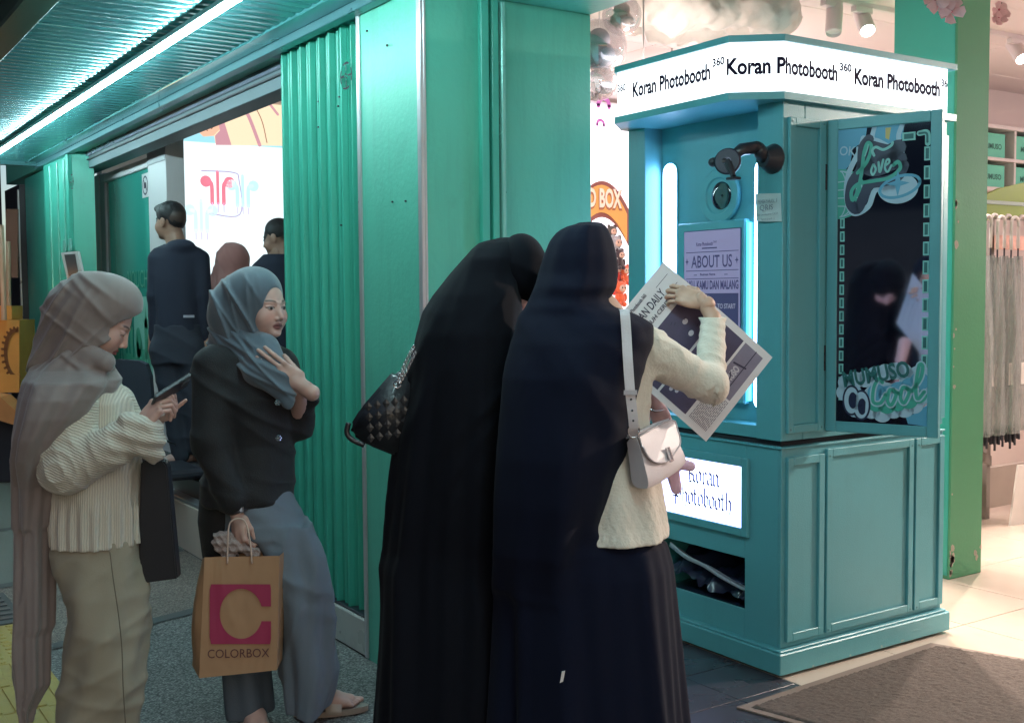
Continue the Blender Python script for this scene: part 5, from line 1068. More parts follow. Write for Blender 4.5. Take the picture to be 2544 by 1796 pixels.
# ================================================================== people: signed-distance modelling
class Vol:
    def __init__(s, lo, hi, h):
        s.lo = np.array(lo, float); s.h = h; n = np.ceil((np.array(hi) - s.lo) / h).astype(int) + 1; s.n = n
        s.ax = [s.lo[k] + h * np.arange(n[k]) for k in range(3)]; s.f = np.full(n, 1.0, np.float32)
    def _win(s, lo, hi):
        sl = []
        for k in range(3):
            a = int(max(0, math.floor((lo[k] - s.lo[k]) / s.h))); b = int(min(s.n[k], math.ceil((hi[k] - s.lo[k]) / s.h) + 1)); 
            if b <= a: return None
            sl.append(slice(a, b))
        X = s.ax[0][sl[0]][:, None, None]; Y = s.ax[1][sl[1]][None, :, None]; Z = s.ax[2][sl[2]][None, None, :]
        return tuple(sl), X, Y, Z
    def _mix(s, sl, d, k, op):
        a = s.f[sl]
        if op == 'cut':
            if k > 0: hh = np.clip(0.5 - 0.5 * (a + d) / k, 0, 1); s.f[sl] = a * (1 - hh) - d * hh + k * hh * (1 - hh)
            else: s.f[sl] = np.maximum(a, -d)
        elif k > 0: hh = np.clip(0.5 + 0.5 * (a - d) / k, 0, 1); s.f[sl] = a * (1 - hh) + d * hh - k * hh * (1 - hh)
        else: s.f[sl] = np.minimum(a, d)
    def cap(s, a, b, ra, rb=None, k=0.02, op='add', flat=1.0, fdir=None):
        rb = ra if rb is None else rb; a = np.array(a, float); b = np.array(b, float); R = max(ra, rb) + k + 3 * s.h
        w = s._win(np.minimum(a, b) - R, np.maximum(a, b) + R)
        if w is None: return s
        sl, X, Y, Z = w; ab = b - a; L2 = ab @ ab + 1e-12; t = np.clip(((X - a[0]) * ab[0] + (Y - a[1]) * ab[1] + (Z - a[2]) * ab[2]) / L2, 0, 1)
        d = np.sqrt((X - a[0] - t * ab[0]) ** 2 + (Y - a[1] - t * ab[1]) ** 2 + (Z - a[2] - t * ab[2]) ** 2) - (ra + (rb - ra) * t)
        s._mix(sl, d.astype(np.float32), k, op); return s
    def ell(s, c, r, k=0.02, op='add', M=None):
        c = np.array(c, float); r = np.array(r, float) if hasattr(r, '__len__') else np.array([r] * 3); R = r.max() + k + 3 * s.h
        w = s._win(c - R, c + R)
        if w is None: return s
        sl, X, Y, Z = w; X = X - c[0]; Y = Y - c[1]; Z = Z - c[2]
        if M is not None: X, Y, Z = (M[0][0] * X + M[1][0] * Y + M[2][0] * Z, M[0][1] * X + M[1][1] * Y + M[2][1] * Z, M[0][2] * X + M[1][2] * Y + M[2][2] * Z)
        k0 = np.sqrt((X / r[0]) ** 2 + (Y / r[1]) ** 2 + (Z / r[2]) ** 2); k1 = np.sqrt((X / r[0] ** 2) ** 2 + (Y / r[1] ** 2) ** 2 + (Z / r[2] ** 2) ** 2) + 1e-9
        d = k0 * (k0 - 1) / k1; s._mix(sl, d.astype(np.float32), k, op); return s
    def loft(s, rings, k=0.02, folds=None, op='add', p=2.0):
        """rings: (z, cu, cv, ru, rv) ascending or descending in z; folds(theta, z) -> metres outward"""
        A = np.array(sorted(rings), float); z0, z1 = A[0, 0], A[-1, 0]; R = A[:, 3].max() + .1
        w = s._win((min(A[:, 1] - A[:, 3]) - .08, min(A[:, 2] - A[:, 4]) - .08, z0 - k - .03), (max(A[:, 1] + A[:, 3]) + .08, max(A[:, 2] + A[:, 4]) + .08, z1 + k + .03))
        if w is None: return s
        sl, X, Y, Z = w; z = Z.ravel(); zc = np.clip(z, z0, z1)
        q = [np.interp(zc, A[:, 0], A[:, j])[None, None, :] for j in range(1, 5)]
        dx = (X - q[0]); dy = (Y - q[1]); rr = ((np.abs(dx) / q[2]) ** p + (np.abs(dy) / q[3]) ** p) ** (1 / p)
        gr = np.sqrt((dx / q[2] ** 2) ** 2 + (dy / q[3] ** 2) ** 2) + 1e-9; kk = np.sqrt((dx / q[2]) ** 2 + (dy / q[3]) ** 2)
        d = (rr - 1) * kk / gr
        d = np.where(rr < .5, -np.minimum(q[2], q[3]) * (1 - rr), d)
        if folds is not None: d = d - folds(np.arctan2(dy / q[3], dx / q[2]), Z, X, Y)
        d = np.maximum(d, np.maximum(z[None, None, :] - z1, z0 - z[None, None, :]))
        s._mix(sl, d.astype(np.float32), k, op); return s
    def half(s, n, off, k=0.004):      # keep the side where n.p < off
        X, Y, Z = s.ax[0][:, None, None], s.ax[1][None, :, None], s.ax[2][None, None, :]
        d = (X * n[0] + Y * n[1] + Z * n[2] - off).astype(np.float32); s.f = np.maximum(s.f, d); return s
    def disp(s, fn):
        X, Y, Z = s.ax[0][:, None, None], s.ax[1][None, :, None], s.ax[2][None, None, :]
        s.f = s.f - fn(X, Y, Z).astype(np.float32); return s
    def shell(s, t): s.f = np.abs(s.f + t / 2) - t / 2; return s
    def mesh(s):
        f = s.f; f[0] = f[-1] = 1; f[:, 0] = f[:, -1] = 1; f[:, :, 0] = f[:, :, -1] = 1
        ins = f < 0; c = np.zeros(tuple(s.n - 1), np.uint8)
        for a in (0, 1):
            for b in (0, 1):
                for d in (0, 1): c += ins[a:s.n[0] - 1 + a, b:s.n[1] - 1 + b, d:s.n[2] - 1 + d]
        act = (c > 0) & (c < 8); I = np.argwhere(act); idx = -np.ones(act.shape, np.int64); idx[act] = np.arange(len(I))
        acc = np.zeros((len(I), 3)); cnt = np.zeros(len(I))
        for ax in range(3):
            o = [k for k in range(3) if k != ax]
            for a in (0, 1):
                for b in (0, 1):
                    off = np.zeros(3, int); off[o[0]] = a; off[o[1]] = b; p0 = I + off; p1 = p0.copy(); p1[:, ax] += 1
                    f0_ = f[tuple(p0.T)]; f1_ = f[tuple(p1.T)]; m_ = (f0_ < 0) != (f1_ < 0); t = np.where(m_, f0_ / (f0_ - f1_ + 1e-12), 0)
                    q = p0.astype(float); q[:, ax] += t; acc += q * m_[:, None]; cnt += m_
        V_ = s.lo + acc / cnt[:, None] * s.h; Q = []
        for ax in range(3):
            o1, o2 = (ax + 1) % 3, (ax + 2) % 3; A = np.take(ins, range(0, s.n[ax] - 1), ax); Bq = np.take(ins, range(1, s.n[ax]), ax); E_ = np.argwhere(A != Bq)
            if len(E_) == 0: continue
            ok = (E_[:, o1] > 0) & (E_[:, o2] > 0) & (E_[:, o1] < s.n[o1] - 1) & (E_[:, o2] < s.n[o2] - 1); E_ = E_[ok]
            sgn = ins[tuple(E_.T)]
            def g(d1, d2): q = E_.copy(); q[:, o1] -= d1; q[:, o2] -= d2; return idx[tuple(q.T)]
            qd = np.stack([g(1, 1), g(0, 1), g(0, 0), g(1, 0)], 1); qd[~sgn] = qd[~sgn][:, ::-1]; Q.append(qd)
        return V_, np.concatenate(Q)
def np_mesh(name, V_, Q, m_=None, parent=None, cols=None, world_M=None):
    me = bpy.data.meshes.new(name); n = len(V_); me.vertices.add(n); me.vertices.foreach_set("co", np.ascontiguousarray(V_, float).ravel())
    k = Q.shape[1]; me.loops.add(len(Q) * k); me.loops.foreach_set("vertex_index", Q.ravel().astype(np.int32)); me.polygons.add(len(Q)); me.polygons.foreach_set("loop_start", np.arange(0, len(Q) * k, k, dtype=np.int32))
    me.polygons.foreach_set("use_smooth", [True] * len(Q)); me.update(calc_edges=True); me.validate()
    if cols is not None:
        ca = me.color_attributes.new("Col", 'FLOAT_COLOR', 'POINT'); ca.data.foreach_set("color", np.concatenate([cols, np.ones((n, 1))], 1).astype(np.float32).ravel())
    o = bpy.data.objects.new(name, me); COL.objects.link(o)
    if m_: me.materials.append(m_)
    if parent is not None: o.parent = parent
    return o
def join(parts):     # [(V, Q, C)]
    n = 0; Vs, Qs, Cs = [], [], []
    for V_, Q, C_ in parts: Vs.append(V_); Qs.append(Q + n); Cs.append(C_); n += len(V_)
    return np.concatenate(Vs), np.concatenate(Qs), np.concatenate(Cs)
# ---- a figure: local frame u (to the camera's right), v (away), w (up); root at the ground below the figure
class Fig:
    def __init__(s, label, px, D, zg=0.0, name="person", cat="person", group=None):
        b = dep(px, 900, D); s.D = D; s.base = np.array([b[0], b[1], 0.0]); s.zg = zg
        s.root = root(name, label, cat, tuple(s.base), -YAW, group)
    def k(s, px, py, dv=0.0):
        d = dep(px, py, s.D + dv) - s.base; return np.array([d @ r0, d @ f0, d[2]])
    def ring(s, py, xl, xr, cv=0.0, rv=.15):
        a = s.k(xl, py, cv); b = s.k(xr, py, cv); return (float((a[2] + b[2]) / 2), float((a[0] + b[0]) / 2), float((a[1] + b[1]) / 2), float(abs(b[0] - a[0]) / 2), rv)
def rotm(yaw, pitch, roll=0):    # columns = head axes (x left, y forward, z up) in figure frame. yaw 0 faces away (+v), positive turns to camera-right
    cy, sy = math.cos(yaw), math.sin(yaw); f_ = np.array([sy * math.cos(pitch), cy * math.cos(pitch), math.sin(pitch)]); up = np.array([0, 0, 1.]); x = np.cross(up, f_); x /= np.linalg.norm(x); x = -x
    z = np.cross(f_, x); z = z if z[2] > 0 else -z
    x = np.cross(f_, z); c, s_ = math.cos(roll), math.sin(roll); x, z = x * c + z * s_, z * c - x * s_
    return np.stack([x, f_, z], 1)
def head_mesh(C, M, skin, scale=1.0, ears=False, lip=(.30, .08, .08), closed=False, neck=.19):
    v = Vol((-.10, -.13, -.19), (.10, .125, .13), .0023)
    v.ell((0, -.015, .035), (.073, .090, .082), 0); v.ell((0, .028, -.018), (.063, .063, .088), .03); v.ell((0, .036, -.060), (.048, .044, .042), .03); v.ell((0, .076, -.088), (.020, .014, .014), .02)
    for s_ in (-1, 1):
        v.ell((s_ * .037, .058, -.032), (.027, .024, .030), .02); v.cap((s_ * .012, .084, .021), (s_ * .046, .068, .020), .006, .004, .012)
    v.cap((0, .082, .014), (0, .103, -.030), .0065, .0095, .013)
    for s_ in (-1, 1):
        v.ell((s_ * .0115, .0935, -.037), (.0075, .0085, .0065), .006); v.ell((s_ * .031, .093, .002), (.0175, .011, .0095), .010, 'cut'); v.ell((s_ * .0305, .0735, .001), (.0135, .0135, .0125), .001)
        v.cap((s_ * .018, .083, .0065), (s_ * .044, .074, .0060), .0042, .0036, .003); v.cap((s_ * .018, .082, -.0075), (s_ * .043, .074, -.0065), .0030, .0028, .005)
        v.ell((s_ * .0062, .1035, -.0425), (.0036, .004, .0022), .002, 'cut')
        if ears: v.ell((s_ * .076, -.008, -.004), (.008, .019, .031), .006)
    v.cap((-.017, .084, -.0595), (0, .0905, -.0575), .0038, .0052, .004); v.cap((.017, .084, -.0595), (0, .0905, -.0575), .0038, .0052, .004)
    v.cap((-.013, .0835, -.0665), (0, .0890, -.0685), .0040, .0066, .004); v.cap((.013, .0835, -.0665), (0, .0890, -.0685), .0040, .0066, .004)
    v.ell((0, .0955, -.0627), (.021, .0045, .0016), .003, 'cut'); v.ell((0, .090, -.079), (.014, .006, .004), .010, 'cut')
    v.cap((0, -.02, -.06), (0, -.02 - .08 * neck, -neck), .050, .054 if neck > .15 else .045, .03)
    V_, Q = v.mesh(); x, y, z = V_.T; ax = np.abs(x); C_ = np.tile(np.array(skin, float), (len(V_), 1))
    C_ *= (1 + .05 * np.sin(x * 170 + z * 90) * np.sin(z * 140))[:, None]
    def mixc(m_, c): C_[:] = C_ * (1 - m_[:, None]) + np.array(c) * m_[:, None]
    sm = lambda a, b, t: np.clip((t - a) / (b - a), 0, 1)
    mixc(.30 * np.exp(-((ax - .038) ** 2 + (z + .03) ** 2) / .0004) * (y > .03), np.array(skin) * np.array([1.2, .72, .70]))
    hw = .023; lipm = (1 - sm(.85, 1.1, np.sqrt((x / hw) ** 2 + ((z + .0628) / .0115) ** 2))) * (y > .078); mixc(lipm, lip)
    mixc((1 - sm(.5, 1.2, np.abs(z + .0627 - .002 * np.cos(x * 90)) / .0022)) * (ax < .021) * (y > .078) * .8, (.06, .02, .02))  # shade of the crease between the lips, painted into the colour
    brow = np.exp(-((z - (.0225 + .004 * np.sin(np.clip((ax - .012) / .038, 0, 1) * 2.6))) / .0032) ** 4) * sm(.011, .016, ax) * (1 - sm(.046, .052, ax)) * (y > .045); mixc(brow * .85, (.03, .022, .02))
    er = np.sqrt(((ax - .0308) / .0125) ** 2 + ((z - .0002) / (.0052 if not closed else .001)) ** 2); eye = (1 - sm(.9, 1.1, er)) * (y > .075); mixc(eye, (.36, .33, .32))
    mixc(eye * (1 - sm(.8, 1.1, np.sqrt((ax - .0308) ** 2 + z ** 2) / .0066)), (.015, .010, .008))
    mixc(np.exp(-((z - (.0060 if not closed else -.001) + .9 * (ax - .031) ** 2 * 20) / .0018) ** 2) * (np.abs(ax - .0315) < .0155) * (y > .068) * .9, (.02, .015, .015))
    mixc(np.exp(-((ax - .006) ** 2 + (z + .0425) ** 2) / .000009) * (y > .09) * .7, (.06, .03, .025))
    if ears:      # short fade: hair-coloured scalp
        mixc(np.clip((z - .030 + np.clip((y - .02) * .9, -.02, .05)) / .014, 0, 1) * (ax < .09), (.014, .012, .014)); mixc(np.clip((-y - .035) / .02, 0, 1) * np.clip((z + .045) / .03, 0, 1) * .85, (.016, .014, .016))
    P = (V_ * scale) @ M.T + C
    return P, Q, C_
def hand_mesh(W_, X, Z, skin, curl=(.3, .3, .3, .3), spread=.12, thumb=(.7, .2), side=1, scale=1.0, arm=None, ar=.026, nails=True, fl=1.0, al=.09):
    """W_ wrist point, X finger direction, Z back-of-hand normal, side=+1 puts the thumb along +Y (= Z x X)"""
    X = np.array(X, float); X /= np.linalg.norm(X); Z = np.array(Z, float); Z -= X * (Z @ X); Z /= np.linalg.norm(Z); Y = np.cross(Z, X) * side
    def P(a, b, c): return np.array([a, b, c])
    v = Vol((-.10, -.075, -.095), (.20, .085, .06), .0022)
    v.ell((.045, 0, 0), (.050, .037, .0135), 0); v.cap((.012, .012, -.002), (.083, .026, 0), .0125, .0095, .012); v.cap((.012, -.012, -.002), (.078, -.028, -.002), .0125, .0085, .012); v.cap((.0, 0, 0), (.085, 0, .001), .0145, .0105, .012)
    v.cap((-.02, .0, 0), (.015, 0, 0), .024, .020, .012)
    v.cap((-al, 0, 0), (-.01, 0, 0), ar, .0225, .012)
    base = [(.086, .028), (.090, .0095), (.086, -.010), (.078, -.028)]; Ls = [(.040, .024, .020), (.044, .028, .021), (.041, .026, .020), (.032, .019, .017)]; rs = [.0085, .0088, .0083, .0073]
    tips = []
    for i in range(4):
        c = curl[i] if hasattr(curl, '__len__') else curl; a = 0.0; d0 = spread * (1.5 - i) * .5; p = P(base[i][0], base[i][1], 0); r_ = rs[i]
        for j, L_ in enumerate(Ls[i]):
            a += c * (1.0, 1.15, .7)[j]; d = np.array([math.cos(a) * math.cos(d0), math.cos(a) * math.sin(d0), -math.sin(a)]); q = p + d * L_ * fl; v.cap(p, q, r_, r_ * .92, .0035); p = q; r_ *= .92
        tips.append((p, d, r_, a))
    t0 = P(.018, .026, -.008); a1, a2 = thumb; d = np.array([math.cos(a1), math.sin(a1), -.35]); d /= np.linalg.norm(d); t1 = t0 + d * .040; v.cap(P(.008, .012, -.004), t0, .014, .0135, .012); v.cap(t0, t1, .0135, .0105, .008)
    d2 = np.array([math.cos(a1 - a2), math.sin(a1 - a2), -.45]); d2 /= np.linalg.norm(d2); t2 = t1 + d2 * .034; v.cap(t1, t2, .0103, .0085, .004); v.cap(t2, t2 + d2 * .014, .0085, .007, .004)
    for i in range(4): v.ell((base[i][0], base[i][1], .0055), (.009, .0075, .006), .006)
    V_, Q = v.mesh(); C_ = np.tile(np.array(skin, float), (len(V_), 1)); x, y, z = V_.T
    C_ *= (1 + .06 * np.sin(x * 130 + y * 70))[:, None]
    for i in range(4):
        m_ = np.exp(-(((V_ - np.array([base[i][0], base[i][1], .006])) ** 2).sum(1)) / .00012)[:, None]; C_ = C_ * (1 - .16 * m_)
        p, d, r_, a = tips[i]; n_ = np.array([math.sin(a), 0, math.cos(a)]); rel = V_ - (p + n_ * r_); m_ = np.exp(-(rel ** 2).sum(1) / .00002)[:, None]; C_ = C_ * (1 - .5 * m_) + np.array([.50, .32, .28]) * .5 * m_
    Mx = np.stack([X, Y, Z], 1); Pw = (V_ * scale) @ Mx.T + np.array(W_)
    if np.linalg.det(Mx) < 0: Q = Q[:, ::-1]
    return Pw, Q, C_
def coarse(fn, lo, hi, skin, h=.012):
    v = Vol(lo, hi, h); fn(v); V_, Q = v.mesh(); return V_, Q, np.tile(np.array(skin, float), (len(V_), 1))
SKIN = vcol_mat("skin", rough=.48, bump=.12, bscale=500, sss=.06, spec=.45)
def cloth(name, col, rough=.8, sheen=.25, weave=900, var=.12, bump=.35, spec=.3): return mat(name, col, rough, var=var, scale=9, bump=max(bump, .2), bscale=weave, sheen=sheen, spec=spec, wrinkle=.22)
def rib_mat(name, col, direction, freq, strength=.9, col2=None, distort=1.2):
    M = bpy.data.materials.new(name); M.use_nodes = True; nt = M.node_tree; N = nt.nodes; L = nt.links; b = N["Principled BSDF"]; b.inputs["Roughness"].default_value = .85; b.inputs["Sheen Weight"].default_value = .3; b.inputs["Specular IOR Level"].default_value = .25
    tc = N.new("ShaderNodeTexCoord"); w = N.new("ShaderNodeTexWave"); w.bands_direction = direction if isinstance(direction, str) else 'X'; w.inputs["Scale"].default_value = freq; w.inputs["Distortion"].default_value = distort; w.inputs["Detail"].default_value = 2; w.inputs["Detail Scale"].default_value = 1.6
    src = tc.outputs["Object"]
    if not isinstance(direction, str):
        mp = N.new("ShaderNodeMapping"); mp.inputs["Rotation"].default_value = direction; L.new(src, mp.inputs[0]); src = mp.outputs[0]
    L.new(src, w.inputs["Vector"]); n = N.new("ShaderNodeTexNoise"); n.inputs["Scale"].default_value = 160; L.new(tc.outputs["Object"], n.inputs["Vector"])
    ad = N.new("ShaderNodeMath"); ad.operation = 'MULTIPLY_ADD'; ad.inputs[1].default_value = .5; L.new(n.outputs["Fac"], ad.inputs[0]); L.new(w.outputs["Fac"], ad.inputs[2])
    bp = N.new("ShaderNodeBump"); bp.inputs["Strength"].default_value = strength; bp.inputs["Distance"].default_value = .007; L.new(ad.outputs[0], bp.inputs["Height"]); L.new(bp.outputs[0], b.inputs["Normal"])
    mx = N.new("ShaderNodeMix"); mx.data_type = 'RGBA'; mx.inputs["A"].default_value = (*[c * .78 for c in col], 1); mx.inputs["B"].default_value = (*col, 1); L.new(w.outputs["Fac"], mx.inputs["Factor"]); L.new(mx.outputs["Result"], b.inputs["Base Color"])
    MATS[name] = M; return M
def wave(X, Y, Z, d, f, ph=0.0, warp=.5, wf=6.0):
    t = X * d[0] + Y * d[1] + Z * d[2]; return np.sin(t * f + ph + warp * np.sin(X * wf + Z * wf * .7 + ph) + warp * np.sin(Y * wf * 1.1 - Z * wf * .8))
def creases(X, Y, Z, d, e, t0, t1, n, amp, wid, seed, bend=.02, curl=6.0):
    """irregular soft folds: ridges at random places along d, wandering along e"""
    r = np.random.default_rng(seed); t = X * d[0] + Y * d[1] + Z * d[2]; s_ = X * e[0] + Y * e[1] + Z * e[2]; sm_ = float(np.mean(s_)); out = 0
    for i in range(n):
        c = t0 + (t1 - t0) * (i + r.uniform(.1, .9)) / n; w_ = wid * r.uniform(.55, 1.5); a = amp * r.uniform(.35, 1.2); b = bend * r.uniform(-1, 1); g = r.uniform(-.25, .25)
        q = (t - c - b * np.sin(curl * s_ + r.uniform(0, 6)) - g * (s_ - sm_)) / w_
        out = out + a * np.exp(-np.abs(q) ** 1.6) * (.55 + .45 * np.sin(s_ * r.uniform(3, 9) + r.uniform(0, 6)))
    return out
def ridge(s): return (1 - np.abs(s)) ** 2

def cotton():
    o_ = dep(1690, 30, 5.7); v = Vol((-.62, -.45, -.32), (.62, .45, .40), .014); r_ = np.random.default_rng(8)
    for k in range(46):
        u = r_.uniform(-.42, .46); w_ = .10 - .16 * (u + .42) * .8 + r_.uniform(-.10, .14); v.ell((u, r_.uniform(-.28, .28), w_), (r_.uniform(.09, .17), r_.uniform(.08, .14), r_.uniform(.06, .11)), .07)
    v.cap((-.2, 0, .1), (-.2, 0, .39), .05, .05, .04); v.cap((.2, 0, .1), (.2, 0, .39), .05, .05, .04)
    v.disp(lambda X, Y, Z: .012 * np.sin(X * 31 + np.sin(Z * 23) * 1.4) * np.sin(Y * 27 + Z * 19) + .007 * np.sin(X * 67 + Y * 41) * np.sin(Z * 71 + Y * 33) + .004 * np.sin(X * 150) * np.sin(Z * 140 + Y * 90))
    V_, Q = v.mesh(); cl.location = tuple(o_); cl.rotation_euler = (0, 0, -YAW); np_mesh("cotton", V_, Q, CLOUD, cl)
cotton()
BLK = cloth("black_abaya_cloth", (.004, .0048, .009), .85, sheen=.03, bump=.15, spec=.12)
BLK2 = cloth("navy_black_khimar", (.0045, .0065, .019), .85, sheen=.04, bump=.15, spec=.12)
CRM = (.60, .52, .40)
# ---------------------------------------------------------------- woman in black khimar reading the paper (nearest)
w4 = Fig("person in long navy black khimar and cream knit sweater holding up a newspaper", 1450, 3.05)
K = w4.k
v = Vol((-.52, -.36, -.01), (.55, .34, 1.74), .0088)
R4 = [(553, 1446, 1486, .02, .03), (560, 1418, 1500, .02, .07), (575, 1388, 1508, .02, .085), (600, 1368, 1519, .02, .10), (640, 1352, 1528, .02, .112), (680, 1341, 1531, .02, .116), (715, 1331, 1527, .0, .112), (742, 1322, 1512, .0, .108), (762, 1314, 1522, -.01, .11), (783, 1303, 1580, -.01, .12), (807, 1290, 1619, -.015, .135), (850, 1270, 1616, -.02, .155), (900, 1256, 1598, -.025, .165), (932, 1250, 1586, -.03, .17), (1044, 1242, 1560, -.035, .175), (1126, 1238, 1543, -.04, .18), (1240, 1234, 1515, -.04, .175), (1360, 1230, 1484, -.03, .165), (1440, 1236, 1466, -.01, .14)]
def fold4(th, Z, X, Y): 
    amp = .004 + .012 * np.clip((1.25 - Z) / .8, 0, 1); return amp * (np.sin(th * 5 + 1.2 + Z * 1.3) + .5 * np.sin(th * 9 + Z * 2.1))
v.loft([w4.ring(*q) for q in R4], .01, fold4)
S4 = [(1318, 1262, 1622, 0.0, .13), (1350, 1240, 1655, 0.0, .16), (1405, 1232, 1670, 0, .18), (1588, 1226, 1688, 0, .20), (1772, 1218, 1705, 0, .22), (1990, 1205, 1728, 0, .24), (2060, 1200, 1733, 0, .245)]
def foldS(th, Z, X, Y):
    a = np.clip((1.0 - Z) / .7, 0, 1); return a * (.020 * np.sin(th * 6 + .6) * np.abs(np.sin(th * 3)) + .007 * np.sin(th * 13 + Z * 2) + .005 * np.sin(th * 21 + 1 + Z))
rr = [w4.ring(*q) for q in S4]; rr = [r_ for r_ in rr if r_[0] > .02] + [(.012, rr[-1][1], 0, rr[-1][3], .245)]
v.loft(rr, .05, foldS)
def wr(X, Y, Z):
    return creases(X, Y, Z, (.72, 0, .69), (.69, 0, -.72), .75, 1.3, 9, .010, .022, 5, .03) * np.clip((1.60 - Z) / .15, 0, 1) * np.clip((Z - .8) / .3, 0, 1) + creases(X, Y, Z, (1, 0, 0), (0, 0, 1), -.3, .2, 7, .009, .03, 8, .02, 4) * np.clip((1.25 - Z) / .3, 0, 1)
M4 = rotm(math.radians(32), math.radians(-12)); hc4 = K(1450, 668, .03)
v.disp(wr); v.ell(hc4 + M4[:, 1] * .105 - M4[:, 2] * .02, (.060, .062, .095), .006, 'cut'); V_, Q = v.mesh(); np_mesh("khimar", V_, Q, BLK2, w4.root)
B_ = Flat(K(1397, 1680, -.245), (1, 0, 0), (0, 0, 1)); f_ = MB(); c = K(1397, 1680, -.262); f_.add([c + np.array(q) for q in ((-.006, 0, -.016), (.002, 0, -.012), (.007, -.0, .014), (-.001, 0, .012), (-.006, .004, -.016), (.002, .004, -.012), (.007, .004, .014), (-.001, .004, .012))], [(0, 1, 2, 3), (4, 7, 6, 5), (0, 4, 5, 1), (1, 5, 6, 2), (2, 6, 7, 3), (3, 7, 4, 0)])
me = bpy.data.meshes.new("white_tag"); me.from_pydata(f_.v, [], f_.f); o = link("white_tag", me, WHITE); o.parent = w4.root
# sweater torso and right sleeve
SWT = mat("cream_knit", (.66, .61, .53), .85, var=.10, scale=18, bump=.7, bscale=140, sheen=.3, spec=.25)
v = Vol((-.22, -.2, .72), (.48, .58, 1.42), .0065)
T4 = [(800, 1400, 1590, .03, .09), (850, 1370, 1612, .03, .11), (930, 1380, 1618, .03, .115), (1040, 1400, 1608, .03, .12), (1120, 1400, 1618, .03, .13), (1200, 1390, 1640, .03, .14), (1290, 1390, 1654, .02, .16), (1334, 1392, 1658, .01, .175)]
v.loft([w4.ring(*q) for q in T4], .01, lambda th, Z, X, Y: .005 * np.sin(th * 9 + Z * 3) + .0022 * np.sin(th * 40) * np.sin(Z * 120) * (Z < .95))
sh, el, wrp = K(1602, 868, .03), K(1762, 958, .10), K(1772, 790, .27)
v.cap(sh, el, .066, .047, .03); v.cap(el, wrp, .045, .034, .022); v.cap(wrp, K(1752, 752, .28), .034, .036, .012)
def rings4(X, Y, Z):
    d1 = np.sqrt((X - el[0]) ** 2 + (Y - el[1]) ** 2 + (Z - el[2]) ** 2); m_ = (X > .16) * 1.0
    # cable knit on upper arm, bunched folds round the elbow and forearm
    dirn = (el - sh) / np.linalg.norm(el - sh); t = (X - sh[0]) * dirn[0] + (Y - sh[1]) * dirn[1] + (Z - sh[2]) * dirn[2]
    q = (Z - sh[2]) * .8 + (X - sh[0]) * .55
    up = .0035 * ridge(np.sin(q * 75 + 1.2 * np.sin(t * 70)))
    el_ = .010 * np.exp(-((d1 - .055) / .05) ** 2) * ridge(np.sin(d1 * 95 + X * 10))
    fa = .005 * ridge(np.sin((Z - el[2]) * 85 + X * 40 + 1.2 * np.sin(Z * 50)))* np.clip((Z - el[2] - .05) / .05, 0, 1)
    return m_ * (up * np.clip((.13 - t) / .05, 0, 1) + el_ + fa)
v.disp(rings4); v.half(np.array([0, 0, -1.]), -K(1500, 1332)[2] ); V_, Q = v.mesh(); np_mesh("sweater", V_, Q, SWT, w4.root)
sk4 = (.52, .33, .25)
hm = hand_mesh(K(1745, 752, .285), K(1694, 734, .31) - K(1745, 752, .285), K(1735, 640, .10) - K(1740, 745, .28), sk4, curl=(.35, .40, .45, .5), spread=.1, thumb=(.75, .5), side=-1, scale=.88, al=.012)
# thumb below: palm towards the paper
body = coarse(lambda v: (v.cap(K(1440, 720), K(1440, 800), .05, .06, .03), v.ell(K(1440, 900), (.16, .09, .22), .04), v.ell(K(1440, 1150), (.15, .10, .26), .05), v.cap(K(1360, 1250), K(1350, 1990), .08, .04, .03), v.cap(K(1520, 1250), K(1530, 1990), .08, .04, .03), v.cap(sh, el, .045, .036, .02), v.cap(el, wrp, .035, .024, .01), v.cap(wrp, K(1742, 744, .285), .022, .022, .01)), (-.35, -.25, .0), (.48, .5, 1.72), sk4)
V_, Q, C_ = join([hm, head_mesh(hc4, M4, sk4, scale=.96), body]); np_mesh("body", V_, Q, SKIN, w4.root, C_)
# cheek edge showing at the right of the hood
# ---------------------------------------------------------------- newspaper
PA, PB_, PC_ = K(1655, 657, .36), K(1927, 893, .38), K(1753, 1097, .33)
def w4w(p): return w4.base + r0 * p[0] + f0 * p[1] + np.array([0, 0, p[2]])
A_, Bq, Cq = w4w(PA), w4w(PB_), w4w(PC_); ey_ = A_ - Bq; Lh = np.linalg.norm(ey_); ey_ /= Lh; ex_ = Bq - Cq; ex_ -= ey_ * (ex_ @ ey_); Lw = np.linalg.norm(ex_); ex_ /= Lw; n_ = np.cross(ex_, ey_)
if n_ @ (CP - A_) < 0: n_ = -n_
news = root("newspaper", "single sheet souvenir newspaper tilted in the hand of the person in khimar", "newspaper", tuple((A_ + Cq) / 2))
vs, fs = quadgrid(Cq - n_ * 0, Cq + ex_ * Lw, Cq + ey_ * Lh, 14, 20)
def curve_p(p): a = (p - Cq) @ ex_ / Lw; b = (p - Cq) @ ey_ / Lh; return p + n_ * (.012 * math.sin(b * 3.1) + .006 * math.sin(a * 3 + 1))
vs = [curve_p(p) for p in vs]; MB().add(vs, fs).build("sheet", PAPER, news, smooth=True)
def PP(px, py): d = ray(px, py); t = ((A_ - CP) @ n_) / (d @ n_); return CP + d * t
class NFlat(Flat):
    def __init__(s, h): Flat.__init__(s, Cq, ex_, ey_); s.n = n_; s.h = h
    def pt(s, x, y): p = s.o + s.ex * x + s.ey * y; return curve_p(p) + s.n * s.h
def PXY(px, py): p = PP(px, py) - Cq; return (p @ ex_, p @ ey_)
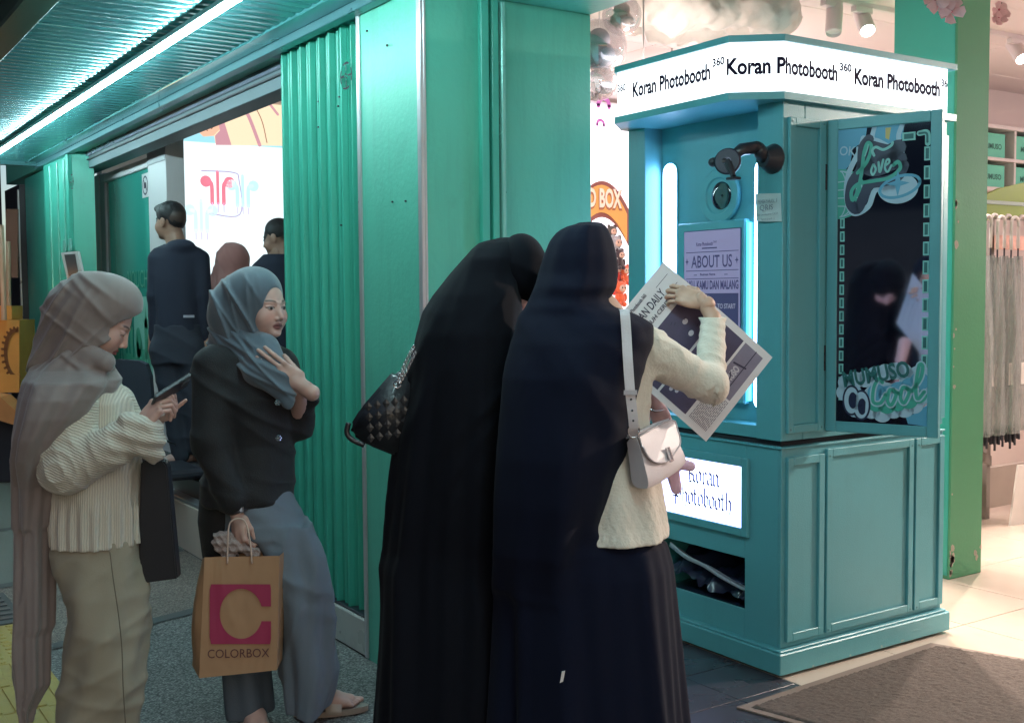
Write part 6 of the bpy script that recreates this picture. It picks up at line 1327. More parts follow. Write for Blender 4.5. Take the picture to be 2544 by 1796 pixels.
PH = mat("newsprint_photo_dark", (.055, .045, .10), .6, var=.3, scale=30); PM = mat("newsprint_photo_mid", (.20, .18, .26), .6, var=.25, scale=25); PG = mat("newsprint_pale", (.5, .48, .55), .6, var=.1)
def dense(f, x0, y0, x1, y1, n=10):
    for i in range(n):
        for j in range(n): f.rect(x0 + (x1 - x0) * i / n, y0 + (y1 - y0) * j / n, x0 + (x1 - x0) * (i + 1) / n, y0 + (y1 - y0) * (j + 1) / n)
a = PXY(1697, 736); b = PXY(1634, 810); f = NFlat(.0008); x1_ = Lw * .93; ytop = a[1]
yb1 = PXY(1755, 815)[1]
dense(f, .02, yb1, x1_, ytop); f.build("dark_group_photo", PH, news)
f = NFlat(.0008); ya = yb1 - .008; yb2 = ya - .105; dense(f, .02, yb2, x1_, ya); f.build("dark_group_photo", PH, news)
f = NFlat(.0008); ym = yb2 - .008; yb3 = .022; dense(f, Lw * .42, yb3, x1_, ym); f.build("shop_photo", PM, news)
f = NFlat(.0013); rr_ = np.random.default_rng(3)
for k in range(7): cx_, cy_ = rr_.uniform(.05, x1_ - .03), rr_.uniform(yb1 + .02, ytop - .02); f.disc(cx_, cy_, .010, .008, n=12)
for k in range(8): cx_, cy_ = rr_.uniform(.05, x1_ - .03), rr_.uniform(yb2 + .02, ya - .02); f.disc(cx_, cy_, .007, .006, n=12)
f.build("pale_faces_in_photos", PG, news)
f = NFlat(.0014)
for k in range(9): cx_, cy_ = rr_.uniform(.05, x1_ - .03), rr_.uniform(yb1 + .02, ytop - .02); f.line([(cx_ - .005, cy_), (cx_ + .005, cy_ + .003)], .002)
xx0, xx1 = Lw * .42, x1_; f.line([(xx0 + .02, ym - .02), (xx0 + .05, ym - .03), (xx0 + .07, ym - .02)], .004); f.line([(xx0 + .10, ym - .01), (xx0 + .11, ym - .05)], .006); f.line([(xx0 + .02, ym - .045), (xx1, ym - .045)], .003, smooth=False); f.build("figures_in_photo", INK, news)
def NTX(s_, x, y, size, width, m_=INK, bold=.02, shear=0):
    o = text("lettering", s_, m_, None, (0, 0, 0), (1, 0, 0), (0, 1, 0), size, width=width, bold=bold, shear=shear); me = o.data; co = np.empty(len(me.vertices) * 3); me.vertices.foreach_get("co", co); co = co.reshape(-1, 3)
    P = np.array([curve_p(Cq + ex_ * (x + p[0]) + ey_ * (y + p[1])) + n_ * .0012 for p in co]); me.vertices.foreach_set("co", P.ravel()); o.parent = news; me.transform(wmat(news).inverted()); return o
NTX("Koran Photobooth 360", Lw * .36, Lh - .026, .016, .10); NTX("KAYUTANGAN DAILY", .02, Lh - .066, .036, Lw - .09, bold=.015, shear=.1); NTX("HERITAGE PENUH CERITA", .03, Lh - .092, .018, Lw - .10, shear=.1); NTX("MUMUSO", xx0 + .012, yb3 + .035, .030, .085, PG, .04)
f = NFlat(.0010); f.rect(.015, Lh - .033, Lw - .02, Lh - .0315); f.rect(.015, Lh - .072, Lw - .02, Lh - .0705); f.rect(.015, Lh - .098, Lw - .02, Lh - .0968)
f.build("rule_lines", INK, news)
tx = NFlat(.0010)
for k in range(int((ym - .02) / .0052)):
    y_ = ym - .004 - k * .0052; x_ = .022
    while x_ < Lw * .40: wl = rr_.uniform(.006, .02); tx.rect(x_, y_ - .0022, min(x_ + wl, Lw * .40), y_); x_ += wl + .003
tx.build("column_text", mat("newsprint_text", (.16, .15, .20), .6, var=0), news, kind="stuff")
# ---------------------------------------------------------------- cream shoulder bag
cb = root("shoulder_bag", "cream leather shoulder bag with flap and silver clasp hanging at the hip", "bag", tuple(w4w(K(1620, 1120, -.05))))
LEA = mat("cream_leather", (.60, .55, .58), .42, var=.05, scale=30, bump=.25, bscale=300); LEA2 = mat("cream_leather_edge", (.47, .43, .47), .5, var=.05)
def WP(px, py, dv): return w4w(K(px, py, dv))
g0, g1, g2_, g3 = WP(1555, 1094, -.12), WP(1583, 1086, -.155), WP(1614, 1212, -.155), WP(1570, 1205, -.12)
ext_ = WP(1662, 1046, .05) - WP(1583, 1086, -.155); ext2 = WP(1708, 1150, .06) - WP(1614, 1212, -.155)
def bag_pt(s_, t):     # s round the gusset outline 0..1, t along the length
    return s_ * (1 - t) + (s_ + ext_) * t
out = cr([g0, g0 * .55 + g1 * .45 + np.array([0, 0, .012]), g1, g1 * .5 + g2_ * .5 + (g1 - g0) * .10, g2_, (g2_ + g3) / 2 + np.array([0, 0, -.012]), g3, (g3 + g0) / 2, g0], 4)[:-1]
vs = []; fs = []; n = len(out); NT_ = 8; cen = np.mean(out, axis=0)
for j in range(NT_ + 1):
    t = j / NT_; sc_ = 1 - .10 * (abs(2 * t - 1) ** 4)
    for p in out: 
        fr = np.clip((g1[2] - p[2]) / (g1[2] - g2_[2]), 0, 1); e = ext_ * (1 - fr) + ext2 * fr
        q = cen + (p - cen) * sc_; vs.append(q + e * t)
for j in range(NT_):
    for i in range(n): fs.append((j * n + i, j * n + (i + 1) % n, (j + 1) * n + (i + 1) % n, (j + 1) * n + i))
fs += [tuple(range(n))[::-1], tuple(NT_ * n + i for i in range(n))]
MB().add(vs, fs).build("bag_body", LEA, cb, auto=True)
fn = np.cross(ext_, g2_ - g1); fn /= np.linalg.norm(fn); fn = fn if fn @ (CP - g1) > 0 else -fn
def on_front(a, b): fr = b; e = ext_ * (1 - fr) + ext2 * fr; return g1 + (g2_ - g1) * b + (g1 - g0) * .10 * math.sin(b * math.pi) + e * a
flp = [on_front(.0, -.02), on_front(1.0, -.02), on_front(1.02, .25), on_front(.96, .48), on_front(.80, .60), on_front(.48, .70), on_front(.20, .60), on_front(.05, .42), on_front(-.01, .2)]
flp = cr(flp, 3); MB().prism([p + fn * .004 for p in flp], fn * .004).build("flap", LEA, cb)
MB().prism([g0 + np.array([0, 0, .004]), g1 + np.array([0, 0, .004]), g1 + ext_ + np.array([0, 0, .004]), g0 + ext_ + np.array([0, 0, .004])], (0, 0, .004)).build("top_gusset", LEA, cb)
MB().tube([p + fn * .0085 for p in flp], .0022, n=6).build("piping", LEA2, cb, smooth=True)
c1_, c2_ = on_front(.52, .44) + fn * .012, on_front(.52, .74) + fn * .012
SIL = mat("silver_metal", (.6, .58, .62), .2, metal=1, var=.05)
e = ext_ / np.linalg.norm(ext_); dn = (c2_ - c1_); MB().prism([c1_ - e * .008, c1_ + e * .008, c2_ + e * .008, c2_ - e * .008], fn * .003).build("clasp_plate", LEA2, cb); MB().prism([c1_ + e * .003, c1_ + e * .010, c2_ - dn * .15 + e * .010, c2_ - dn * .15 + e * .003], fn * .006).build("clasp_bar", SIL, cb); MB().prism([c2_ - dn * .15 - e * .010, c2_ - dn * .15 + e * .012, c2_ + e * .012, c2_ - e * .010], fn * .005).build("clasp_foot", SIL, cb)
stp = [WP(1552, 776, -.15), WP(1556, 830, -.165), WP(1560, 900, -.18), WP(1566, 980, -.185), WP(1574, 1055, -.18), WP(1570, 1085, -.16)]; stp = [WP(1548, 768, -.10)] + stp
vs = []; fs = []; P_s = cr(stp, 5); wv = .0125
for i, p in enumerate(P_s): vs += [p - r0 * wv, p + r0 * wv, p + r0 * wv - f0 * .004, p - r0 * wv - f0 * .004]
for i in range(len(P_s) - 1):
    a = 4 * i; fs += [(a + j, a + (j + 1) % 4, a + 4 + (j + 1) % 4, a + 4 + j) for j in range(4)]
MB().add(vs, fs).build("strap", LEA, cb)
p = WP(1566, 975, -.192); MB().prism([p + r0 * a + np.array([0, 0, b]) for a, b in ((-.017, -.006), (.017, -.006), (.017, .006), (-.017, .006))], -f0 * .004).build("strap_keeper", LEA2, cb)
for py in (992, 1020, 1045): p = WP(1568 + (py - 992) * .1, py, -.193); MB().lathe(p, [(.003, 0), (0, .0015)], ax=-f0, n=8).build("stud", BLACK if py != 1020 else SIL, cb)
c = WP(1574, 1070, -.18); MB().tube([c + r0 * .015 * math.cos(t) + np.array([0, 0, .018 * math.sin(t)]) for t in np.linspace(0, 6.28, 16)], .0022, n=6).build("strap_ring", SIL, cb, smooth=True)
pk = root("plush_charm", "small pink plush charm dangling behind the cream shoulder bag", "plush toy", tuple(WP(1672, 1150, .12)))
PNK = mat("pink_plush", (.66, .44, .58), .9, var=.1, scale=40, sheen=.6, bump=.8, bscale=200)
q = Vol((-.09, -.07, -.12), (.11, .07, .12), .004); q.ell((-.03, 0, .02), (.035, .03, .05), 0).cap((.01, 0, .0), (.062, 0, -.012), .022, .018, .015).cap((0, 0, -.04), (.012, 0, -.092), .024, .020, .015)
V_, Q = q.mesh(); o = np_mesh("plush_body", V_ * .8, Q, PNK, pk); o.rotation_euler = (0, 0, -YAW)
# ---------------------------------------------------------------- companion in black, head bent
w3 = Fig("person in long black khimar bending the head beside the newspaper reader", 1190, 3.24)
K = w3.k
v = Vol((-.50, -.36, -.01), (.46, .36, 1.72), .0088)
R3 = [(592, 1240, 1296, .03, .04), (602, 1205, 1306, .03, .075), (620, 1176, 1300, .02, .10), (645, 1150, 1292, .0, .12), (680, 1118, 1292, 0, .135), (733, 1076, 1296, -.02, .15), (776, 1049, 1297, -.03, .16), (828, 1036, 1294, -.04, .17), (910, 1023, 1292, -.04, .18), (1000, 1008, 1292, -.04, .185), (1148, 982, 1292, -.03, .19), (1270, 970, 1292, -.02, .19), (1350, 961, 1294, -.01, .19), (1395, 950, 1298, 0, .20), (1489, 948, 1302, 0, .21), (1648, 938, 1306, 0, .225), (1796, 930, 1310, 0, .235), (1920, 922, 1316, 0, .24)]
def fold3(th, Z, X, Y):
    a = np.clip((1.5 - Z) / .6, .1, 1); return a * (.010 * np.sin(th * 5 + .5 + Z) + .008 * np.sin(th * 11 + Z * 1.5) + .004 * np.sin(th * 19))
rr = [w3.ring(*q) for q in R3]; v.loft(rr + [(.012, rr[-1][1], 0, rr[-1][3], .24)], .01, fold3)
v.disp(lambda X, Y, Z: creases(X, Y, Z, (.86, 0, -.5), (.5, 0, .86), -1.05, -.45, 13, .014, .018, 3, .02) * np.clip((Z - .75) / .5, 0, 1) + creases(X, Y, Z, (1, 0, -.1), (0, 0, 1), -.42, .05, 8, .010, .022, 4, .02, 3) * np.clip((1.2 - Z) / .3, 0, 1))
V_, Q = v.mesh(); np_mesh("khimar", V_, Q, BLK, w3.root)
v = Vol((-.18, -.2, 1.38), (.30, .25, 1.76), .006)
v.ell(K(1296, 668, .0), (.074, .098, .102), 0); v.ell(K(1318, 700, .0), (.052, .07, .055), .03)
v.ell(K(1338, 762, .02), (.030, .05, .032), .015, 'cut')
v.disp(lambda X, Y, Z: creases(X, Y, Z, (.5, 0, .86), (.86, 0, -.5), 1.35, 1.6, 5, .006, .012, 9)); V_, Q = v.mesh(); np_mesh("hood", V_, Q, BLK, w3.root)
sk3 = (.60, .38, .36)
M3 = rotm(math.radians(75), math.radians(-52)); hc = K(1276, 706, .0)
hd = head_mesh(hc, M3, sk3, scale=.84, neck=.10, lip=(.36, .12, .12))
body = coarse(lambda v: (v.cap(K(1255, 720), K(1160, 800), .05, .07, .03), v.ell(K(1150, 930), (.15, .09, .22), .05), v.ell(K(1150, 1200), (.14, .1, .26), .05), v.cap(K(1090, 1300), K(1080, 1900), .075, .035, .03), v.cap(K(1220, 1300), K(1225, 1900), .075, .035, .03)), (-.35, -.25, 0), (.3, .25, 1.6), sk3)
V_, Q, C_ = join([hd, body]); np_mesh("body", V_, Q, SKIN, w3.root, C_)
# a second forearm reaching to the paper, wrist with bracelet (right arm of the companion passes in front of the reader)
v = Vol((.34, .05, .70), (.62, .50, 1.25), .004); fa0, fa1 = K(1618, 960, .22), K(1640, 1030, .26)
arm_ = coarse(lambda v: v.cap(K(1612, 930, .20), K(1630, 1000, .25), .030, .024, .01), (.3, 0, .9), (.7, .5, 1.4), sk3, h=.005)
hm3 = hand_mesh(K(1630, 1004, .25), K(1655, 1075, .27) - K(1630, 1004, .25), (-.4, -.9, .2), sk3, curl=(.5, .5, .55, .6), side=-1, scale=.85, al=.02)
V_, Q, C_ = join([arm_, hm3]); np_mesh("forearm", V_, Q, SKIN, w3.root, C_)
c = K(1632, 1012, .255); q = MB().tube([c + np.array([.026 * math.cos(t), .026 * math.sin(t), .008 * math.sin(t)]) for t in np.linspace(0, 6.28, 20)], .003, n=6); me = bpy.data.meshes.new("bracelet"); me.from_pydata(q.v, [], q.f); o = link("bracelet", me, SIL, smooth=True); o.parent = w3.root
# black quilted handbag with chain
hb = root("handbag", "black quilted leather handbag on a chain at the side of the bending person", "handbag", tuple(w3.base + np.array([0, 0, 1.0])))
BLE = mat("black_leather", (.012, .013, .017), .42, var=.15, scale=20, bump=.3, bscale=120, coat=.2)
def HP(px, py, dv): return dep(px, py, 3.12 + dv)
fr_ = [HP(975, 922, 0), HP(1030, 946, 0), HP(1030, 1120, 0), HP(985, 1136, .0), HP(915, 1108, 0), HP(872, 1082, 0), HP(868, 1058, 0), HP(895, 1015, 0)]
FRN = -f0; MB().prism([p + f0 * .09 for p in fr_], f0 * .0 - f0 * .09).build("bag_body", BLE, hb)
me = hb.children[0].data; bm = bmesh.new(); bm.from_mesh(me); bmesh.ops.bevel(bm, geom=bm.edges[:], offset=.012, segments=3, affect='EDGES', clamp_overlap=True); bm.to_mesh(me); bm.free(); me.polygons.foreach_set("use_smooth", [True] * len(me.polygons))
for i in range(5):
    for j in range(4):
        px = 915 + i * 22 + j * 2; py = 1000 + j * 26 - i * 4 + 10
        if px > 1020: continue
        c = HP(px, py, -.001); e1 = HP(px + 10, py + 0, -.001) - c; e2 = HP(px, py + 12, -.001) - c
        vs = [c - e1, c - e2, c + e1, c + e2, c - f0 * .0014]; MB().add(vs, [(0, 1, 4), (1, 2, 4), (2, 3, 4), (3, 0, 4)]).build("quilt_pad", BLE, hb)
MB().tube(cr([HP(866, 1050, .0), HP(862, 1075, 0), HP(875, 1092, 0), HP(905, 1106, 0)], 5), .008, n=8).build("rolled_edge", BLE, hb, smooth=True)
ch = root("bag_chain", "black and silver chain of the quilted handbag", "chain", tuple(HP(1000, 905, 0))); bpy.data.objects.remove(ch)
for pth in ([HP(1030, 858, -.02), HP(1008, 900, -.01), HP(988, 950, -.01)], [HP(1034, 872, -.02), HP(1014, 912, -.01), HP(992, 952, -.01)]):
    P_s = cr(pth, 9); 
    for i in range(0, len(P_s) - 1, 1):
        a, b = P_s[i], P_s[min(i + 1, len(P_s) - 1)]; t = b - a; L_ = np.linalg.norm(t); t /= L_; s_ = np.cross(t, f0) if i % 2 else f0 * .6 + np.cross(t, f0) * .5; s_ /= np.linalg.norm(s_); c = (a + b) / 2
        MB().tube([c + t * L_ * .7 * math.cos(q) + s_ * .0045 * math.sin(q) for q in np.linspace(0, 6.28, 9)], .0016, n=5).build("chain_link", SIL, hb, smooth=True)
c = HP(987, 955, -.012); MB().tube([c + r0 * .010 * math.cos(t) + np.array([0, 0, .010 * math.sin(t)]) for t in np.linspace(0, 6.28, 14)], .002, n=6).build("ring", SIL, hb, smooth=True)
# ---------------------------------------------------------------- woman texting at the left
w1 = Fig("person in taupe grey hijab and cream ribbed sweater looking down at a phone", 230, 3.6)
K = w1.k
skA = (.50, .31, .26)
# face turned right and down
M1 = rotm(math.radians(76), math.radians(-33)); hc1 = K(251, 797, .0)
hd = head_mesh(hc1, M1, skA, scale=1.0, neck=.10, lip=(.28, .09, .09), closed=True)
HJ1 = cloth("taupe_hijab_cloth", (.215, .180, .172), .62, sheen=.3, bump=.1)
# hood: shell round the skull, open in front
v = Vol((-.26, -.22, 1.20), (.28, .22, 1.66), .0042)
fdir = M1[:, 1]; up1 = M1[:, 2]
v.ell(K(236, 762, 0), (.112, .108, .114), 0); v.ell(K(280, 752, 0), (.094, .090, .086), .03); v.ell(K(205, 805, .0), (.09, .092, .10), .05)
v.cap(K(175, 770, 0), K(108, 900, .0), .080, .045, .05); v.cap(K(225, 850, 0), K(200, 905, 0), .078, .09, .05); v.cap(K(262, 845, .0), K(246, 890, 0), .062, .055, .03)
v.disp(lambda X, Y, Z: creases(X, Y, Z, (.80, .1, -.60), (.60, 0, .80), -1.05, -.72, 9, .016, .009, 21, .015) * np.clip((.10 - X) / .1, .1, 1) * np.clip((1.555 - Z) / .06, 0, 1) + creases(X, Y, Z, (.6, .1, .8), (.8, 0, -.6), 1.05, 1.25, 5, .009, .008, 2) * np.clip((.12 - X) / .06, .2, 1))
v.ell(hc1 + fdir * .045 - up1 * .005, (.071, .085, .112), .004, 'cut', M=M1)
nq = fdir - .50 * up1; nq /= np.linalg.norm(nq); v.half(nq, float(nq @ (hc1 + fdir * .050 - up1 * .055)), .004)
V_, Q = v.mesh(); np_mesh("hijab_hood", V_, Q, HJ1, w1.root)
# rim band round the face
# cape and long tail
v = Vol((-.42, -.30, .10), (.30, .28, 1.42), .0055)
v.loft([w1.ring(*q) for q in ((868, 165, 262, 0, .075), (890, 120, 268, 0, .10), (915, 92, 275, 0, .125), (945, 76, 290, -.05, .17), (985, 68, 268, -.07, .18), (1030, 62, 240, -.08, .18), (1080, 56, 200, -.08, .175), (1130, 53, 168, -.07, .16), (1200, 50, 150, -.05, .115), (1300, 48, 134, -.04, .09))], .02, lambda th, Z, X, Y: .008 * np.sin(th * 6 + Z * 5) + .004 * np.sin(th * 13 + 1))
v.loft([w1.ring(*q) for q in ((1150, 52, 150, -.04, .10), (1300, 45, 132, -.05, .075), (1396, 44, 130, -.05, .065), (1553, 44, 128, -.05, .06), (1572, 44, 118, -.05, .055), (1700, 46, 116, -.05, .045), (1760, 50, 82, -.05, .03), (1796, 58, 74, -.05, .02))], .02, lambda th, Z, X, Y: .007 * np.sin(th * 5 + 1) + .004 * np.sin(th * 11))
v.cap(K(215, 880, -.06), K(262, 900, -.07), .035, .03, .03)
v.disp(lambda X, Y, Z: creases(X, Y, Z, (1, 0, .05), (0, 0, 1), -.27, -.08, 6, .014, .012, 31, .012, 4) * np.clip((1.12 - Z) / .2, 0, 1) + creases(X, Y, Z, (.55, 0, .83), (.83, 0, -.55), .95, 1.22, 8, .010, .012, 33) * np.clip((Z - 1.02) / .1, 0, 1))
V_, Q = v.mesh(); np_mesh("hijab_cape", V_, Q, HJ1, w1.root)
# sweater torso (ribs run down) and sleeves (ribs run along)
RIBT = rib_mat("ribbed_cream_knit", (.56, .52, .44), 'X', 46, .32, distort=1.5)
v = Vol((-.22, -.26, .70), (.24, .26, 1.34), .0055)
v.loft([w1.ring(*q) for q in ((925, 170, 268, 0, .08), (960, 140, 300, 0, .115), (1000, 130, 322, 0, .13), (1060, 128, 334, 0, .135), (1161, 135, 346, 0, .14), (1230, 130, 350, 0, .145), (1300, 127, 352, 0, .15), (1345, 132, 354, 0, .155), (1362, 140, 352, 0, .157))], .01, lambda th, Z, X, Y: .004 * np.sin(th * 7 + Z * 6) + .006 * np.clip((.86 - Z) / .05, 0, 1) * np.sin(th * 24))
v.disp(lambda X, Y, Z: .004 * ridge(wave(X, Y, Z, (.35, 0, .9), 34, 2.1, .9, 9)) * np.clip((Z - .85) / .1, 0, 1))
V_, Q = v.mesh(); np_mesh("sweater_body", V_, Q, RIBT, w1.root)
RIBS = rib_mat("ribbed_cream_sleeve", (.56, .52, .44), (0, math.radians(-26), 0), 1, .42); 
for n_ in RIBS.node_tree.nodes:
    if n_.type == 'TEX_WAVE': n_.inputs["Scale"].default_value = 42; n_.bands_direction = 'Z'; n_.inputs["Distortion"].default_value = 2.2
s1, e1, c1 = K(185, 1010, -.10), K(165, 1165, -.16), K(330, 1075, -.14)
v = Vol((-.24, -.36, .80), (.32, .10, 1.32), .005)
v.cap(s1, e1, .082, .072, .03); v.cap(e1, K(270, 1115, -.16), .072, .062, .03); v.cap(K(270, 1115, -.16), c1, .060, .060, .02); v.cap(c1, K(350, 1082, -.135), .058, .070, .02); v.cap(K(345, 1050, -.135), K(383, 1128, -.12), .022, .030, .03)
v.cap(K(352, 1068, -.13), K(362, 1040, -.12), .030, .030, .0, 'cut')
def fs1(X, Y, Z):
    d1 = np.sqrt((X - e1[0]) ** 2 + (Z - e1[2]) ** 2)
    return .007 * np.exp(-((d1 - .05) / .06) ** 2) * ridge(np.sin(d1 * 85 + X * 14 + 1)) + .004 * ridge(wave(X, Y, Z, (.9, 0, .42), 55, .5, .8, 8)) + .004 * np.clip((X - .10) / .04, 0, 1) * np.sin(Z * 130 + X * 40)
v.disp(fs1); V_, Q = v.mesh(); np_mesh("sweater_sleeve", V_, Q, RIBS, w1.root)
v = Vol((.0, -.10, .90), (.36, .30, 1.30), .006); v.cap(K(290, 1000, .10), K(330, 1080, .12), .06, .055, .02); v.cap(K(330, 1080, .12), K(372, 1052, .05), .05, .045, .02); V_, Q = v.mesh(); np_mesh("sweater_sleeve", V_, Q, RIBS, w1.root)
# trousers
PNT = mat("beige_cotton_twill", (.29, .26, .195), .85, var=.10, scale=14, bump=.4, bscale=500, sheen=.1, wrinkle=.2)
v = Vol((-.20, -.28, -.01), (.28, .30, .92), .0065)
v.loft([w1.ring(*q) for q in ((1330, 140, 350, 0, .14), (1365, 133, 349, 0, .15), (1435, 160, 356, -.01, .15), (1480, 172, 360, -.02, .145), (1533, 178, 363, -.03, .14), (1592, 165, 362, -.03, .14), (1690, 163, 360, -.03, .135), (1788, 147, 342, -.03, .13), (1870, 150, 338, -.03, .125))] + [(.03, w1.ring(1870, 150, 338)[1], -.03, .12, .12)], .01, lambda th, Z, X, Y: .006 * np.sin(th * 3 + Z * 14) + .004 * np.sin(th * 7 - Z * 20))
v.disp(lambda X, Y, Z: creases(X, Y, Z, (.3, 0, .95), (.95, 0, -.3), 0, .9, 9, .007, .018, 51) + creases(X, Y, Z, (-.55, 0, .83), (.83, 0, .55), .1, .9, 9, .007, .012, 52))
v.half(np.array([-.9, 0, -.30]), -(K(150, 1480)[0] * .9 + K(150, 1480)[2] * .30) + .02) if False else None
V_, Q = v.mesh(); np_mesh("trousers", V_, Q, PNT, w1.root)
sm_ = MB().tube(cr([K(273, 1370, -.165), K(282, 1440, -.178), K(295, 1530, -.178), K(303, 1610, -.174), K(306, 1700, -.172), K(312, 1800, -.165)], 6), .0018, n=5); me = bpy.data.meshes.new("side_seam"); me.from_pydata(sm_.v, [], sm_.f); o = link("side_seam", me, mat("seam_thread", (.13, .11, .08), .9), smooth=True); o.parent = w1.root
# hands and phone
hR = hand_mesh(K(344, 1062, -.15), K(398, 1000, -.13) - K(344, 1062, -.15), (-.50, -.78, .40), skA, curl=(.55, .75, .85, .9), spread=.05, thumb=(.45, .3), side=1, scale=1.0, al=.05)
hL = hand_mesh(K(368, 1058, -.02), K(432, 1022, -.04) - K(368, 1058, -.02), (.35, .25, -.9), skA, curl=(.62, .55, .50, .05), spread=.22, thumb=(.8, .2), side=1, scale=.96, al=.05)
body = coarse(lambda v: (v.cap(hc1 - up1 * .05, K(225, 900), .05, .055, .03), v.ell(K(220, 1000), (.105, .085, .14), .04), v.ell(K(235, 1200), (.11, .09, .24), .05), v.cap(K(215, 1350), K(225, 1860), .075, .04, .03), v.cap(K(290, 1350), K(285, 1860), .075, .04, .03), v.cap(s1, e1, .045, .04, .02), v.cap(e1, K(330, 1070, -.10), .04, .024, .02)), (-.25, -.25, 0), (.3, .25, 1.5), skA)
V_, Q, C_ = join([hd, hR, hL, body]); np_mesh("body", V_, Q, SKIN, w1.root, C_)
ph = root("mobile_phone", "black mobile phone in clear case held in both hands by the sweater wearer", "phone", tuple(w1.base + r0 * K(425, 968)[0] + np.array([0, 0, K(425, 968)[2]])), -YAW)
pa, pb_ = K(388, 994, -.14), K(460, 948, -.05); a = pb_ - pa; a /= np.linalg.norm(a); wv = np.array([.0, .96, -.20]); wv -= a * (a @ wv); wv /= np.linalg.norm(wv); nn_ = np.cross(a, wv)
def rb(c, L_, w_, t_, m_, name, par):
    q = MB(); vs = [c + a * sx * L_ / 2 + wv * sy * w_ / 2 + nn_ * sz * t_ / 2 for sz in (-1, 1) for sy in (-1, 1) for sx in (-1, 1)]; vs = [p - (np.array(par_off)) for p in vs]
    q.add(vs, [(0, 2, 3, 1), (4, 5, 7, 6), (0, 1, 5, 4), (2, 6, 7, 3), (0, 4, 6, 2), (1, 3, 7, 5)]); me = bpy.data.meshes.new(name); me.from_pydata(q.v, [], q.f); bm = bmesh.new(); bm.from_mesh(me); bmesh.ops.bevel(bm, geom=bm.edges[:], offset=.002, segments=2, affect='EDGES', clamp_overlap=True); bm.to_mesh(me); bm.free(); o = link(name, me, m_); o.parent = par; return o
par_off = np.array([K(425, 968)[0], 0, K(425, 968)[2]]); cc = (pa + pb_) / 2 + np.array([0, .0, 0])
rb(cc, .150, .066, .009, BLACK, "phone_body", ph); rb(cc + nn_ * .0052 * (1 if nn_[2] > 0 else -1), .145, .068, .0008, mat("phone_glass", (.01, .012, .02), .3), "phone_screen", ph); rb(cc - nn_ * .0062 * (1 if nn_[2] > 0 else -1) + a * .055, .032, .03, .0035, SIL, "camera_ring", ph)
# black paper bag on the arm
kb_ = root("shopping_bag", "plain matt black shopping bag hanging beside the cream sweater", "shopping bag", tuple(w1.base), -YAW)
def local_prism(name, pts, nvec, m_, par, bev=0.0):
    q = MB().prism(pts, nvec); me = bpy.data.meshes.new(name); me.from_pydata(q.v, [], q.f); me.update()
    if bev: bm = bmesh.new(); bm.from_mesh(me); bmesh.ops.bevel(bm, geom=bm.edges[:], offset=bev, segments=2, affect='EDGES', clamp_overlap=True); bm.to_mesh(me); bm.free()
    o = link(name, me, m_); o.parent = par; return o
BP = mat("matt_black_card", (.008, .009, .014), .55, var=.2, bump=.1, bscale=30)
fp = [K(350, 1148, -.02), K(372, 1140, -.02), K(404, 1143, -.02), K(415, 1158, -.02), K(441, 1437, -.02), K(346, 1450, -.02), K(345, 1300, -.02)]
local_prism("bag_body", fp, (-.002, .05, 0), BP, kb_, .004)
q = MB().tube(cr([K(366, 1150, -.015), K(372, 1120, -.012), K(378, 1138, -.01), K(412, 1140, -.01), K(414, 1150, -.012)], 5), .0025, n=6); me = bpy.data.meshes.new("cord_handle"); me.from_pydata(q.v, [], q.f); o = link("cord_handle", me, mat("grey_cord", (.3, .3, .3), .6), smooth=True); o.parent = kb_

# ---------------------------------------------------------------- woman with dark jacket, hand on chest
w2 = Fig("person in blue grey hijab and black jacket standing with a hand on the chest", 625, 3.95)
K = w2.k
skB = (.50, .325, .28)
M2 = rotm(math.radians(124), math.radians(-3), 0); hc2 = K(648, 763, .0)
hd = head_mesh(hc2, M2, skB, scale=.99, lip=(.22, .085, .085))
HJ2 = cloth("blue_grey_hijab_cloth", (.085, .12, .155), .6, sheen=.35, bump=.1)
v = Vol((-.22, -.22, 1.18), (.18, .22, 1.64), .0045)
v.ell(K(622, 748, .01), (.108, .110, .118), 0); v.ell(K(640, 725, .0), (.080, .095, .082), .03); v.ell(K(570, 772, .02), (.072, .085, .095), .05)
v.cap(K(590, 800, .01), K(600, 855, .0), .085, .075, .05); v.cap(K(640, 820, 0), K(645, 860, -.02), .055, .05, .03)
def fh2(X, Y, Z):
    r_ = (X - hc2[0]) * .75 + (Z - hc2[2]) * .35
    return .0050 * ridge(np.sin(r_ * 95 + 1.1 * np.sin(Z * 17) + .8 * np.sin(X * 22 + Y * 9))) * np.clip((hc2[0] + .02 - X) / .06, 0.1, 1) * np.clip((1.585 - Z) / .05, 0, 1)
v.disp(lambda X, Y, Z: creases(X, Y, Z, (.93, .2, .36), (-.36, 0, .93), .33, .62, 12, .017, .0065, 12, .014, 9) * np.clip((1.58 - Z) / .06, 0, 1) * np.clip((hc2[0] + .03 - X) / .05, .15, 1)); f2 = M2[:, 1]; u2_ = M2[:, 2]
v.ell(hc2 + f2 * .095 - u2_ * .018 , (.058, .062, .098), .006, 'cut')
V_, Q = v.mesh(); np_mesh("hijab_hood", V_, Q, HJ2, w2.root)
v = Vol((-.24, -.26, .98), (.22, .18, 1.42), .0045)
v.cap(K(548, 850, .02), K(600, 850, -.03), .042, .050, .04); v.cap(K(600, 850, -.03), K(652, 880, -.05), .048, .034, .04); v.cap(K(560, 850, .0), K(640, 925, -.115), .036, .038, .04); v.cap(K(640, 925, -.125), K(712, 995, -.148), .036, .016, .04); v.cap(K(660, 862, -.07), K(704, 935, -.13), .044, .03, .05); v.cap(K(704, 935, -.13), K(719, 1005, -.150), .030, .011, .03); v.cap(K(640, 872, -.06), K(665, 920, -.12), .042, .038, .05); v.cap(K(684, 888, .0), K(706, 940, -.05), .030, .028, .03)
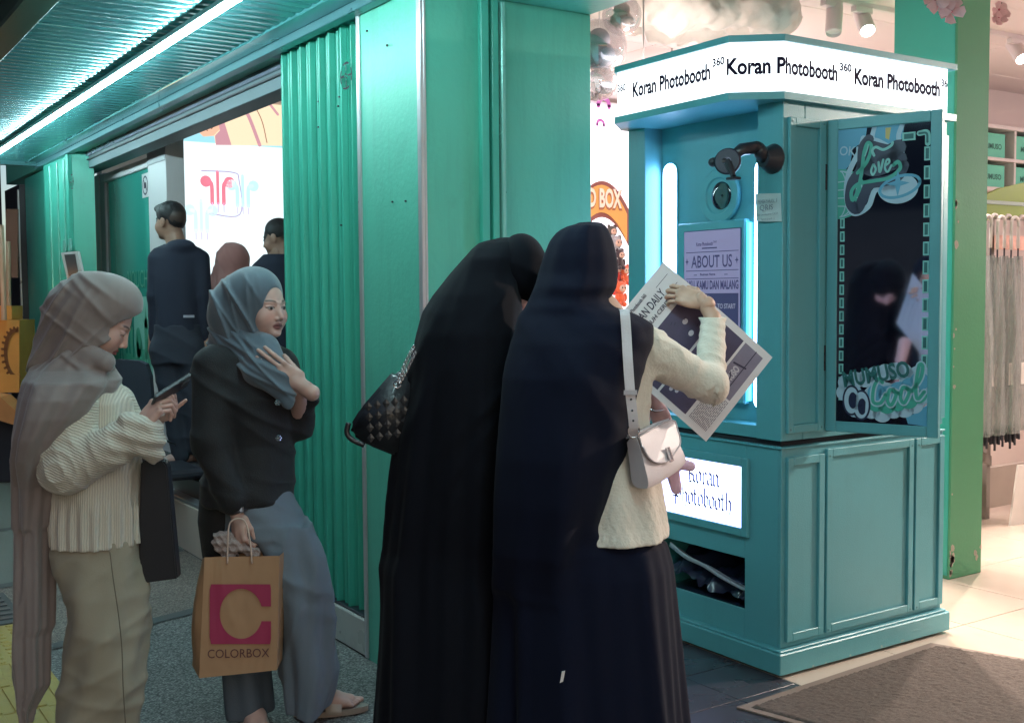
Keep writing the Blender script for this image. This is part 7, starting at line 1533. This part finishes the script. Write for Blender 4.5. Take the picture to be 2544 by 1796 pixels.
v.disp(lambda X, Y, Z: creases(X, Y, Z, (.62, 0, .78), (.78, 0, -.62), .78, 1.10, 20, .013, .0055, 41, .008, 9))
V_, Q = v.mesh(); np_mesh("hijab_drape", V_, Q, HJ2, w2.root)
# jacket
JK = mat("black_jacket_tweed", (.006, .007, .010), .8, var=.25, scale=40, bump=.4, bscale=260, sheen=.06)
v = Vol((-.30, -.28, .60), (.30, .24, 1.38), .006)
v.loft([w2.ring(*q) for q in ((852, 545, 690, 0, .07), (880, 520, 706, 0, .10), (920, 515, 718, 0, .125), (985, 520, 728, -.01, .145), (1050, 525, 724, -.01, .135), (1100, 520, 722, 0, .13), (1150, 512, 728, 0, .14), (1200, 500, 728, 0, .15), (1238, 496, 724, 0, .155), (1246, 500, 715, 0, .155))], .01, lambda th, Z, X, Y: .004 * np.sin(th * 5 + Z * 8))
s2, e2, c2 = K(535, 912, -.08), K(525, 1090, -.12), K(578, 1245, -.14)
v.cap(s2, e2, .078, .066, .03); v.cap(e2, c2, .064, .048, .02)
v.cap(K(700, 910, .05), K(738, 1052, .04), .062, .060, .03); v.cap(K(738, 1052, .04), K(752, 985, -.02), .056, .046, .02); v.cap(K(744, 1010, .0), K(780, 1001, -.03), .038, .010, .02)
v.ell(K(690, 1240, -.13), (.010, .05, .10), .004, 'cut')
v.disp(lambda X, Y, Z: creases(X, Y, Z, (.45, 0, .89), (.89, 0, -.45), .6, 1.3, 12, .009, .016, 44))
V_, Q = v.mesh(); np_mesh("jacket", V_, Q, JK, w2.root)
# long dark panel under the jacket at the back
v = Vol((-.26, -.24, .45), (.12, .2, .95), .007); v.loft([w2.ring(*q) for q in ((1220, 500, 640, .02, .12), (1290, 494, 620, .02, .11), (1376, 506, 600, .02, .10), (1400, 512, 590, .02, .09))], .01); V_, Q = v.mesh(); np_mesh("dark_top_hem", V_, Q, JK, w2.root)
DIA = mat("rhinestone", (.85, .85, .9), .05, metal=1, var=.5, scale=300)
for (px, py) in ((690, 1000), (692, 1088)):
    q = MB(); c = K(px, py, -.175)
    for j in range(6): q.ell(c + np.array([.007 * math.cos(j * 1.047), 0, .007 * math.sin(j * 1.047)]), (.0042, .004, .0042), 7, 5)
    q.ell(c + np.array([0, -.002, 0]), (.0045, .004, .0045), 7, 5); me = bpy.data.meshes.new("jewel_button"); me.from_pydata(q.v, [], q.f); o = link("jewel_button", me, DIA); o.parent = w2.root
# trousers
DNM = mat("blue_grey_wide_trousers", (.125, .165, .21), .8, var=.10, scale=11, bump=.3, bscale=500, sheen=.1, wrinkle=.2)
v = Vol((-.26, -.32, -.01), (.34, .30, .92), .0065)
v.loft([w2.ring(*q) for q in ((1215, 560, 722, 0, .13), (1260, 556, 735, 0, .145), (1320, 556, 765, 0, .14))], .02)
v.loft([w2.ring(*q) for q in ((1300, 600, 775, 0, .13), (1360, 640, 796, -.01, .12), (1430, 662, 814, -.02, .115), (1500, 680, 822, -.02, .11), (1592, 698, 826, -.02, .105), (1666, 708, 832, -.02, .11), (1720, 716, 824, -.02, .115), (1756, 722, 812, -.02, .12))], .03, lambda th, Z, X, Y: .010 * np.sin(th * 4 + Z * 5) + .004 * np.sin(th * 9 - Z * 9))
v.disp(lambda X, Y, Z: creases(X, Y, Z, (.5, 0, .87), (.87, 0, -.5), .45, .95, 8, .010, .016, 61) + creases(X, Y, Z, (.95, 0, -.2), (.2, 0, .95), -.05, .3, 6, .011, .018, 62, .01, 5))
V_, Q = v.mesh(); np_mesh("trouser_leg", V_, Q, DNM, w2.root)
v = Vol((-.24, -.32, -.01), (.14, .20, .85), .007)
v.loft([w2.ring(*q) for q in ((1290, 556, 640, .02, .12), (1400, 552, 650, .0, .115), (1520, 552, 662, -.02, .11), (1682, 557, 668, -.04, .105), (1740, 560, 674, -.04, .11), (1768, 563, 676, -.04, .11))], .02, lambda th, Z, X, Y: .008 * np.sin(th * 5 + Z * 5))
V_, Q = v.mesh(); np_mesh("trouser_leg", V_, Q, mat("shaded_trouser_cloth", (.065, .085, .11), .8, var=.15, bump=.2, wrinkle=.3), w2.root, )  # rear leg's shadow is put into a darker copy of the trouser cloth
# hands
hC = hand_mesh(K(745, 955, -.135), K(656, 892, -.170) - K(745, 955, -.135), (-.25, -.93, .28), skB, curl=(.12, .14, .16, .18), spread=.07, thumb=(.22, -.05), side=-1, scale=1.0, ar=.028, al=.05)
hB = hand_mesh(K(590, 1280, -.13), K(602, 1390, -.15) - K(590, 1280, -.13), (-.6, -.75, .0), skB, curl=(.9, 1.0, 1.05, 1.1), spread=.02, thumb=(.3, .3), side=1, scale=.98, ar=.026)
def foot(v, heel, toe, w_=.038):
    heel = np.array(heel); toe = np.array(toe); d = toe - heel; L_ = np.linalg.norm(d); d /= L_; s_ = np.array([-d[1], d[0], 0.])
    v.cap(heel + d * .02 + np.array([0, 0, .032]), heel + d * L_ * .55 + np.array([0, 0, .030]), .032, .030, .02); v.cap(heel + d * L_ * .5 + s_ * .012 + np.array([0, 0, .028]), heel + d * L_ * .80 + s_ * .015 + np.array([0, 0, .020]), .028, .018, .02); v.cap(heel + d * L_ * .5 - s_ * .014 + np.array([0, 0, .024]), heel + d * L_ * .76 - s_ * .022 + np.array([0, 0, .018]), .024, .015, .02)
    v.cap(heel + d * .05 + np.array([0, 0, .05]), heel + d * .035 + np.array([0, 0, .16]), .034, .038, .03)
    for j in range(5):
        o_ = .028 - j * .0145; b_ = heel + d * L_ * (.80 - .015 * j) + s_ * o_ + np.array([0, 0, .017]); v.cap(b_, b_ + d * L_ * (.17 - .022 * j) + np.array([0, 0, -.006]), .0105 if j == 0 else .0078, .0100 if j == 0 else .0068, .003)
hl1, to1 = K(738, 1745, .03), K(858, 1722, .06); hl1[2] = .022; to1[2] = .022
hl2, to2 = K(622, 1780, .0), K(660, 1880, -.34); hl2[2] = .022; to2[2] = .022
d_ = (to1 - hl1); to1 = hl1 + d_ / np.linalg.norm(d_) * .235; d_ = (to2 - hl2); to2 = hl2 + d_ / np.linalg.norm(d_) * .235
ft = coarse(lambda v: foot(v, hl1, to1), np.minimum(hl1, to1) - .07, np.maximum(hl1, to1) + np.array([.07, .07, .25]), skB, .0035); ft2 = coarse(lambda v: foot(v, hl2, to2), np.minimum(hl2, to2) - .07, np.maximum(hl2, to2) + np.array([.07, .07, .25]), skB, .0035)
body = coarse(lambda v: (v.cap(hc2 - u2_ * .05, K(610, 900), .05, .06, .03), v.ell(K(620, 960), (.11, .085, .16), .04), v.ell(K(620, 1150), (.10, .09, .22), .05), v.cap(K(660, 1280), K(755, 1700), .07, .04, .03), v.cap(K(610, 1280), K(612, 1740), .07, .04, .03), v.cap(s2, e2, .04, .035, .02), v.cap(e2, K(588, 1275, -.13), .035, .024, .02), v.cap(K(738, 1052, .04), K(744, 965, -.12), .035, .026, .02)), (-.3, -.3, 0), (.3, .25, 1.5), skB)
V_, Q, C_ = join([hd, hC, hB, ft, ft2, body]); np_mesh("body", V_, Q, SKIN, w2.root, C_)
SND = mat("tan_sandal", (.30, .25, .21), .55, var=.1); SNT = mat("pale_sandal_band", (.42, .36, .31), .5, var=.08)
for (h_, t_) in ((hl1, to1), (hl2, to2)):
    d = t_ - h_; L_ = np.linalg.norm(d); d = d / L_; s_ = np.array([-d[1], d[0], 0.]); n = 22; pts = []
    for i in range(n): a_ = 2 * math.pi * i / n; pts.append(h_ + d * (L_ * .5 + math.cos(a_) * (L_ * .53 + .01)) + s_ * math.sin(a_) * (.046 - .006 * math.cos(a_)) + np.array([0, 0, -.020]))
    sd = bpy.data.objects.new("sandal", None); COL.objects.link(sd); sd.parent = w2.root
    local_prism("sole", pts, (0, 0, .020), SND, sd)
    vs = []; fs = []; NB = 12
    for j, off in enumerate((.42, .66)):
        for i in range(NB + 1): a_ = math.pi * i / NB; vs.append(h_ + d * L_ * off + s_ * math.cos(a_) * (.050 if j == 0 else .050) + np.array([0, 0, -.012 + math.sin(a_) * (.070 if j == 0 else .050)]))
    for i in range(NB): fs.append((i, i + 1, NB + 2 + i, NB + 1 + i))
    me = bpy.data.meshes.new("strap"); me.from_pydata([tuple(p) for p in vs], [], fs); o = link("strap", me, SNT, smooth=True); o.parent = sd; md = o.modifiers.new("thick", 'SOLIDIFY'); md.thickness = .004
# watch, bracelet
c = K(592, 1268, -.138); q = MB().tube([c + np.array([.031 * math.cos(t), .026 * math.sin(t), .006 * math.cos(t)]) for t in np.linspace(0, 6.28, 22)], .006, n=6); me = bpy.data.meshes.new("watch_strap"); me.from_pydata(q.v, [], q.f); o = link("watch_strap", me, BLACK, smooth=True); o.parent = w2.root
cw_ = K(594, 1268, -.166); ww = [cw_ + np.array(p) for p in ((-.016, 0, -.012), (.016, 0, -.008), (.016, 0, .014), (-.016, 0, .010))]; wo = local_prism("watch_case", ww, (0, .008, 0), SIL, w2.root, .002)
ww = [cw_ + np.array(p) + np.array([0, -.001, 0]) for p in ((-.011, 0, -.007), (.011, 0, -.004), (.011, 0, .010), (-.011, 0, .006))]; local_prism("watch_face", ww, (0, .0006, 0), mat("watch_dial", (.5, .52, .6), .2), w2.root)
c = K(756, 975, -.05); q = MB().tube([c + np.array([.030 * math.cos(t), .027 * math.sin(t), -.012 * math.cos(t)]) for t in np.linspace(0, 6.28, 22)], .0018, n=5); me = bpy.data.meshes.new("bracelet"); me.from_pydata(q.v, [], q.f); o = link("bracelet", me, SIL, smooth=True); o.parent = w2.root
# ---------------------------------------------------------------- brown paper bag
D3 = 3.74
bag = root("paper_bag", "brown kraft paper bag with crimson square, round C and COLORBOX lettering", "paper bag", tuple(dep(590, 1680, D3)), -YAW)
boff = np.array(bag.location)
def BK(px, py, dv=0): d = dep(px, py, D3 + dv) - boff; return np.array([d @ r0, d @ f0, d[2]])
KR = mat("kraft_paper", (.36, .21, .115), .7, var=.16, scale=6, bump=.25, bscale=12, wrinkle=.35)
TL, TR, BR, BL = BK(508, 1384), BK(694, 1380, .02), BK(688, 1664, .0), BK(495, 1684, -.02); GL_t, GL_m, GL_b = BK(502, 1388, .09), BK(471, 1576, .09), BK(477, 1652, .07)
rgb = np.random.default_rng(11)
def face_grid(a, b, c, d, nu, nv, amp, seed):
    r_ = np.random.default_rng(seed); vs = []; fs = []; nrm = np.cross(b - a, d - a); nrm /= np.linalg.norm(nrm); cr_ = [(r_.uniform(-1, 1), r_.uniform(-1, 1), r_.uniform(0, 1), r_.uniform(.3, 1)) for _ in range(9)]
    for j in range(nv + 1):
        for i in range(nu + 1):
            x, y = i / nu, j / nv; p = (a * (1 - x) + b * x) * (1 - y) + (d * (1 - x) + c * x) * y; env = math.sin(math.pi * x) * math.sin(math.pi * y); w_ = 0
            for (cx_, cy_, o_, am) in cr_: t = (x - .5) * cx_ + (y - .5) * cy_ - (o_ - .5) * .5; w_ += am * max(0, 1 - abs(t) * 12)
            vs.append(p - nrm * (amp * env * (w_ - 1)))
    for j in range(nv):
        for i in range(nu): q = j * (nu + 1) + i; fs.append((q, q + 1, q + nu + 2, q + nu + 1))
    return vs, fs
def lmesh(name, vs, fs, m_, par, smooth=True, kind=None): me = bpy.data.meshes.new(name); me.from_pydata([tuple(map(float, p)) for p in vs], [], fs); me.update(); o = link(name, me, m_, None, kind, smooth); o.parent = par; return o
vs, fs = face_grid(BL, BR, TR, TL, 26, 32, .0035, 5); lmesh("front_panel", vs, fs, KR, bag)
crm_ = (TL + BL) / 2 + BK(496, 1560, -.005) * 0; vs, fs = face_grid(GL_b, BL, TL, GL_t, 10, 24, .004, 7); 
for i, p in enumerate(vs):      # crease the side gusset outwards
    x, y = (i % 11) / 10, (i // 11) / 24; vs[i] = p + np.array([-.030 * math.sin(math.pi * min(1, x * 1.0)) * math.sin(math.pi * y) * .8, 0, 0])
lmesh("side_gusset", vs, fs, KR, bag)
BTR, BBR = TR + np.array([.006, .09, 0]), BR + np.array([.0, .09, .01])
vs, fs = face_grid(BR, BBR, BTR, TR, 8, 12, .002, 9); lmesh("side_gusset", vs, fs, KR, bag); vs, fs = face_grid(BBR, GL_b, GL_t + np.array([0, .01, 0]), BTR + np.array([0, 0, .008]), 16, 16, .004, 10); lmesh("back_panel", vs, fs, KR, bag); lmesh("base", [BL, BR, BBR, GL_b], [(0, 3, 2, 1)], KR, bag)
nf = np.cross(BR - BL, TL - BL); nf /= np.linalg.norm(nf)
if nf[1] > 0: nf = -nf
def pbag(px, py, h): # point on the front panel
    d = ray(px, py); a0 = BL; wn_ = r0 * nf[0] + f0 * nf[1] + np.array([0, 0, nf[2]]); P0 = boff + r0 * a0[0] + f0 * a0[1] + np.array([0, 0, a0[2]]); t = ((P0 - CP) @ wn_) / (d @ wn_); q = CP + d * t - boff; return np.array([q @ r0, q @ f0, q[2]]) + nf * h
CRIM = mat("crimson_print", (.30, .018, .075), .65, var=.08, bump=.2, bscale=12, wrinkle=.35)
def bagpoly(name, polys, m_, h=.0075):
    vs = []; fs = []
    for P_ in polys:
        n = len(vs); vs += [pbag(x, y, h) for x, y in P_]; fs.append(tuple(range(n, n + len(P_))))
    o = lmesh(name, vs, fs, m_, bag, False); return o
x0_, x1_, yT, yB = 519, 674, 1450, 1600; cxp, cyp, rx_, ry_ = 600, 1523, 53, 62
ring_ = [(cxp + rx_ * math.cos(t), cyp + ry_ * math.sin(t)) for t in np.linspace(.30, 2 * math.pi - .30, 41)]; outr = []
for (x, y) in ring_:
    t = math.atan2((y - cyp) / 75, (x - cxp) / 78); c_, s_ = math.cos(t), math.sin(t); k_ = 1 / max(abs(c_), abs(s_)); X_ = cxp + 78 * c_ * k_; Y_ = cyp + 75 * s_ * k_; outr.append((min(x1_, max(x0_, X_)), min(yB, max(yT, Y_))))
outr[0] = (x1_, ring_[0][1]); outr[-1] = (x1_, ring_[-1][1])
polys = [[ring_[i], ring_[i + 1], outr[i + 1], outr[i]] for i in range(40)]
yg0, yg1 = 1506, 1536
polys[0:0] = [[ring_[0], outr[0], (x1_, yg1)]] if False else []
bagpoly("crimson_square", polys, CRIM)
def bagtext(s_, px0, px1, py, size, m_):
    o = text("lettering", s_, m_, None, (0, 0, 0), (1, 0, 0), (0, 1, 0), 1.0, width=1.0); me = o.data; co = np.empty(len(me.vertices) * 3); me.vertices.foreach_get("co", co); co = co.reshape(-1, 3)
    P = np.array([pbag(px0 + (px1 - px0) * p[0], py - size * p[1] - 3 * p[0], .008) for p in co]); me.vertices.foreach_set("co", P.ravel()); o.parent = bag
bagtext("COLORBOX", 517, 670, 1633, 31, mat("brown_print", (.10, .03, .03), .6, var=0))
TW = mat("twisted_paper_cord", (.52, .40, .34), .8)
for (xa_, xb_, dv, top) in ((565, 626, 0, 1290), (578, 632, .085, 1300)):
    pts = cr([BK(xa_, 1400, dv), BK(xa_ + 1, 1350, dv), BK(xa_ + 6, top + 10, dv), BK((xa_ + xb_) / 2, top - 2, dv), BK(xb_ - 14, top + 12, dv), BK(xb_ - 4, 1350, dv), BK(xb_, 1400, dv)], 6); q = MB().tube(pts, .0032, n=6); lmesh("cord_handle", q.v, q.f, TW, bag)
sk_ = root("lace_cloth", "crumpled pale lace cloth held behind the brown bag handles", "cloth", tuple(dep(570, 1350, 3.80)), -YAW)
q = Vol((-.07, -.05, -.06), (.13, .05, .06), .004); q.ell((-.02, 0, .015), (.035, .025, .03), 0).cap((0, 0, 0), (.09, .01, -.035), .022, .012, .02).cap((-.03, 0, -.01), (.0, 0, -.035), .02, .02, .02).disp(lambda X, Y, Z: .006 * ridge(np.sin(X * 120 + Z * 90)) + .003 * np.sin(Z * 240)); V_, Q = q.mesh(); np_mesh("lace", V_, Q, mat("pale_lace", (.36, .30, .29), .85, var=.5, scale=150, bump=.9, bscale=400), sk_)
# ---------------------------------------------------------------- barefoot man
mn = Fig("person with short dark hair and navy long sleeved top standing barefoot at the shop entrance", 442, 7.3, zg=.415)
K = mn.k
skM = (.33, .19, .14)
MM = rotm(math.radians(-62), math.radians(0)); hcm = K(424, 552, 0)
hd = head_mesh(hcm, MM, skM, scale=1.06, ears=True)
v = Vol((-.18, -.2, 1.80), (.16, .2, 2.16), .006)
v.ell(hcm + np.array([.006, -.002, .052]), (.094, .090, .086), 0); v.ell(hcm + np.array([.036, -.005, .010]), (.062, .076, .066), .02); v.ell(hcm + MM[:, 1] * .075 + np.array([0, 0, .088]), (.05, .05, .028), .03); v.cap(hcm + MM[:, 1] * .08 + np.array([0, 0, .095]), hcm + MM[:, 1] * .125 + np.array([0, 0, .088]), .02, .006, .02)
v.ell(hcm + MM[:, 1] * .085 - np.array([0, 0, .035]), (.075, .075, .085), .008, 'cut'); v.ell(hcm + np.array([0, 0, -.115]), (.13, .13, .07), .01, 'cut'); v.disp(lambda X, Y, Z: .002 * np.sin(X * 190 + Z * 60) * np.sin(Y * 170)); V_, Q = v.mesh(); np_mesh("hair", V_, Q, mat("black_hair", (.012, .011, .014), .5, bump=.8, bscale=300), mn.root)
NV = mat("navy_jersey", (.013, .018, .038), .85, var=.12, scale=7, bump=.3, bscale=300)
v = Vol((-.34, -.26, 1.02), (.34, .26, 1.92), .009)
v.loft([mn.ring(*q) for q in ((606, 412, 475, 0, .07), (618, 385, 500, 0, .10), (640, 380, 508, 0, .11), (700, 384, 502, 0, .115), (760, 386, 498, 0, .11), (812, 386, 498, 0, .11), (822, 387, 497, 0, .11))], .02, lambda th, Z, X, Y: .005 * np.sin(th * 5 + Z * 9))
v.cap(K(391, 644), K(385, 735), .062, .050, .02); v.cap(K(385, 735), K(384, 845, .03), .048, .036, .02); v.cap(K(497, 644), K(506, 735), .062, .050, .02); v.cap(K(506, 735), K(506, 845, .03), .048, .036, .02); v.ell(K(450, 612, -.06), (.09, .06, .045), .03)
v.disp(lambda X, Y, Z: .006 * ridge(wave(X, Y, Z, (.2, 0, .97), 34, .8, .8, 6)) * np.clip((1.30 - Z) / .1, .15, 1)); V_, Q = v.mesh(); np_mesh("long_sleeved_top", V_, Q, NV, mn.root)
o = B("hem_label", mat("grey_label", (.32, .33, .40), .5), mn.root, *(0,) * 6); bpy.data.objects.remove(o); c = K(469, 786, -.135); local_prism("hem_label", [c + np.array(p) for p in ((-.035, 0, -.008), (.035, 0, -.008), (.035, 0, .008), (-.035, 0, .008))], (0, .004, 0), mat("grey_label", (.32, .33, .40), .5), mn.root)
v = Vol((-.32, -.24, .40), (.32, .24, 1.32), .009)
v.loft([mn.ring(*q) for q in ((806, 386, 498, 0, .11), (850, 380, 504, 0, .12), (900, 382, 502, 0, .12))], .02); v.cap(K(410, 870), K(430, 1000), .095, .075, .04); v.cap(K(430, 1000), K(448, 1130), .075, .055, .03); v.cap(K(472, 870), K(482, 1000), .095, .075, .04); v.cap(K(482, 1000), K(488, 1112), .075, .052, .03)
v.disp(lambda X, Y, Z: .006 * ridge(wave(X, Y, Z, (.3, 0, .9), 22, .8, .8, 6))); V_, Q = v.mesh(); np_mesh("trousers", V_, Q, mat("black_joggers", (.022, .028, .045), .85), mn.root)
h1_, t1_ = K(475, 1140, .05), K(425, 1150, -.02); h2_ = K(492, 1128, .12); t2_ = K(462, 1128, .05); h1_[2] = h2_[2] = t1_[2] = t2_[2] = .415; d_ = t1_ - h1_; t1_ = h1_ + d_ / np.linalg.norm(d_) * .25; d_ = t2_ - h2_; t2_ = h2_ + d_ / np.linalg.norm(d_) * .25
skF = (.42, .24, .20)
ft = [coarse(lambda v, a=a, b=b: foot(v, a, b), np.minimum(a, b) - .07, np.maximum(a, b) + np.array([.07, .07, .28]), skF, .006) for a, b in ((h1_, t1_), (h2_, t2_))]
body = coarse(lambda v: (v.cap(hcm, K(442, 620), .055, .065, .03), v.ell(K(442, 720), (.13, .09, .25), .05), v.cap(K(415, 860), K(440, 1000), .07, .05, .03), v.cap(K(440, 1000), K(466, 1135, .04), .05, .035, .03), v.cap(K(475, 860), K(484, 1000), .07, .05, .03), v.cap(K(484, 1000), K(488, 1115, .1), .05, .035, .03), v.cap(K(380, 830, .03), K(382, 868, .03), .03, .035, .02), v.cap(K(510, 830, .03), K(510, 868, .03), .03, .035, .02), v.cap(K(382, 868, .03), K(378, 890, .02), .032, .018, .02)), (-.3, -.2, .4), (.3, .25, 2.0), skM)
V_, Q, C_ = join([hd] + ft + [body]); np_mesh("body", V_, Q, SKIN, mn.root, C_)
# ---------------------------------------------------------------- shoppers further in
s1_ = Fig("person in dusty pink hijab browsing at the bright counter", 575, 7.9, zg=.405)
K = s1_.k; v = Vol((-.22, -.2, 1.25), (.22, .2, 1.95), .008); v.ell(K(578, 648, 0), (.115, .115, .13), 0); v.cap(K(575, 665), K(580, 720), .10, .15, .05); v.cap(K(545, 680), K(530, 720), .05, .06, .03); v.disp(lambda X, Y, Z: .007 * ridge(wave(X, Y, Z, (.85, 0, .4), 38, .4, .9, 6))); V_, Q = v.mesh(); np_mesh("hijab", V_, Q, cloth("dusty_pink_hijab", (.42, .20, .19)), s1_.root)
v = Vol((-.26, -.2, .40), (.26, .2, 1.55), .011); v.loft([s1_.ring(*q) for q in ((672, 525, 610, 0, .08), (700, 518, 620, 0, .12), (800, 520, 618, 0, .13), (1000, 520, 620, 0, .14), (1130, 520, 622, 0, .15))], .02, lambda th, Z, X, Y: .006 * np.sin(th * 6 + Z * 5)); V_, Q = v.mesh(); np_mesh("dark_dress", V_, Q, mat("patterned_dark_dress", (.05, .03, .05), .8, var=.7, scale=25), s1_.root)
body = coarse(lambda v: (v.ell(K(572, 655, -.01), (.08, .09, .11), 0), v.cap(K(572, 680), K(572, 740), .05, .06, .03), v.ell(K(572, 850), (.12, .1, .3), .05), v.cap(K(560, 1000), K(560, 1090), .05, .05, .02)), (-.2, -.2, .4), (.2, .2, 1.9), skA); np_mesh("body", body[0], body[1], SKIN, s1_.root, body[2])
s2_ = Fig("person with dark hair and black shirt half hidden behind the folding gate", 690, 7.6, zg=.405)
K = s2_.k; hcs = K(690, 592, 0); hd = head_mesh(hcs, rotm(math.radians(-75), math.radians(-12)), skM, scale=1.05, ears=True)
v = Vol((-.16, -.2, 1.6), (.2, .2, 2.1), .008); v.ell(hcs + np.array([.008, 0, .052]), (.094, .090, .086), 0); v.ell(hcs + np.array([-.085, -.02, -.05]), (.075, .08, .09), .01, 'cut'); v.ell(hcs + np.array([0, 0, -.14]), (.13, .13, .07), .01, 'cut'); V_, Q = v.mesh(); np_mesh("hair", V_, Q, MATS["black_hair"], s2_.root)
v = Vol((-.30, -.25, .9), (.30, .25, 1.85), .011); v.loft([s2_.ring(*q) for q in ((632, 655, 725, 0, .08), (655, 632, 750, 0, .12), (700, 625, 756, 0, .13), (850, 632, 748, 0, .13), (900, 632, 748, 0, .13))], .03); v.cap(K(640, 680), K(640, 780, -.1), .06, .05, .03); V_, Q = v.mesh(); np_mesh("black_shirt", V_, Q, NV, s2_.root)
body = coarse(lambda v: (v.cap(hcs, K(690, 660), .055, .06, .03), v.ell(K(690, 760), (.12, .09, .28), .05), v.cap(K(670, 880), K(672, 1120), .08, .05, .03), v.cap(K(712, 880), K(712, 1120), .08, .05, .03)), (-.3, -.2, .4), (.3, .2, 1.9), skM); V_, Q, C_ = join([hd, body]); np_mesh("body", V_, Q, SKIN, s2_.root, C_)
v = Vol((-.3, -.2, .40), (.3, .2, 1.2), .012); v.cap(K(668, 890), K(670, 1110), .095, .07, .04); v.cap(K(712, 890), K(712, 1110), .095, .07, .04); V_, Q = v.mesh(); np_mesh("trousers", V_, Q, MATS["black_joggers"], s2_.root)
print("script seconds", time.time() - T0)
